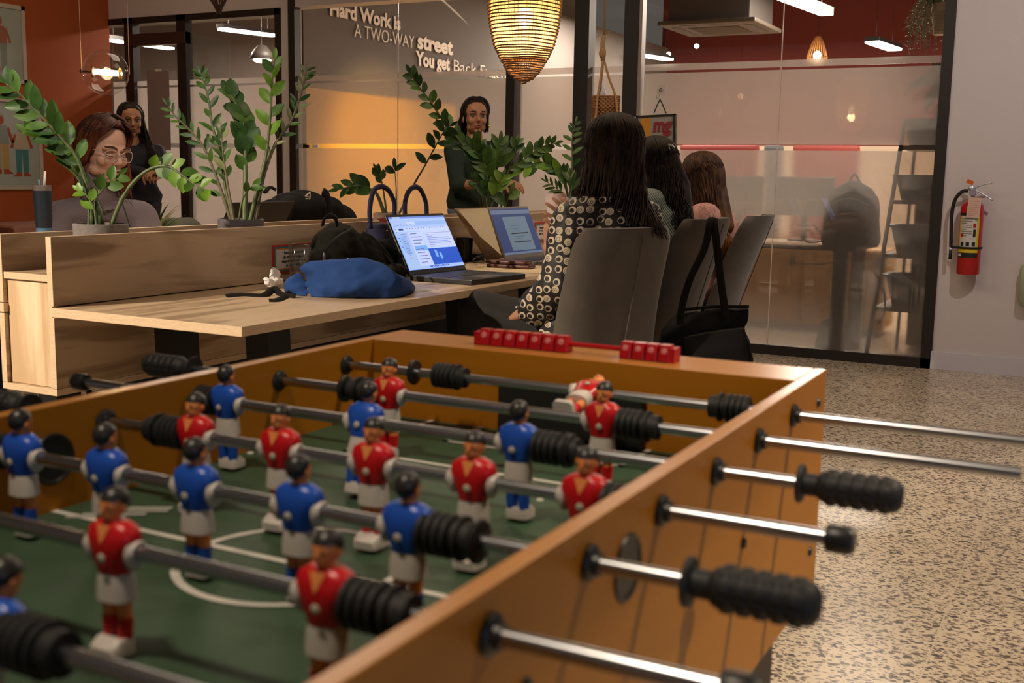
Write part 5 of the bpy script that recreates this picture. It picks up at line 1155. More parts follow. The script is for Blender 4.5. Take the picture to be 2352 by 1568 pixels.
o_ = N(nt, 'ShaderNodeOutputMaterial'); a_ = N(nt, 'ShaderNodeBsdfTranslucent'); a_.inputs[0].default_value = (.90, .62, .28, 1); b_ = N(nt, 'ShaderNodeBsdfTransparent'); mx = N(nt, 'ShaderNodeMixShader'); mx.inputs[0].default_value = .25
nt.links.new(a_.outputs[0], mx.inputs[1]); nt.links.new(b_.outputs[0], mx.inputs[2]); nt.links.new(mx.outputs[0], o_.inputs[0])
bm = B(); lathe(bm, [(rad(z*Ht)*.955, tipz+z*Ht) for z in [.17+.82*j/24 for j in range(25)]], 40, Matrix.Translation((c.x, c.y, 0))); build('lining', bm, lin, t, True)
bm = B(); bc_ = V((c.x, c.y, tipz+.26)); ell(bm, bc_, (.03, .03, .04), 16, 12); build('bulb', bm, emi('rattan_bulb', (1, .80, .48), 9), t, True)
bm = B(); tube(bm, [(c.x, c.y, tipz+.30), (c.x, c.y, 3.2)], .004, 8); build('cable', bm, BPLAST, t)
lamp('rattan_light', 'POINT', (c.x, c.y, tipz+.20), 6, (1, .66, .32), .035)
# dark cage lampshade at the top edge
c = at(503, 32, 4.6); t = thing('wicker_lampshade', 'tip of a dark twisted wicker lampshade at the top edge of the photo', 'pendant lamp', c)
bm = B(); WK = mat('dark_wicker', (.035, .016, .010), .5)
for k in range(16):
    for tw in (1, -1):
        a0 = 2*pi*k/16; pts = []
        for j in range(12): f = j/11; r = .004+.10*sin(f*pi*.62)**1.2; a = a0+tw*f*1.1; pts.append(V((c.x+cos(a)*r-.02*f, c.y+sin(a)*r, c.z+f*.30)))
        tube(bm, pts, .0034 if tw > 0 else .0018, 5)
build('wicker_strands', bm, WK, t)
bm = B(); ell(bm, c+V((-.01, 0, .17)), .03, 12, 10); build('bulb', bm, emi('wicker_bulb', (1, .55, .2), 2.5), t, True)
bm = B(); tube(bm, [c+V((-.02, 0, .2)), V((c.x-.02, c.y, 3.2))], .004, 8); build('cable', bm, BPLAST, t)
# hanging rope basket
D_ = 6.6; c = at(1391, 250, D_); t = thing('hanging_basket', 'woven rope basket hung on a knotted jute cord between the black posts', 'hanging basket', c)
JUT = mat('jute_rope', (.30, .17, .075), .9, bump=(200, .8, .003)); BSK = mat('woven_seagrass', (.26, .12, .05), .85)
zt, zb_ = at(1391, 221, D_).z, at(1391, 300, D_).z; rb = .078
bm = B(); z = zb_; k = 0
while z < zt:
    off = (k % 2)*pi/18; pts = []
    for j in range(73): a = 2*pi*j/72; r = rb*(1-.10*(zt-z)/(zt-zb_))+.0045*(1 if ((j//2)+k) % 2 else -1); pts.append(V((c.x+cos(a)*r, c.y+sin(a)*r, z)))
    tube(bm, pts, .0062, 5, cap=False); z += .0115; k += 1
lathe(bm, [(0, zb_), (rb*.9, zb_)], 24, Matrix.Translation((c.x, c.y, 0))); build('basket', bm, BSK, t, True)
kn = at(1385, 140, D_); top = at(1388, 82, D_)
for pts in (((1384, 140), (1378, 190), (1372, 228), (1366, 292)), ((1388, 140), (1399, 180), (1414, 224), (1420, 292))):
    bm = B(); tube(bm, bez([at(x, y, D_-.08) for x, y in pts], 18), .007, 8); build('cord', bm, JUT, t, True)
bm = B(); tube(bm, bez([at(1386, 140, D_), at(1381, 190, D_+.02), at(1377, 222, D_+.07)], 12), .006, 8); build('cord', bm, JUT, t, True)
bm = B(); tube(bm, [kn, at(1384, 100, D_), top], [.014, .013, .012], 10); ell(bm, at(1384, 122, D_), (.022, .022, .032), 14, 10)
for x, y in ((1403, 72), (1398, 78), (1370, 86), (1402, 84)): tube(bm, bez([top, (top+at(x, y, D_))/2+V((0, 0, .01)), at(x, y, D_)], 8), .0018, 5)
build('knot', bm, JUT, t, True)
bm = B(); tube(bm, [top-V((0, 0, .02)), V((top.x, top.y, 3.2))], .0062, 8); build('hanging_rope', bm, JUT, t, True)
bm = B(); q = at(1385, 224, D_); lathe(bm, [(0, -.06), (.018, -.06), (.018, .03), (.009, .05), (.009, .065), (0, .065)], 18, Matrix.Translation(q)); tag(build('small_bottle', bm, mat('pale_bottle', (.46, .46, .55), .4), None, True), 'small pale bottle poking out of the hanging basket', 'bottle')
# hung sign with the mg emblem
a, b, d = ony(1466, 266, 7.30), ony(1556, 261, 7.30), ony(1470, 340, 7.30); t = thing('hung_sign', 'black framed sign with an orange block and red lettering mg, hung on the glass', 'sign', (a+b)/2)
xd = (b-a).normalized(); M = axes(V((a.x, 7.295, d.z)), (xd.x, 0, xd.z), (-xd.z, 0, xd.x)); W, Hh = (b-a).length, a.z-d.z; BF = mat('black_sign_frame', (.012, .018, .012), .4)
bm = B(); f = .017
for lo, hi in (((0, 0), (f*.6, Hh)), ((W-f, 0), (W, Hh)), ((0, Hh-f*.7), (W, Hh)), ((0, 0), (W, f))): xbox(bm, M, (*lo, -.012), (*hi, .012), bev=.001)
build('frame', bm, BF, t)
bm = B(); xbox(bm, M, (.004, .004, -.004), (W-.004, Hh-.004, 0)); build('backing', bm, mat('sign_paper', (.33, .30, .27), .5), t)
zf = 1 if (M.to_3x3() @ V((0, 0, 1))).y < 0 else -1
bm = B(); xbox(bm, M, (.030, .030, min(zf*.0005, zf*.002)), (.100, Hh-.02, max(zf*.0005, zf*.002))); build('orange_block', bm, mat('sign_orange', (.62, .26, .02), .5), t)
ML = M @ Matrix.Translation((0, 0, zf*.0025)) if zf > 0 else M
text('lettering', 'mg', .135, mat('sign_red', (.30, .018, .03), .5), t, axes(V((a.x+.113, 7.288, d.z+Hh*.50)), (xd.x, 0, xd.z), (-xd.z, 0, xd.x)), .0008, .004, .80, shear=.15)
bm = B(); xbox(bm, axes(V((a.x+.185, 7.288, d.z+Hh*.41)), (xd.x, 0, xd.z), (-xd.z, 0, xd.x)), (0, 0, 0), (.052, .007, .001)); build('red_bar', bm, mat('sign_red', (.30, .018, .03), .5), t)
text('lettering', 'EOS', .030, mat('sign_cream', (.6, .5, .35), .5), t, axes(V((a.x+.038, 7.288, d.z+.040)), (1, 0, 0), (0, 0, 1)), .0006, .0008, .95)
hk = ony(1516, 228, 7.30)
for px in (1502, 1530):
    bm = B(); P = bez([hk, (hk+ony(px, 258, 7.29))/2, ony(px, 260, 7.29)], 14); tube(bm, P, .007, 8, flat=.5); build('strap', bm, BF, t, True)
t2 = thing('wall_hook', 'clear adhesive hook on the glass holding the hung sign', 'hook', ony(1518, 210, 7.32)); q = ony(1518, 207, 7.322)
bm = B(); box(bm, (q.x-.032, 7.3225, q.z-.035), (q.x+.032, 7.3255, q.z+.035), bev=.001); build('adhesive_pad', bm, mat('clear_pad', (.68, .60, .54), .3, alpha=.35), t2)
bm = B(); lathe(bm, [(0, .006), (.012, .006), (.014, 0)], 18, Matrix.Translation((q.x, 7.3225, q.z)) @ Matrix.Rotation(pi/2, 4, 'X')); build('hook_button', bm, CHROME, t2, True)
bm = B(); tube(bm, bez([(q.x, 7.315, q.z), (q.x-.002, 7.305, q.z-.03), (q.x-.004, 7.295, q.z-.055), (q.x-.016, 7.292, q.z-.055), (q.x-.018, 7.292, q.z-.035)], 18), .0016, 6); build('hook_wire', bm, CHROME, t2)
# small plate on the post
q = ony(1455.5, 278, 7.283); bm = B(); box(bm, (q.x-.017, 7.278, q.z-.028), (q.x+.017, 7.2855, q.z+.028), bev=.001); pl = tag(build('warning_plate', bm, mat('plate_white', (.55, .50, .50), .4), None), 'small white plate with a red mark on the black post', 'sign')
bm = B(); box(bm, (q.x-.004, 7.276, q.z-.014), (q.x+.005, 7.2775, q.z+.008)); build('red_mark', bm, mat('sign_red', (.30, .018, .03), .5), pl)
# door closer-like small things on the big pane
for (px, l, m_, w2) in ((705, 'small black latch block on the ochre pane', BPLAST, .022), (725, 'small white latch plate on the ochre pane', WHITEP, .028)):
    q = ony(px, 336, 7.345); bm = B(); box(bm, (q.x-w2, 7.338, q.z-.012), (q.x+w2, 7.3495, q.z+.012), bev=.002); tag(build('latch', bm, m_, None), l, 'latch', 'latches on the ochre pane')
# posters on the orange wall
def poster(y0, y1, z0, z1, label, figs):
    t = thing('framed_poster', label, 'poster', (-7.9, (y0+y1)/2, z0), 'framed posters on the orange wall'); x = -7.8985; f = .034; bm = B()
    for lo, hi in (((y0, z0), (y1, z0+f)), ((y0, z1-f), (y1, z1)), ((y0, z0), (y0+f, z1)), ((y1-f, z0), (y1, z1))): box(bm, (x, lo[0], lo[1]), (x+.022, hi[0], hi[1]), bev=.001)
    build('frame', bm, mat('pale_frame', (.50, .44, .36), .5), t)
    bm = B(); box(bm, (x, y0+.01, z0+.01), (x+.006, y1-.01, z1-.01)); pp = build('print', bm, mat('poster_paper', (.36, .40, .38), .6), t)
    for k, (cy, zb2, s, top_, bot, skin) in enumerate(figs):
        bm = B(); xx = x+.0065
        def poly(pts, mi, dx=0):
            n0 = len(bm.faces); f_ = bm.faces.new([bm.verts.new((xx+dx, cy+p[0]*s, zb2+p[1]*s)) for p in pts]); setm(bm, n0, mi)
        poly([(-.16, .52), (.16, .52), (.15, .78), (.10, .84), (-.10, .84), (-.15, .78)], 0); poly([(-.14, .08), (-.02, .08), (.0, .52), (-.15, .52)], 1); poly([(.02, .08), (.14, .08), (.15, .52), (0, .52)], 1, .0002)
        poly([(-.26, .55), (-.20, .53), (-.12, .78), (-.16, .82)], 2, .0004); poly([(.26, .55), (.20, .53), (.12, .78), (.16, .82)], 2, .0004)
        poly([(.07*cos(a), .93+.085*sin(a)) for a in [2*pi*j/14 for j in range(14)]], 2, .0006); poly([(.08*cos(a)-.01, .985+.05*sin(a)) for a in [pi*j/8 for j in range(9)]], 3, .0008)
        poly([(-.22, 0), (-.02, 0), (-.02, .08), (-.12, .08)], 2, .0004); poly([(.02, .0), (.22, .0), (.12, .08), (.02, .08)], 2, .0004)
        build('illustrated_figure', bm, [mat('print_'+top_[0], top_[1], .6), mat('print_'+bot[0], bot[1], .6), mat('print_'+skin[0], skin[1], .6), mat('print_hat', (.30, .27, .22), .6)], pp)
cream, tan, teal, rust, grey, pink, olive = ('cream', (.45, .38, .28)), ('tan', (.42, .28, .11)), ('teal', (.05, .19, .20)), ('rust', (.32, .06, .02)), ('grey', (.22, .25, .24)), ('pink', (.33, .13, .09)), ('olive', (.16, .18, .12))
poster(5.95, 6.553, .965, 1.695, 'lower framed poster of two illustrated people in tan and teal trousers', [(6.17, 1.09, .46, grey, tan, rust), (6.36, 1.07, .42, cream, teal, rust)])
poster(5.85, 6.435, 1.815, 2.428, 'upper framed poster of an illustrated person in a green skirt', [(6.20, 1.90, .42, pink, grey, pink)])
# fire extinguisher
ex, ey = -.722, 7.252; t = thing('fire_extinguisher', 'red fire extinguisher with yellow label hanging on the white wall', 'fire extinguisher', (ex, ey, .606)); M = Matrix.Translation((ex, ey, 0)); r = .0655
XRED = mat('extinguisher_red', (.48, .008, .010), .28, coat=.3)
bm = B(); lathe(bm, [(0, .606), (r-.004, .606), (r, .612), (r, 1.00), (r-.006, 1.022), (r-.03, 1.040), (.020, 1.048), (.016, 1.062), (0, 1.062)], 48, M); build('cylinder', bm, XRED, t, True, 40)
def wrap(a0, a1, z0, z1, m_, nm, dr=.0006, par=None):
    bm = B(); n = 20; A = [-pi/2+a0+(a1-a0)*k/n for k in range(n+1)]; lo = [bm.verts.new((ex+cos(a)*(r+dr), ey+sin(a)*(r+dr), z0)) for a in A]; hi = [bm.verts.new((ex+cos(a)*(r+dr), ey+sin(a)*(r+dr), z1)) for a in A]
    for k in range(n): bm.faces.new((lo[k], lo[k+1], hi[k+1], hi[k]))
    return build(nm, bm, m_, par or t, True)
LBY = mat('label_yellow', (.72, .52, .02), .4); LBW = mat('label_white', (.60, .56, .52), .4); LBK = mat('label_black', (.02, .018, .016), .4)
s0 = -.15
y_ = wrap(s0-.95, s0+1.0, .735, .955, LBY, 'label', .0006); wrap(s0-.72, s0+.78, .77, .955, LBW, 'label_text_field', .0010, y_); wrap(s0-.95, s0+1.0, .955, .972, LBK, 'label_header', .0012, y_); wrap(s0-.95, s0+1.0, .708, .737, LBK, 'label_footer', .0012, y_)
for k in range(9): wrap(s0-.66, s0+(-.1 if k % 3 == 2 else .35), .935-.0125*k, .9385-.0125*k, mat('label_ink', (.12, .10, .09), .5), 'label_line', .0014, y_)
for k in range(3): wrap(s0-.60+.5*k, s0-.30+.5*k, .775, .800, LBK, 'label_icon', .0014, y_)
wrap(s0+.45, s0+.68, .83, .875, LBK, 'label_icon', .0014, y_); wrap(s0+.42, s0+.66, .885, .91, XRED, 'label_icon', .0014, y_); wrap(s0-.62, s0-.38, .83, .848, XRED, 'label_icon', .0014, y_)
wrap(s0-.85, s0-.45, .714, .731, LBW, 'label_crest', .0016, y_)
bm = B(); tube(bm, [V((ex+cos(a)*(r+.004), ey+sin(a)*(r+.004), .765)) for a in [2*pi*k/40 for k in range(41)]], .004, 8, cap=False, flat=1.6); build('strap', bm, BRUB, t, True)
ALU = mat('cast_aluminium', (.62, .66, .74), .3, .7)
bm = B(); vc = V((ex+.0, ey-.01, 1.085)); tube(bm, [(ex, ey, 1.055), (ex, ey, 1.12)], [.014, .012], 14); ell(bm, (ex-.012, ey-.012, 1.118), (.022, .014, .018), 14, 10); build('valve', bm, ALU, t, True)
bm = B(); lathe(bm, [(0, .012), (.017, .012), (.019, .006), (.019, 0)], 24, Matrix.Translation((ex-.004, ey-.018, 1.090)) @ Matrix.Rotation(pi/2, 4, 'X')); build('pressure_gauge', bm, mat('gauge_face', (.45, .40, .46), .3, .5), t, True, 30)
for (p0, p1, p2_) in (((ex+.005, ey-.012, 1.120), (ex+.045, ey-.014, 1.138), (ex+.098, ey-.016, 1.152)), ((ex+.012, ey-.012, 1.105), (ex+.055, ey-.014, 1.083), (ex+.112, ey-.016, 1.048))):
    bm = B(); tube(bm, bez([p0, p1, p2_], 12), .0085, 8, flat=.6); build('lever', bm, ALU, t, True)
bm = B(); tube(bm, bez([(ex-.030, ey-.012, 1.102), (ex-.065, ey-.012, 1.095), (ex-.100, ey-.010, 1.045), (ex-.112, ey-.008, .95), (ex-.106, ey-.008, .80), (ex-.104, ey-.008, .765)], 40), .0105, 12); h_ = build('hose', bm, BRUB, t, True)
bm = B(); tube(bm, [(ex-.104, ey-.008, .762), (ex-.104, ey-.008, .742)], .0085, 12); build('hose_ferrule', bm, ALU, h_, True); bm = B(); tube(bm, [(ex-.104, ey-.008, .744), (ex-.104, ey-.008, .690)], .0095, 12); build('nozzle', bm, BRUB, h_, True)
bm = B(); tube(bm, [(ex-.104, ey-.008, .765), (ex-.06, ey-.03, .765)], .008, 10); build('hose_clip', bm, BRUB, t, True)
M = axes((ex-.035, ey-.075, .945), (1, 0, -.09), (-.09, 0, 1)); PNK = mat('pink_tag_card', (.62, .42, .34), .6)
bm = B(); xbox(bm, axes((ex-.024, ey-.076, .948), (1, .02, -.06), (-.06, 0, 1)), (0, 0, 0), (.072, .118, .0012)); tg = build('inspection_tag', bm, PNK, t)
bm = B()
for k in range(8): xbox(bm, axes((ex-.024, ey-.0775, .948), (1, .02, -.06), (-.06, 0, 1)), (.008, .012+.012*k, 0), (.062 if k % 3 else .045, .0135+.012*k, .0005))
build('tag_print', bm, mat('tag_red_ink', (.45, .18, .12), .6), tg)
bm = B(); xbox(bm, axes((ex-.045, ey-.02, 1.150), (.8, 0, -.35), (.35, 0, .8)), (0, 0, 0), (.040, .024, .002)); build('seal_tag', bm, mat('orange_seal', (.60, .13, .01), .5), t)
bm = B(); box(bm, (ex-.02, ey+.066, .95), (ex+.02, 7.33, 1.03), bev=.002); build('wall_bracket', bm, BLACKM, t)
# pale rounded thing cut by the right edge
q = ony(2362, 660, 7.30); bm = B(); loft(bm, [(V((q.x, 7.285, q.z-.11)), V((.035, 0, 0)), V((0, .03, 0))), (V((q.x, 7.28, q.z-.08)), V((.05, 0, 0)), V((0, .045, 0))), (V((q.x, 7.28, q.z+.11)), V((.052, 0, 0)), V((0, .045, 0))), (V((q.x, 7.29, q.z+.13)), V((.045, 0, 0)), V((0, .035, 0)))], 28, power=4)
tag(build('wall_dispenser', bm, mat('pale_green_plastic', (.30, .33, .22), .4), None, True, 50), 'pale rounded dispenser on the white wall, cut by the right edge of the photo', 'dispenser')
# ================================================================== PEOPLE
def skin(nm, c, r=.5): return mat(nm, c, r, sss=.12, var=((9, 9, 9), .06, 2))
def HM(c, fwd, tilt=0, roll=0, s=1.0):
    """head matrix: local -Y is the face, +Z the crown"""
    f = V((fwd[0], fwd[1], 0)).normalized(); x = V((-f.y, f.x, 0)); R_ = Matrix((x, -f, V((0, 0, 1)))).transposed().to_4x4()
    return Matrix.Translation(c) @ R_ @ Matrix.Rotation(radians(tilt), 4, 'X') @ Matrix.Rotation(radians(roll), 4, 'Y') @ Matrix.Scale(s, 4)
def head_vol(bm, M):
    t = B()
    ell(t, (0, .014, .030), (.074, .092, .080), 28, 20); ell(t, (0, -.026, -.012), (.063, .060, .088), 24, 18); ell(t, (0, -.030, -.062), (.049, .047, .040), 20, 14)
    ell(t, (0, -.068, -.093), (.020, .017, .017), 14, 10)
    for s in (-1, 1):
        ell(t, (s*.036, -.058, -.026), (.024, .024, .024), 14, 10); ell(t, (s*.044, -.025, -.068), (.016, .026, .022), 12, 8)
        ell(t, (s*.077, .008, -.012), (.008, .018, .030), 12, 10, M=Matrix.Rotation(radians(-12), 4, 'X')); ell(t, (s*.0115, -.096, -.030), (.0075, .009, .0065), 10, 8)
        capsule(t, (s*.014, -.088, .022), (s*.050, -.074, .020), .0085, .0085)
    capsule(t, (0, -.084, .014), (0, -.106, -.024), .0070, .0105); capsule(t, (-.016, -.086, -.055), (.016, -.086, -.055), .0075, .0075); capsule(t, (-.013, -.084, -.066), (.013, -.084, -.066), .0082, .0082)
    tube(t, [(0, .020, -.05), (0, .026, -.10), (0, .030, -.16)], [.050, .048, .056], 20)
    merge(bm, t, M)
def socket_warp(M):
    Mi = M.inverted(); S_ = M.to_scale().x
    def f(co):
        q = Mi @ co
        if q.y > -.03 or abs(q.x) > .06 or abs(q.z) > .12: return co
        d = 0
        for s in (-1, 1): d += .0085*exp(-(((q.x-s*.030)/.015)**2+((q.z-.002)/.010)**2))
        d += .0035*exp(-((q.x/.03)**2+((q.z+.0605)/.0022)**2))+.003*exp(-((q.x/.02)**2+((q.z+.080)/.006)**2))
        q.y += d; return M @ q
    return f
def face(par, M, lip, brow, closed=True, iris=(.05, .02, .01), lipw=1):
    LM = mat('lips_%.2f_%.2f' % (lip[0], lip[1]), lip, .4); BM_ = mat('brow_%.2f' % brow[0], brow, .8); WM = mat('eye_white', (.28, .24, .22), .3); IM = mat('iris_%.2f' % iris[0], iris, .2); LS = mat('lash', (.015, .008, .006), .7)
    for s in (-1, 1):
        t = B(); tube(t, bez([(s*.013, -.0965, .0235), (s*.030, -.0950, .030), (s*.051, -.0780, .0235)], 12), [.0016]*1+[.0030]*11+[.0012] if False else .0026, 8, flat=1); bm = B(); merge(bm, t, M); build('eyebrow', bm, BM_, par, True)
        t = B()
        if not closed:
            ell(t, (s*.0305, -.0720, .0005), (.0118, .0120, .0085), 16, 12); bm = B(); merge(bm, t, M); e = build('eye', bm, WM, par, True)
            t = B(); ell(t, (s*.0320, -.0815, .0008), (.0062, .0042, .0062), 12, 8); bm = B(); merge(bm, t, M); build('iris', bm, IM, e, True); t = B()
        zz = -.0035 if closed else .0065
        tube(t, bez([(s*.0175, -.0855, zz+.001), (s*.030, -.0880, zz-(.003 if closed else -.003)), (s*.044, -.0790, zz+.0008)], 12), .0014, 6); bm = B(); merge(bm, t, M); build('eyelashes', bm, LS, par, True)
    t = B(); tube(t, bez([(-.022*lipw, -.0865, -.0585), (-.006, -.0965, -.0535), (0, -.0955, -.0555), (.006, -.0965, -.0535), (.022*lipw, -.0865, -.0585)], 20), .0040, 8, flat=.8); tube(t, bez([(-.019*lipw, -.0865, -.0605), (0, -.0960, -.0665), (.019*lipw, -.0865, -.0605)], 16), .0046, 8, flat=.8)
    bm = B(); merge(bm, t, M); build('lips', bm, LM, par, True)
def hand_vol(bm, M, curls=(20, 20, 20, 20), spread=4, thumb=(35, 20), side=1, sc=1.0):
    """wrist at origin, fingers along +Y, thumb towards side*X, back of the hand +Z"""
    t = B(); loft(t, [(V((0, -.01, 0)), V((.026, 0, 0)), V((0, 0, .019))), (V((0, .02, 0)), V((.032, 0, 0)), V((0, 0, .017))), (V((0, .06, .001)), V((.041, 0, 0)), V((0, 0, .0145))), (V((0, .088, 0)), V((.040, 0, 0)), V((0, 0, .012)))], 20, power=2.6)
    for k, (x, y, L) in enumerate(((.031, .084, .073), (.0105, .090, .081), (-.0105, .087, .075), (-.031, .078, .059))):
        a = radians(spread*(1.5-k)); c = radians(curls[k]); p = V((side*x, y, 0)); pts = [p]; ang = c*.6
        for seg in (.46, .31, .24): p = p+V((side*sin(a)*cos(ang), cos(a)*cos(ang), -sin(ang)))*L*seg; pts.append(p); ang += c
        chain(t, pts, [.0098, .0090, .0082, .0070], 10)
    a, b = radians(thumb[0]), radians(thumb[1]); p0 = V((side*.024, .018, -.004)); p1 = p0+V((side*sin(a), cos(a), -.35)).normalized()*.042; p2 = p1+V((side*sin(a*.7), cos(a*.7), -.35-sin(b))).normalized()*.032; p3 = p2+V((side*sin(a*.4), cos(a*.4), -.35-sin(b)*1.4)).normalized()*.026
    chain(t, [p0, p1, p2, p3], [.0155, .0120, .0105, .0085], 12)
    merge(bm, t, M @ Matrix.Scale(sc, 4))
def hand_axes(wrist, point, back):
    """matrix for hand_vol: fingers point along 'point', back of hand faces 'back'"""
    y = V(point).normalized(); z = V(back); z = (z-y*z.dot(y)).normalized(); x = y.cross(z); m = Matrix((x, y, z)).transposed().to_4x4(); m.translation = V(wrist); return m
TORSO = ((0, .172, .118), (.12, .178, .122), (.32, .140, .098), (.5, .145, .105), (.68, .165, .118), (.84, .172, .098), (.93, .135, .078), (1.0, .066, .058))
def torso_secs(pel, neck, side, fw, k=1.0, f0=0, f1=1, add=0):
    out = []
    for f, w_, d in TORSO:
        if f < f0-.01 or f > f1+.01: continue
        c = pel.lerp(neck, f)-fw*.022*sin(pi*f); out.append((c, side*(w_*k+add), fw*(d*k+add)))
    return out
def person(label, J, Mh, sk, fw, group=None):
    t = thing('person', label, 'person', (J['pel'].x, J['pel'].y, 0), group); side = V((-fw.y, fw.x, 0)).normalized(); bm = B()
    head_vol(bm, Mh); nb = J['neck']; q = Mh @ V((0, .026, -.10)); capsule(bm, q, nb+V((0, 0, .01)), .047, .054)
    loft(bm, torso_secs(J['pel'], nb, side, fw, .93), 28)
    for s in 'LR':
        chain(bm, [J['sh'+s], J['el'+s], J['wr'+s]], [.047, .036, .025], 14); chain(bm, [nb+V((0, 0, -.03)), J['sh'+s]], [.055, .047], 12)
        h = J.get('hand'+s)
        if h: hand_vol(bm, h[0], *h[1:])
        chain(bm, [J['hp'+s], J['kn'+s], J['an'+s]], [.080, .054, .036], 14)
    b = blob('body', bm, sk, t, .0042, 3, socket_warp(Mh)); return t, b, side
def sleeve(bm, J, s, k=1.0, f=1.0, r=(.062, .050, .038)):
    a, e, w_ = J['sh'+s], J['el'+s], J['wr'+s]; P = [a, a.lerp(e, .5), e]+([e.lerp(w_, f*.5), e.lerp(w_, f)] if f > 0 else []); R_ = [r[0], (r[0]+r[1])/2, r[1]]+([ (r[1]+r[2])/2, r[2]] if f > 0 else []); chain(bm, P, [q*k for q in R_], 14)
def top_garment(nm, J, side, fw, m, t, sl=1.0, add=.012, f0=-.0, warp=None, r=(.062, .050, .038), vox=.006, collar=None):
    bm = B(); loft(bm, torso_secs(J['pel'], J['neck'], side, fw, 1, f0, 1, add), 30)
    for s in 'LR': chain(bm, [J['neck']+V((0, 0, -.035)), J['sh'+s]], [.060, r[0]], 12); sleeve(bm, J, s, 1, sl if not isinstance(sl, dict) else sl[s], r)
    if collar: tube(bm, *collar)
    return blob(nm, bm, m, t, vox, 4, warp or wrinkle(11, .004, (1, 1, 1.5)))
def trousers(J, side, fw, m, t, k=1.0, vox=.008):
    bm = B(); loft(bm, torso_secs(J['pel']+V((0, 0, -.05)), J['neck'], side, fw, 1.04, 0, .15), 24)
    for s in 'LR': chain(bm, [J['hp'+s], J['kn'+s], J['an'+s]], [.098*k, .070*k, .056*k], 16)
    return blob('trousers', bm, m, t, vox, 4, wrinkle(9, .005))
def shoes(J, fw, m, t):
    for s in 'LR':
        a = J['an'+s]; bm = B(); loft(bm, [(V((a.x, a.y, .03))-fw*.06, V((-fw.y, fw.x, 0))*.032, V((0, 0, .028))), (V((a.x, a.y, .045))-fw*.02, V((-fw.y, fw.x, 0))*.036, V((0, 0, .043))), (V((a.x, a.y, .035))+fw*.06, V((-fw.y, fw.x, 0))*.040, V((0, 0, .033))), (V((a.x, a.y, .022))+fw*.16, V((-fw.y, fw.x, 0))*.036, V((0, 0, .020)))], 18, power=2.6); build('shoe', bm, m, t, True)
def hair(t, M, m, ends, n=240, rr=(.083, .100, .092), c=(0, .018, .030), phimax=128, rad_=.0042, wave=0, wfreq=14, seed=1, drop=.06, cap=True, lift=1.0, part=0, th0=12, body=None, front=None):
    """strands from the parting over the skull and down to the end line; ends(u, rnd) -> world point for u in -1..1"""
    r_ = random.Random(seed); bm = B(); flip = 1 if (M.to_3x3() @ V((1, 0, 0))).dot(RI) > 0 else -1
    if cap:
        tt = B(); ell(tt, c, (rr[0]*.985, rr[1]*.985, rr[2]*.985), 32, 22)
        for v in list(tt.verts):
            q = v.co
            if q.y < -.035 and q.z < .062+.3*max(0, -q.y-.035)+.018*cos(q.x*25): v.co = V((q.x*.88, max(q.y, -.035), q.z))
        merge(bm, tt, M)
    for k in range(n):
        u = (2*((k+.5)/n)-1); u = max(-1, min(1, u+r_.uniform(-.03, .03))); phi = radians(phimax*u); lay = 1+r_.uniform(-.01, .055); P = []
        x0 = part+r_.uniform(-.006, .006)
        for th in (th0, 35, 60, 85, 105):
            a = radians(th); p = V((c[0]+rr[0]*sin(a)*sin(phi)*lay+x0*cos(a), c[1]+rr[1]*sin(a)*cos(phi)*lay, c[2]+rr[2]*cos(a)*lay*lift)); P.append(M @ p)
        e = ends(u*flip, r_); last = P[-1]; mid = last.lerp(e, .45)+V((0, 0, -drop*.3)); P += [mid, e]
        C = bez(P, 30); ph = r_.uniform(0, 6)
        if wave:
            for i, q in enumerate(C):
                f = max(0, i/len(C)-.35); C[i] = q+V((sin(i*wfreq*.1+ph), cos(i*wfreq*.1+ph*1.3), sin(i*wfreq*.13+ph)*.4))*wave*f
        L = len(C); R_ = [rad_*(.7+.5*sin(pi*min(1, i/L*1.05)))*(1 if i < L*.8 else max(.15, 1-(i/L-.8)*4.2)) for i in range(L)]
        tube(bm, C, R_, 5)
    if body:
        for pts, rad__ in body: chain(bm, pts, rad__, 12)
    return build('hair', bm, m, t, True)
def hair_mat(nm, dark, light, rough=.42):
    m = mat(nm, dark, .58, spec=.22); nt = m.node_tree; b = nt.nodes['Principled BSDF']; tc = N(nt, 'ShaderNodeTexCoord'); mp = N(nt, 'ShaderNodeMapping'); mp.inputs['Scale'].default_value = (60, 60, 5)
    nz = N(nt, 'ShaderNodeTexNoise'); nz.inputs['Scale'].default_value = 1; nz.inputs['Detail'].default_value = 3; cr = N(nt, 'ShaderNodeValToRGB'); cr.color_ramp.elements[0].color = (*dark, 1); cr.color_ramp.elements[1].color = (*light, 1); cr.color_ramp.elements[0].position = .38; cr.color_ramp.elements[1].position = .68
    nt.links.new(tc.outputs['Object'], mp.inputs[0]); nt.links.new(mp.outputs[0], nz.inputs['Vector']); nt.links.new(nz.outputs[0], cr.inputs[0]); nt.links.new(cr.outputs[0], b.inputs['Base Color']); return m
def ombre(m, z0, z1, col):
    """tips of a lighter colour below height z0"""
    nt = m.node_tree; b = nt.nodes['Principled BSDF']; src = b.inputs['Base Color'].links[0].from_socket; tc = N(nt, 'ShaderNodeTexCoord'); sp = N(nt, 'ShaderNodeSeparateXYZ'); mr = N(nt, 'ShaderNodeMapRange'); mr.inputs[1].default_value = z0; mr.inputs[2].default_value = z1; mx = N(nt, 'ShaderNodeMixRGB'); mx.inputs[2].default_value = (*col, 1)
    nt.links.new(tc.outputs['Object'], sp.inputs[0]); nt.links.new(sp.outputs[2], mr.inputs[0]); nt.links.new(mr.outputs[0], mx.inputs[0]); nt.links.new(src, mx.inputs[1]); nt.links.new(mx.outputs[0], b.inputs['Base Color'])

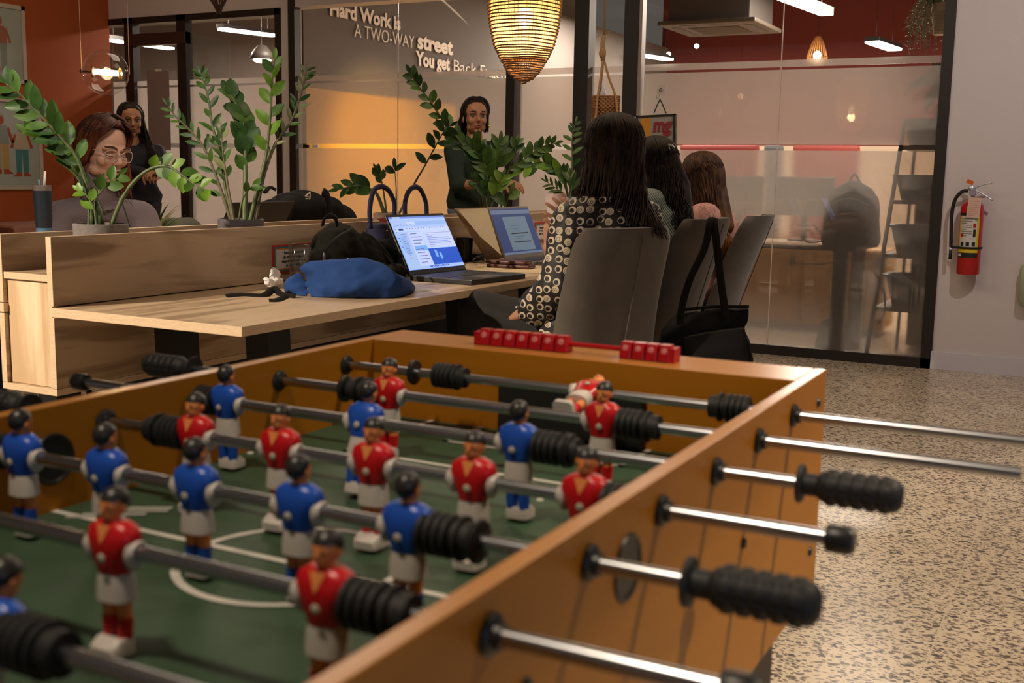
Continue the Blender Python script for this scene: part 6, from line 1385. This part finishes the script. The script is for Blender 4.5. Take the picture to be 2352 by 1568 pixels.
# ---------------- patterned blouse
def blouse_mat():
    m = mat('ring_print_blouse', (.02, .018, .016), .6); nt = m.node_tree; b = nt.nodes['Principled BSDF']; L = nt.links; tc = N(nt, 'ShaderNodeTexCoord')
    mp = N(nt, 'ShaderNodeMapping'); mp.vector_type = 'POINT'; mp.inputs['Rotation'].default_value = (0, 0, radians(-20)); mp.inputs['Scale'].default_value = (31, 31, 31); L.new(tc.outputs['Object'], mp.inputs[0])
    sx = N(nt, 'ShaderNodeSeparateXYZ'); L.new(mp.outputs[0], sx.inputs[0]); cb = N(nt, 'ShaderNodeCombineXYZ'); L.new(sx.outputs[0], cb.inputs[0]); L.new(sx.outputs[2], cb.inputs[1])
    v = N(nt, 'ShaderNodeTexVoronoi'); v.voronoi_dimensions = '2D'; v.inputs['Scale'].default_value = 1; v.inputs['Randomness'].default_value = .42; L.new(cb.outputs[0], v.inputs['Vector'])
    d = v.outputs['Distance']; sp = N(nt, 'ShaderNodeSeparateColor'); L.new(v.outputs['Color'], sp.inputs[0])
    def cmp(x, th, op='LESS_THAN'):
        n = N(nt, 'ShaderNodeMath', operation=op); L.new(x, n.inputs[0])
        if isinstance(th, float): n.inputs[1].default_value = th
        else: L.new(th, n.inputs[1])
        return n.outputs[0]
    def mul(x, y): n = N(nt, 'ShaderNodeMath', operation='MULTIPLY'); L.new(x, n.inputs[0]); L.new(y, n.inputs[1]); return n.outputs[0]
    def inv(x): n = N(nt, 'ShaderNodeMath', operation='SUBTRACT'); n.inputs[0].default_value = 1; L.new(x, n.inputs[1]); return n.outputs[0]
    disc = cmp(d, .375)
    # hole differs from ring to ring: big black centre, small black centre or thin scroll
    off = N(nt, 'ShaderNodeVectorMath', operation='SUBTRACT'); L.new(cb.outputs[0], off.inputs[0]); L.new(v.outputs['Position'], off.inputs[1]); o2 = N(nt, 'ShaderNodeVectorMath', operation='ADD'); o2.inputs[1].default_value = (.06, .05, 0); L.new(off.outputs[0], o2.inputs[0])
    ln_ = N(nt, 'ShaderNodeVectorMath', operation='LENGTH'); L.new(o2.outputs[0], ln_.inputs[0]); dd = ln_.outputs['Value']
    big = cmp(sp.outputs[0], .45, 'GREATER_THAN'); hr = N(nt, 'ShaderNodeMath', operation='MULTIPLY_ADD'); hr.inputs[1].default_value = .14; hr.inputs[2].default_value = .10; L.new(big, hr.inputs[0])
    hole = cmp(dd, hr.outputs[0]); hole = mul(hole, big); sc = N(nt, 'ShaderNodeMath', operation='SINE'); m4 = N(nt, 'ShaderNodeMath', operation='MULTIPLY'); m4.inputs[1].default_value = 42; L.new(dd, m4.inputs[0]); L.new(m4.outputs[0], sc.inputs[0])
    scr = mul(mul(cmp(sc.outputs[0], .55, 'GREATER_THAN'), inv(big)), cmp(dd, .27)); s2 = mul(mul(disc, inv(hole)), inv(scr))
    mx = N(nt, 'ShaderNodeMixRGB'); L.new(s2, mx.inputs[0]); mx.inputs[1].default_value = (.014, .012, .011, 1); mx.inputs[2].default_value = (.56, .47, .35, 1); L.new(mx.outputs[0], b.inputs['Base Color']); return m
SK1 = skin('skin_brown', (.34, .165, .090)); SK2 = skin('skin_tan', (.40, .20, .115)); SK3 = skin('skin_fair', (.52, .30, .21)); SK4 = skin('skin_warm', (.38, .175, .09))
BLKT = mat('black_trousers', (.010, .009, .009), .8); JEAN = mat('blue_jeans', (.06, .09, .14), .85, bump=(300, .4, .001)); SHOE = mat('dark_shoe', (.02, .018, .016), .5)
fw = V((-.93, .36, 0)).normalized(); sd = V((-fw.y, fw.x, 0)); nk = V((-1.520, 3.60, 1.052)); pel = V((-1.60, 3.565, .60))
J = dict(pel=pel, neck=nk, shL=nk+sd*.165+V((0, 0, -.050)), shR=nk-sd*.165+V((0, 0, -.050)))
J['elL'] = at(1283, 655, 3.72); J['wrL'] = at(1222, 715, 3.83); J['elR'] = at(1335, 640, 4.02); J['wrR'] = at(1325, 528, 4.10)
for s, k in (('L', 1), ('R', -1)):
    J['hp'+s] = pel+sd*.085*k+fw*.03; J['kn'+s] = pel+sd*.13*k+fw*.50+V((0, 0, .01)); J['an'+s] = J['kn'+s]+V((0, 0, -.50))+fw*.02
J['knL'] = at(1098, 712, 3.98); J['anL'] = V((J['knL'].x+.02, J['knL'].y, .09)); J['knR'] = J['knL']+V((.10, .28, 0)); J['anR'] = V((J['knR'].x, J['knR'].y, .09))
# the near hand rests on the thigh, the far one steadies the cup
pL = (at(1172, 722, 3.90)-J['wrL']); J['handL'] = (hand_axes(J['wrL']+pL.normalized()*.012, pL, (.3, -.5, .8)), (26, 28, 30, 32), 3, (38, 25), 1, .92)
cupc = at(1277, 492, 4.06)
J['handR'] = (hand_axes(at(1322, 522, 4.08), at(1285, 478, 4.00)-at(1322, 522, 4.08), -FW+RI*.15), (24, 20, 22, 30), 11, (30, 20), -1, .95)
Mh = HM(V((-1.535, 3.635, 1.232)), (-.86, .50), 6, 0, 1.03)
P1, B1, sd1 = person('person in a black blouse with cream rings, holding a cup, seated nearest', J, Mh, SK1, fw)
face(P1, Mh, (.30, .07, .05), (.02, .012, .01), False)
BL = blouse_mat()
bl_ = top_garment('blouse', J, sd1, fw, BL, P1, {'L': .92, 'R': .80}, .020, 0, wrinkle(12, .009, (1, 1, 1.4)), (.078, .068, .056), .0055)
bm = B(); cw = J['elL'].lerp(J['wrL'], .86); ax_ = (J['wrL']-J['elL']).normalized()     # ruffled cuff and collar
def ruffle(bm, c, ax, r, dep, n=72, w_=9):
    u, v = frame_for(ax); rows = []
    for j in range(4): rows.append([bm.verts.new(c+ax*(dep*j/3)+(u*cos(2*pi*k/n)+v*sin(2*pi*k/n))*(r*(1+.10*j)+.006*j*sin(w_*2*pi*k/n))) for k in range(n)])
    for a, b in zip(rows, rows[1:]):
        for k in range(n): bm.faces.new((a[k], a[(k+1) % n], b[(k+1) % n], b[k]))
ruffle(bm, cw, ax_, .034, .035); build('ruffled_cuff', bm, BL, bl_, True)
bm = B(); ruffle(bm, nk+V((0, 0, .000)), V((0, 0, 1)), .064, .030, 90, 13); build('ruffled_collar', bm, BL, bl_, True)
trousers(J, sd1, fw, BLKT, P1, 1.05); shoes(J, fw, SHOE, P1)
H1 = hair_mat('dark_brown_hair', (.010, .0055, .004), (.050, .026, .017), .38)
def e1(u, r_):
    f = (u+1)/2; return at(1326+206*f+r_.uniform(-10, 8), 462+84*(f**.8)+r_.uniform(-16, 8), 3.90-.20*f+r_.uniform(-.03, .03))
hair(P1, Mh, H1, e1, 560, rr=(.090, .104, .094), phimax=122, rad_=.0044, wave=.010, wfreq=9, seed=2, body=[([Mh @ V((0, .05, 0)), at(1400, 400, 3.90), at(1420, 440, 3.88), at(1450, 480, 3.84)], [.078, .070, .062, .035])])
# cup
t = thing('paper_cup', 'pale translucent cup held up by the person in the patterned blouse', 'cup', at(1283, 560, 4.10)); a, b = at(1290, 600, 4.10), at(1276, 448, 4.10); zc_ = (b-a).normalized(); L = (b-a).length; Mx = axes(a, zc_.cross(V((0, 1, 0))), V((0, 1, 0))); Mx = Matrix.Translation(a) @ zc_.to_track_quat('Z', 'Y').to_matrix().to_4x4()
bm = B(); lathe(bm, [(0, .001), (.026, .001), (.040, L), (.0385, L), (.025, .004), (0, .004)], 36, Mx); build('cup_wall', bm, mat('frosted_cup', (.62, .50, .46), .5, sss=.2), t, True, 40)

# ---------------- striped top, clipped curly hair
def stripe_mat():
    m = mat('striped_teal_knit', (.2, .25, .24), .85); nt = m.node_tree; b = nt.nodes['Principled BSDF']; tc = N(nt, 'ShaderNodeTexCoord'); w_ = N(nt, 'ShaderNodeTexWave'); w_.bands_direction = 'DIAGONAL'; w_.inputs['Scale'].default_value = 38; w_.inputs['Distortion'].default_value = .3; cr = N(nt, 'ShaderNodeValToRGB'); cr.color_ramp.elements[0].color = (.05, .075, .07, 1); cr.color_ramp.elements[1].color = (.28, .33, .29, 1); cr.color_ramp.elements[0].position = .3; cr.color_ramp.elements[1].position = .6
    nt.links.new(tc.outputs['Object'], w_.inputs['Vector']); nt.links.new(w_.outputs[0], cr.inputs[0]); nt.links.new(cr.outputs[0], b.inputs['Base Color']); return m
fw = V((-.97, .22, 0)).normalized(); sd = V((-fw.y, fw.x, 0)); nk = V((-1.600, 4.31, 1.085)); pel = V((-1.66, 4.22, .60))
J = dict(pel=pel, neck=nk, shL=nk+sd*.165+V((.03, 0, -.045)), shR=nk-sd*.150+V((-.08, 0, -.06)))
J['elL'] = nk+sd*.22+fw*.20+V((0, 0, -.27)); J['wrL'] = at(1262, 570, 4.20); J['elR'] = nk-sd*.22+fw*.22+V((0, 0, -.26)); J['wrR'] = J['elR']+fw*.22+V((0, 0, .03))
for s, k in (('L', 1), ('R', -1)): J['hp'+s] = pel+sd*.085*k; J['kn'+s] = pel+sd*.12*k+fw*.44+V((0, 0, 0)); J['an'+s] = V((J['kn'+s].x+.02, J['kn'+s].y, .09))
pv = at(1262, 500, 4.17)-J['wrL']; J['handL'] = (hand_axes(J['wrL'], pv, RI*-.9-FW*.5), (34, 30, 30, 34), 9, (25, 15), 1, .9); J['handR'] = (hand_axes(J['wrR'], fw, (0, 0, 1)), (20, 20, 20, 20), 3, (35, 15), -1, .9)
Mh = HM(V((-1.650, 4.335, 1.190)), (-.93, .37), 12, 0, .98)
P2, B2, s2_ = person('person in a pale striped top with dark curly half-up hair and gold earrings, seated second', J, Mh, SK2, fw)
face(P2, Mh, (.32, .08, .06), (.02, .012, .01), False)
top_garment('striped_top', J, s2_, fw, stripe_mat(), P2, {'L': .30, 'R': .6}, .014, r=(.068, .056, .045)); trousers(J, s2_, fw, JEAN, P2); shoes(J, fw, SHOE, P2)
H2 = hair_mat('black_curly_hair', (.008, .005, .004), (.032, .019, .014), .45)
def e2(u, r_): return at(1580+24*u+r_.uniform(-12, 12), 600+r_.uniform(-70, 50), 4.42+r_.uniform(-.05, .05))
hair(P2, Mh, H2, e2, 340, rr=(.084, .100, .090), phimax=92, rad_=.0036, wave=.026, wfreq=22, seed=5, th0=15, body=[([Mh @ V((0, .07, .02)), at(1556, 430, 4.52), at(1576, 540, 4.46)], [.060, .052, .038])])
bm = B()        # swept-up front and clip
for k in range(60):
    r_ = random.Random(k); a = radians(-100+200*k/59); p0 = Mh @ V((.078*sin(a), -.062*cos(a)*1.0+.0, .060+.02*cos(a))); p2_ = at(1533+r_.uniform(-6, 6), 345+r_.uniform(-8, 8), 4.50); pm = Mh @ V((.070*sin(a), .035, .112-.035*abs(sin(a)))); tube(bm, bez([p0, pm, p2_], 14), .0058, 6)
build('swept_hair', bm, H2, P2, True)
bm = B(); q = at(1534, 346, 4.47); ell(bm, q, (.030, .022, .030), 14, 10)
for k in range(5): tube(bm, bez([q+V((0, 0, .02)), q+V((.02*cos(k), -.03+.012*k, 0)), q+V((.01, 0, -.035))], 8), .004, 6)
build('hair_clip', bm, mat('dark_clip', (.015, .010, .008), .3), P2, True)
GOLD = mat('gold', (.8, .55, .15), .25, 1)
for dz, dy in ((-.045, -.003), (-.030, .008)): bm = B(); e = Mh @ V((.085, .004+dy, dz)); tube(bm, [e+V((0, .008*cos(a), .008*sin(a))) for a in [2*pi*k/16 for k in range(17)]], .0014, 6, cap=False); build('earring', bm, GOLD, P2, True)
bm = B(); t_ = B(); tube(t_, bez([(.070, -.060, .005), (.080, -.02, .004), (.082, .010, -.002)], 10), .0018, 6); merge(bm, t_, Mh); build('glasses_arm', bm, mat('clear_brown_plastic', (.35, .18, .10), .3), P2, True)

# ---------------- pink top, long auburn hair
fw = V((-.97, .15, 0)).normalized(); sd = V((-fw.y, fw.x, 0)); nk = V((-1.610, 4.99, 1.020)); pel = V((-1.68, 4.96, .60))
J = dict(pel=pel, neck=nk, shL=nk+sd*.165+V((.05, 0, -.05)), shR=nk-sd*.150+V((-.07, 0, -.06)))
for s, k in (('L', 1), ('R', -1)):
    J['el'+s] = nk+sd*.20*k+fw*.20+V((0, 0, -.24)); J['wr'+s] = J['el'+s]+fw*.22; J['hp'+s] = pel+sd*.085*k; J['kn'+s] = pel+sd*.12*k+fw*.44; J['an'+s] = V((J['kn'+s].x+.02, J['kn'+s].y, .09)); J['hand'+s] = (hand_axes(J['wr'+s], fw, (0, 0, 1)), (20, 20, 20, 20), 3, (35, 15), k, .9)
Mh = HM(V((-1.680, 5.02, 1.142)), (-.95, .2), 18, 0, .98)
P3, B3, s3_ = person('person in a pink patterned top with long auburn hair, seated farthest along the desk', J, Mh, SK3, fw)
face(P3, Mh, (.35, .10, .08), (.04, .02, .012), False)
def floral():
    m = mat('pink_sketch_print', (.52, .26, .22), .8); nt = m.node_tree; b = nt.nodes['Principled BSDF']; tc = N(nt, 'ShaderNodeTexCoord'); nz = N(nt, 'ShaderNodeTexNoise'); nz.inputs['Scale'].default_value = 16; nz.inputs['Detail'].default_value = 2; nz.inputs['Distortion'].default_value = 1.5; cr = N(nt, 'ShaderNodeValToRGB'); e = cr.color_ramp.elements; e[0].position = .47; e[0].color = (.50, .27, .23, 1); e[1].position = .53; e[1].color = (.44, .22, .20, 1); x = cr.color_ramp.elements.new(.50); x.color = (.16, .07, .07, 1)
    nt.links.new(tc.outputs['Object'], nz.inputs['Vector']); nt.links.new(nz.outputs[0], cr.inputs[0]); nt.links.new(cr.outputs[0], b.inputs['Base Color']); return m
top_garment('pink_top', J, s3_, fw, floral(), P3, .9, .020, r=(.074, .060, .046)); trousers(J, s3_, fw, JEAN, P3); shoes(J, fw, SHOE, P3)
H3 = hair_mat('auburn_hair', (.022, .009, .005), (.085, .035, .014), .42); ombre(H3, 1.02, .80, (.42, .17, .035))
def e3(u, r_):
    f = (u+1)/2; return at(1642+46*f+r_.uniform(-8, 6), 550+50*f+r_.uniform(-30, 20), 5.02-.02*f+r_.uniform(-.03, .03))
hair(P3, Mh, H3, e3, 380, rr=(.088, .104, .092), phimax=115, rad_=.0044, wave=.012, wfreq=10, seed=8, body=[([Mh @ V((0, .06, 0)), at(1640, 440, 5.12), at(1668, 520, 5.04)], [.075, .060, .036])])

# ---------------- red-haired person across the desk
fw = V((.80, -.60, 0)).normalized(); sd = V((-fw.y, fw.x, 0)); nk = V((-3.555, 3.222, 1.020)); pel = V((-3.84, 3.42, .60))
J = dict(pel=pel, neck=nk, shL=nk+sd*.150+V((0, 0, -.066)), shR=nk-sd*.150+V((0, 0, -.066)))
for s, k in (('L', 1), ('R', -1)):
    J['el'+s] = nk+sd*.215*k+fw*.10+V((0, 0, -.25)); J['wr'+s] = nk+sd*.10*k+fw*.30+V((0, 0, -.225)); J['hp'+s] = pel+sd*.085*k; J['kn'+s] = pel+sd*.12*k+V((.44, -.05, -.0)); J['an'+s] = V((J['kn'+s].x+.02, J['kn'+s].y, .09)); J['hand'+s] = (hand_axes(J['wr'+s], fw, (0, 0, 1)), (20, 20, 20, 20), 3, (35, 15), -k, .9)
Mh = HM(V((-3.490, 3.190, 1.222)), (.985, -.17), 14, 3, 1.08)
P4, B4, s4_ = person('red-haired person with clear glasses in a grey turtleneck, looking down across the desk', J, Mh, SK3, fw)
face(P4, Mh, (.42, .16, .13), (.045, .018, .010), True, lipw=.9)
TN = mat('grey_ribbed_knit', (.155, .122, .128), .9); nt = TN.node_tree; b_ = nt.nodes['Principled BSDF']; tc = N(nt, 'ShaderNodeTexCoord'); wv = N(nt, 'ShaderNodeTexWave'); wv.inputs['Scale'].default_value = 42; wv.bands_direction = 'DIAGONAL'; bp = N(nt, 'ShaderNodeBump'); bp.inputs['Strength'].default_value = .5; bp.inputs['Distance'].default_value = .003; nt.links.new(tc.outputs['Object'], wv.inputs['Vector']); nt.links.new(wv.outputs[0], bp.inputs['Height']); nt.links.new(bp.outputs[0], b_.inputs['Normal'])
g4 = top_garment('turtleneck', J, s4_, fw, TN, P4, 1.0, .016, r=(.070, .056, .042))
q0, q1 = nk+V((0, 0, -.02)), Mh @ V((0, .020, -.098)); bm = B(); tube(bm, bez([q0, q0.lerp(q1, .3), q0.lerp(q1, .65), q0.lerp(q1, .97), q1+V((0, 0, .004))], 14), [.086]+[.072]*4+[.068]*4+[.069]*4+[.066], 28); blob('turtleneck_collar', bm, TN, g4, .005, 2, wrinkle(22, .004))
trousers(J, s4_, fw, BLKT, P4); shoes(J, fw, SHOE, P4)
H4 = hair_mat('copper_hair', (.020, .006, .003), (.085, .020, .007), .40); ombre(H4, 1.30, 1.12, (.15, .038, .010))
def e4(u, r_):
    if u < 0: p = at(182-26*u+r_.uniform(-16, 18), 400+r_.uniform(-10, 40), 4.50+r_.uniform(-.03, .03)); return p
    return at(300-60*(1-u)+r_.uniform(-8, 8), 440+r_.uniform(-20, 22), 4.50-.06*(u)+r_.uniform(-.02, .02))
# u<0 lies on local -X: find which side of the picture that is
sgn = 1 if (Mh.to_3x3() @ V((1, 0, 0))).dot(RI) > 0 else -1
hair(P4, Mh, H4, e4, 360, rr=(.086, .100, .094), phimax=128, rad_=.0045, wave=.006, wfreq=8, seed=3, part=.020, th0=6, drop=.0)
bm = B()       # long fringe swept to the near side of the face
for k in range(46):
    r_ = random.Random(k+50); f = k/45; s_ = -sgn; p0 = Mh @ V((s_*-.015+r_.uniform(-.004, .004), -.040-.022*f, .116-.012*f)); p1 = Mh @ V((s_*(.040+.02*f), -.080+.030*f, .092-.010*f)); p2_ = Mh @ V((s_*(.078+.008*f), -.050+.035*f, .030)); p3_ = Mh @ V((s_*(.086+.006*f), -.030+.045*f, -.045-.03*f)); tube(bm, bez([p0, p1, p2_, p3_], 18), [.0046]*12+[.004, .003, .002, .0012, .001, .0008, .0008][:7] if False else .0042, 6)
for k in range(22):
    r_ = random.Random(k+90); f = k/21; s_ = sgn; p0 = Mh @ V((s_*.020, -.045-.015*f, .114)); p1 = Mh @ V((s_*(.055+.01*f), -.072+.03*f, .085)); p2_ = Mh @ V((s_*(.082+.004*f), -.035+.03*f, .020)); p3_ = Mh @ V((s_*(.088), -.010+.03*f, -.06)); p4_ = Mh @ V((s_*.080, .0+.02*f, -.135)); tube(bm, bez([p0, p1, p2_, p3_, p4_], 20), .0040, 6)
build('swept_fringe', bm, H4, P4, True)
# spectacles
FRM = mat('clear_pink_frame', (.55, .42, .40), .15, metal=.3); LENS = GLASS
bm = B(); t_ = B()
for s in (-1, 1):
    ring = [V((s*.032+.0235*(abs(cos(a))**.75)*(1 if cos(a) > 0 else -1), -.104+.010*abs((s*.032+.0235*cos(a))/.055)**2, -.002+.0200*(abs(sin(a))**.8)*(1 if sin(a) > 0 else -1))) for a in [2*pi*k/32 for k in range(33)]]; tube(t_, ring, .0013, 6, cap=False)
    tube(t_, bez([(s*.055, -.094, .008), (s*.074, -.05, .006), (s*.082, .005, -.002)], 12), .0013, 6)
tube(t_, bez([(-.010, -.106, .004), (0, -.108, .008), (.010, -.106, .004)], 8), .0013, 6); merge(bm, t_, Mh); GS = build('glasses_frame', bm, FRM, P4, True)
for s in (-1, 1):
    t_ = B(); vs = [t_.verts.new((s*.032+.0232*(abs(cos(a))**.75)*(1 if cos(a) > 0 else -1), -.104+.010*abs((s*.032+.0235*cos(a))/.055)**2, -.002+.0197*(abs(sin(a))**.8)*(1 if sin(a) > 0 else -1))) for a in [2*pi*k/32 for k in range(32)]]; t_.faces.new(vs); bm = B(); merge(bm, t_, Mh); build('lens', bm, LENS, GS)
# lanyard
for pts in ([(222, 455), (240, 485), (262, 505), (290, 535)], [(272, 440), (282, 470), (292, 500), (300, 532)]):
    bm = B(); tube(bm, bez([at(x, y, 4.24) for x, y in pts], 16), .0042, 6, flat=.4); build('lanyard', bm, mat('lanyard_green', (.012, .016, .012), .7), P4)

# ---------------- two people standing at the back
def standing(label, hc, hf, tilt, fw, sk, wrs, els, topm, toph, botm, hairm, ends, seed, hm_s=1.0, sl=(.95, .95), hands=None, closed=False, n=200, part=0, hphi=125, lipc=(.30, .08, .06)):
    fw = V(fw).normalized(); sd = V((-fw.y, fw.x, 0)); Mh = HM(hc, hf, tilt, 0, hm_s); nk = hc+V((0, 0, -.165))-fw*.012; zp = .93; pel = V((nk.x, nk.y, zp))-fw*.0
    J = dict(pel=pel, neck=nk, shL=nk+sd*.165+V((0, 0, -.050)), shR=nk-sd*.165+V((0, 0, -.050)))
    for s, k, e, w_ in (('L', 1, els[0], wrs[0]), ('R', -1, els[1], wrs[1])):
        J['el'+s] = e; J['wr'+s] = w_; J['hp'+s] = pel+sd*.085*k; J['kn'+s] = pel+sd*.09*k+V((0, 0, -.43)); J['an'+s] = pel+sd*.09*k+V((0, 0, -.84)); J['hand'+s] = hands[0 if s == 'L' else 1]
    t, b, side = person(label, J, Mh, sk, fw); face(t, Mh, lipc, (.02, .012, .01), closed)
    top_garment(toph, J, side, fw, topm, t, {'L': sl[0], 'R': sl[1]}, .014, r=(.064, .052, .042)); bm = B(); loft(bm, torso_secs(pel+V((0, 0, -.06)), nk, side, fw, 1.05, 0, .15), 24)
    for s in 'LR': chain(bm, [J['hp'+s], J['kn'+s], J['an'+s]], [.095, .066, .052], 16)
    blob('trousers', bm, botm, t, .008, 4, wrinkle(9, .004)); shoes(J, fw, SHOE, t); hair(t, Mh, hairm, ends, n, seed=seed, part=part, phimax=105, rad_=.005); return t, Mh, J
DKJ = mat('dark_navy_top', (.010, .010, .016), .8); WHC = mat('white_cuff', (.42, .36, .38), .7)
hc = at(301, 277, 7.6); wl, wr = at(338, 401, 7.40), at(365, 396, 7.36)
h_l = (hand_axes(wl, at(352, 402, 7.30)-wl, (0, -.3, 1)), (38, 38, 38, 38), 2, (35, 20), 1, .9); h_r = (hand_axes(wr, at(343, 396, 7.28)-wr, (0, -.5, .8)), (38, 38, 38, 38), 2, (35, 20), -1, .9)
H5 = hair_mat('near_black_hair', (.007, .005, .004), (.024, .014, .010), .45)
P5, M5, J5 = standing('person with long dark hair standing with clasped hands by the left glazing', hc, (.80, -.60), 4, (.74, -.67, 0), SK4, (wr, wl), (at(366, 375, 7.62), at(300, 395, 7.55)), DKJ, 'dark_top', DKJ, H5,
    (lambda u, r_: at(285+r_.uniform(-10, 10), 360+r_.uniform(-20, 20), 7.72) if u*1 < 0 else at(338+18*u+r_.uniform(-8, 8), 385+r_.uniform(-30, 25), 7.58)), 4, .98, (.80, .80), (h_r, h_l), part=-.005)
bm = B(); tube(bm, bez([J5['elL'].lerp(J5['wrL'], .60), J5['elL'].lerp(J5['wrL'], .85)], 4), .052, 16); blob('rolled_cuff', bm, WHC, P5, .006, 3, wrinkle(20, .008))
bm = B(); tube(bm, [J5['neck']+V((.05, -.06, -.05)), J5['neck']+V((.06, -.08, -.10))], .005, 6); build('collar_trim', bm, WHC, P5)
GRS = mat('dark_green_jumper', (.010, .022, .014), .85, bump=(200, .3, .001))
hc = at(1092, 268, 7.2); wl, wr = at(1106, 423, 6.98), at(1160, 416, 6.95)
h_l = (hand_axes(wr, at(1190, 425, 6.9)-wr, (0, -.2, 1)), (18, 22, 26, 30), 6, (40, 10), 1, .95); h_r = (hand_axes(wl, at(1135, 420, 6.92)-wl, (0, -.3, 1)), (25, 25, 25, 25), 4, (35, 10), -1, .95)
P6, M6, J6 = standing('person in a dark green jumper and jeans standing behind the bushy plant, looking sideways', hc, (.66, -.75), 0, (.93, -.36, 0), SK4, (wr, wl), (at(1122, 400, 7.28), at(1050, 425, 7.10)), GRS, 'jumper', mat('light_jeans', (.14, .18, .24), .85), H5,
    (lambda u, r_: at(1040+14*(u+1)+r_.uniform(-10, 12), 330+r_.uniform(-20, 40), 7.28) if u < .25 else at(1112+8*u+r_.uniform(-5, 5), 298+r_.uniform(-8, 8), 7.22)), 6, 1.03, (.70, .30), (h_l, h_r), part=.010)
bm = B(); ell(bm, M6 @ V((.084, .002, -.055)), .011, 12, 8); build('earring', bm, GOLD, P6, True)
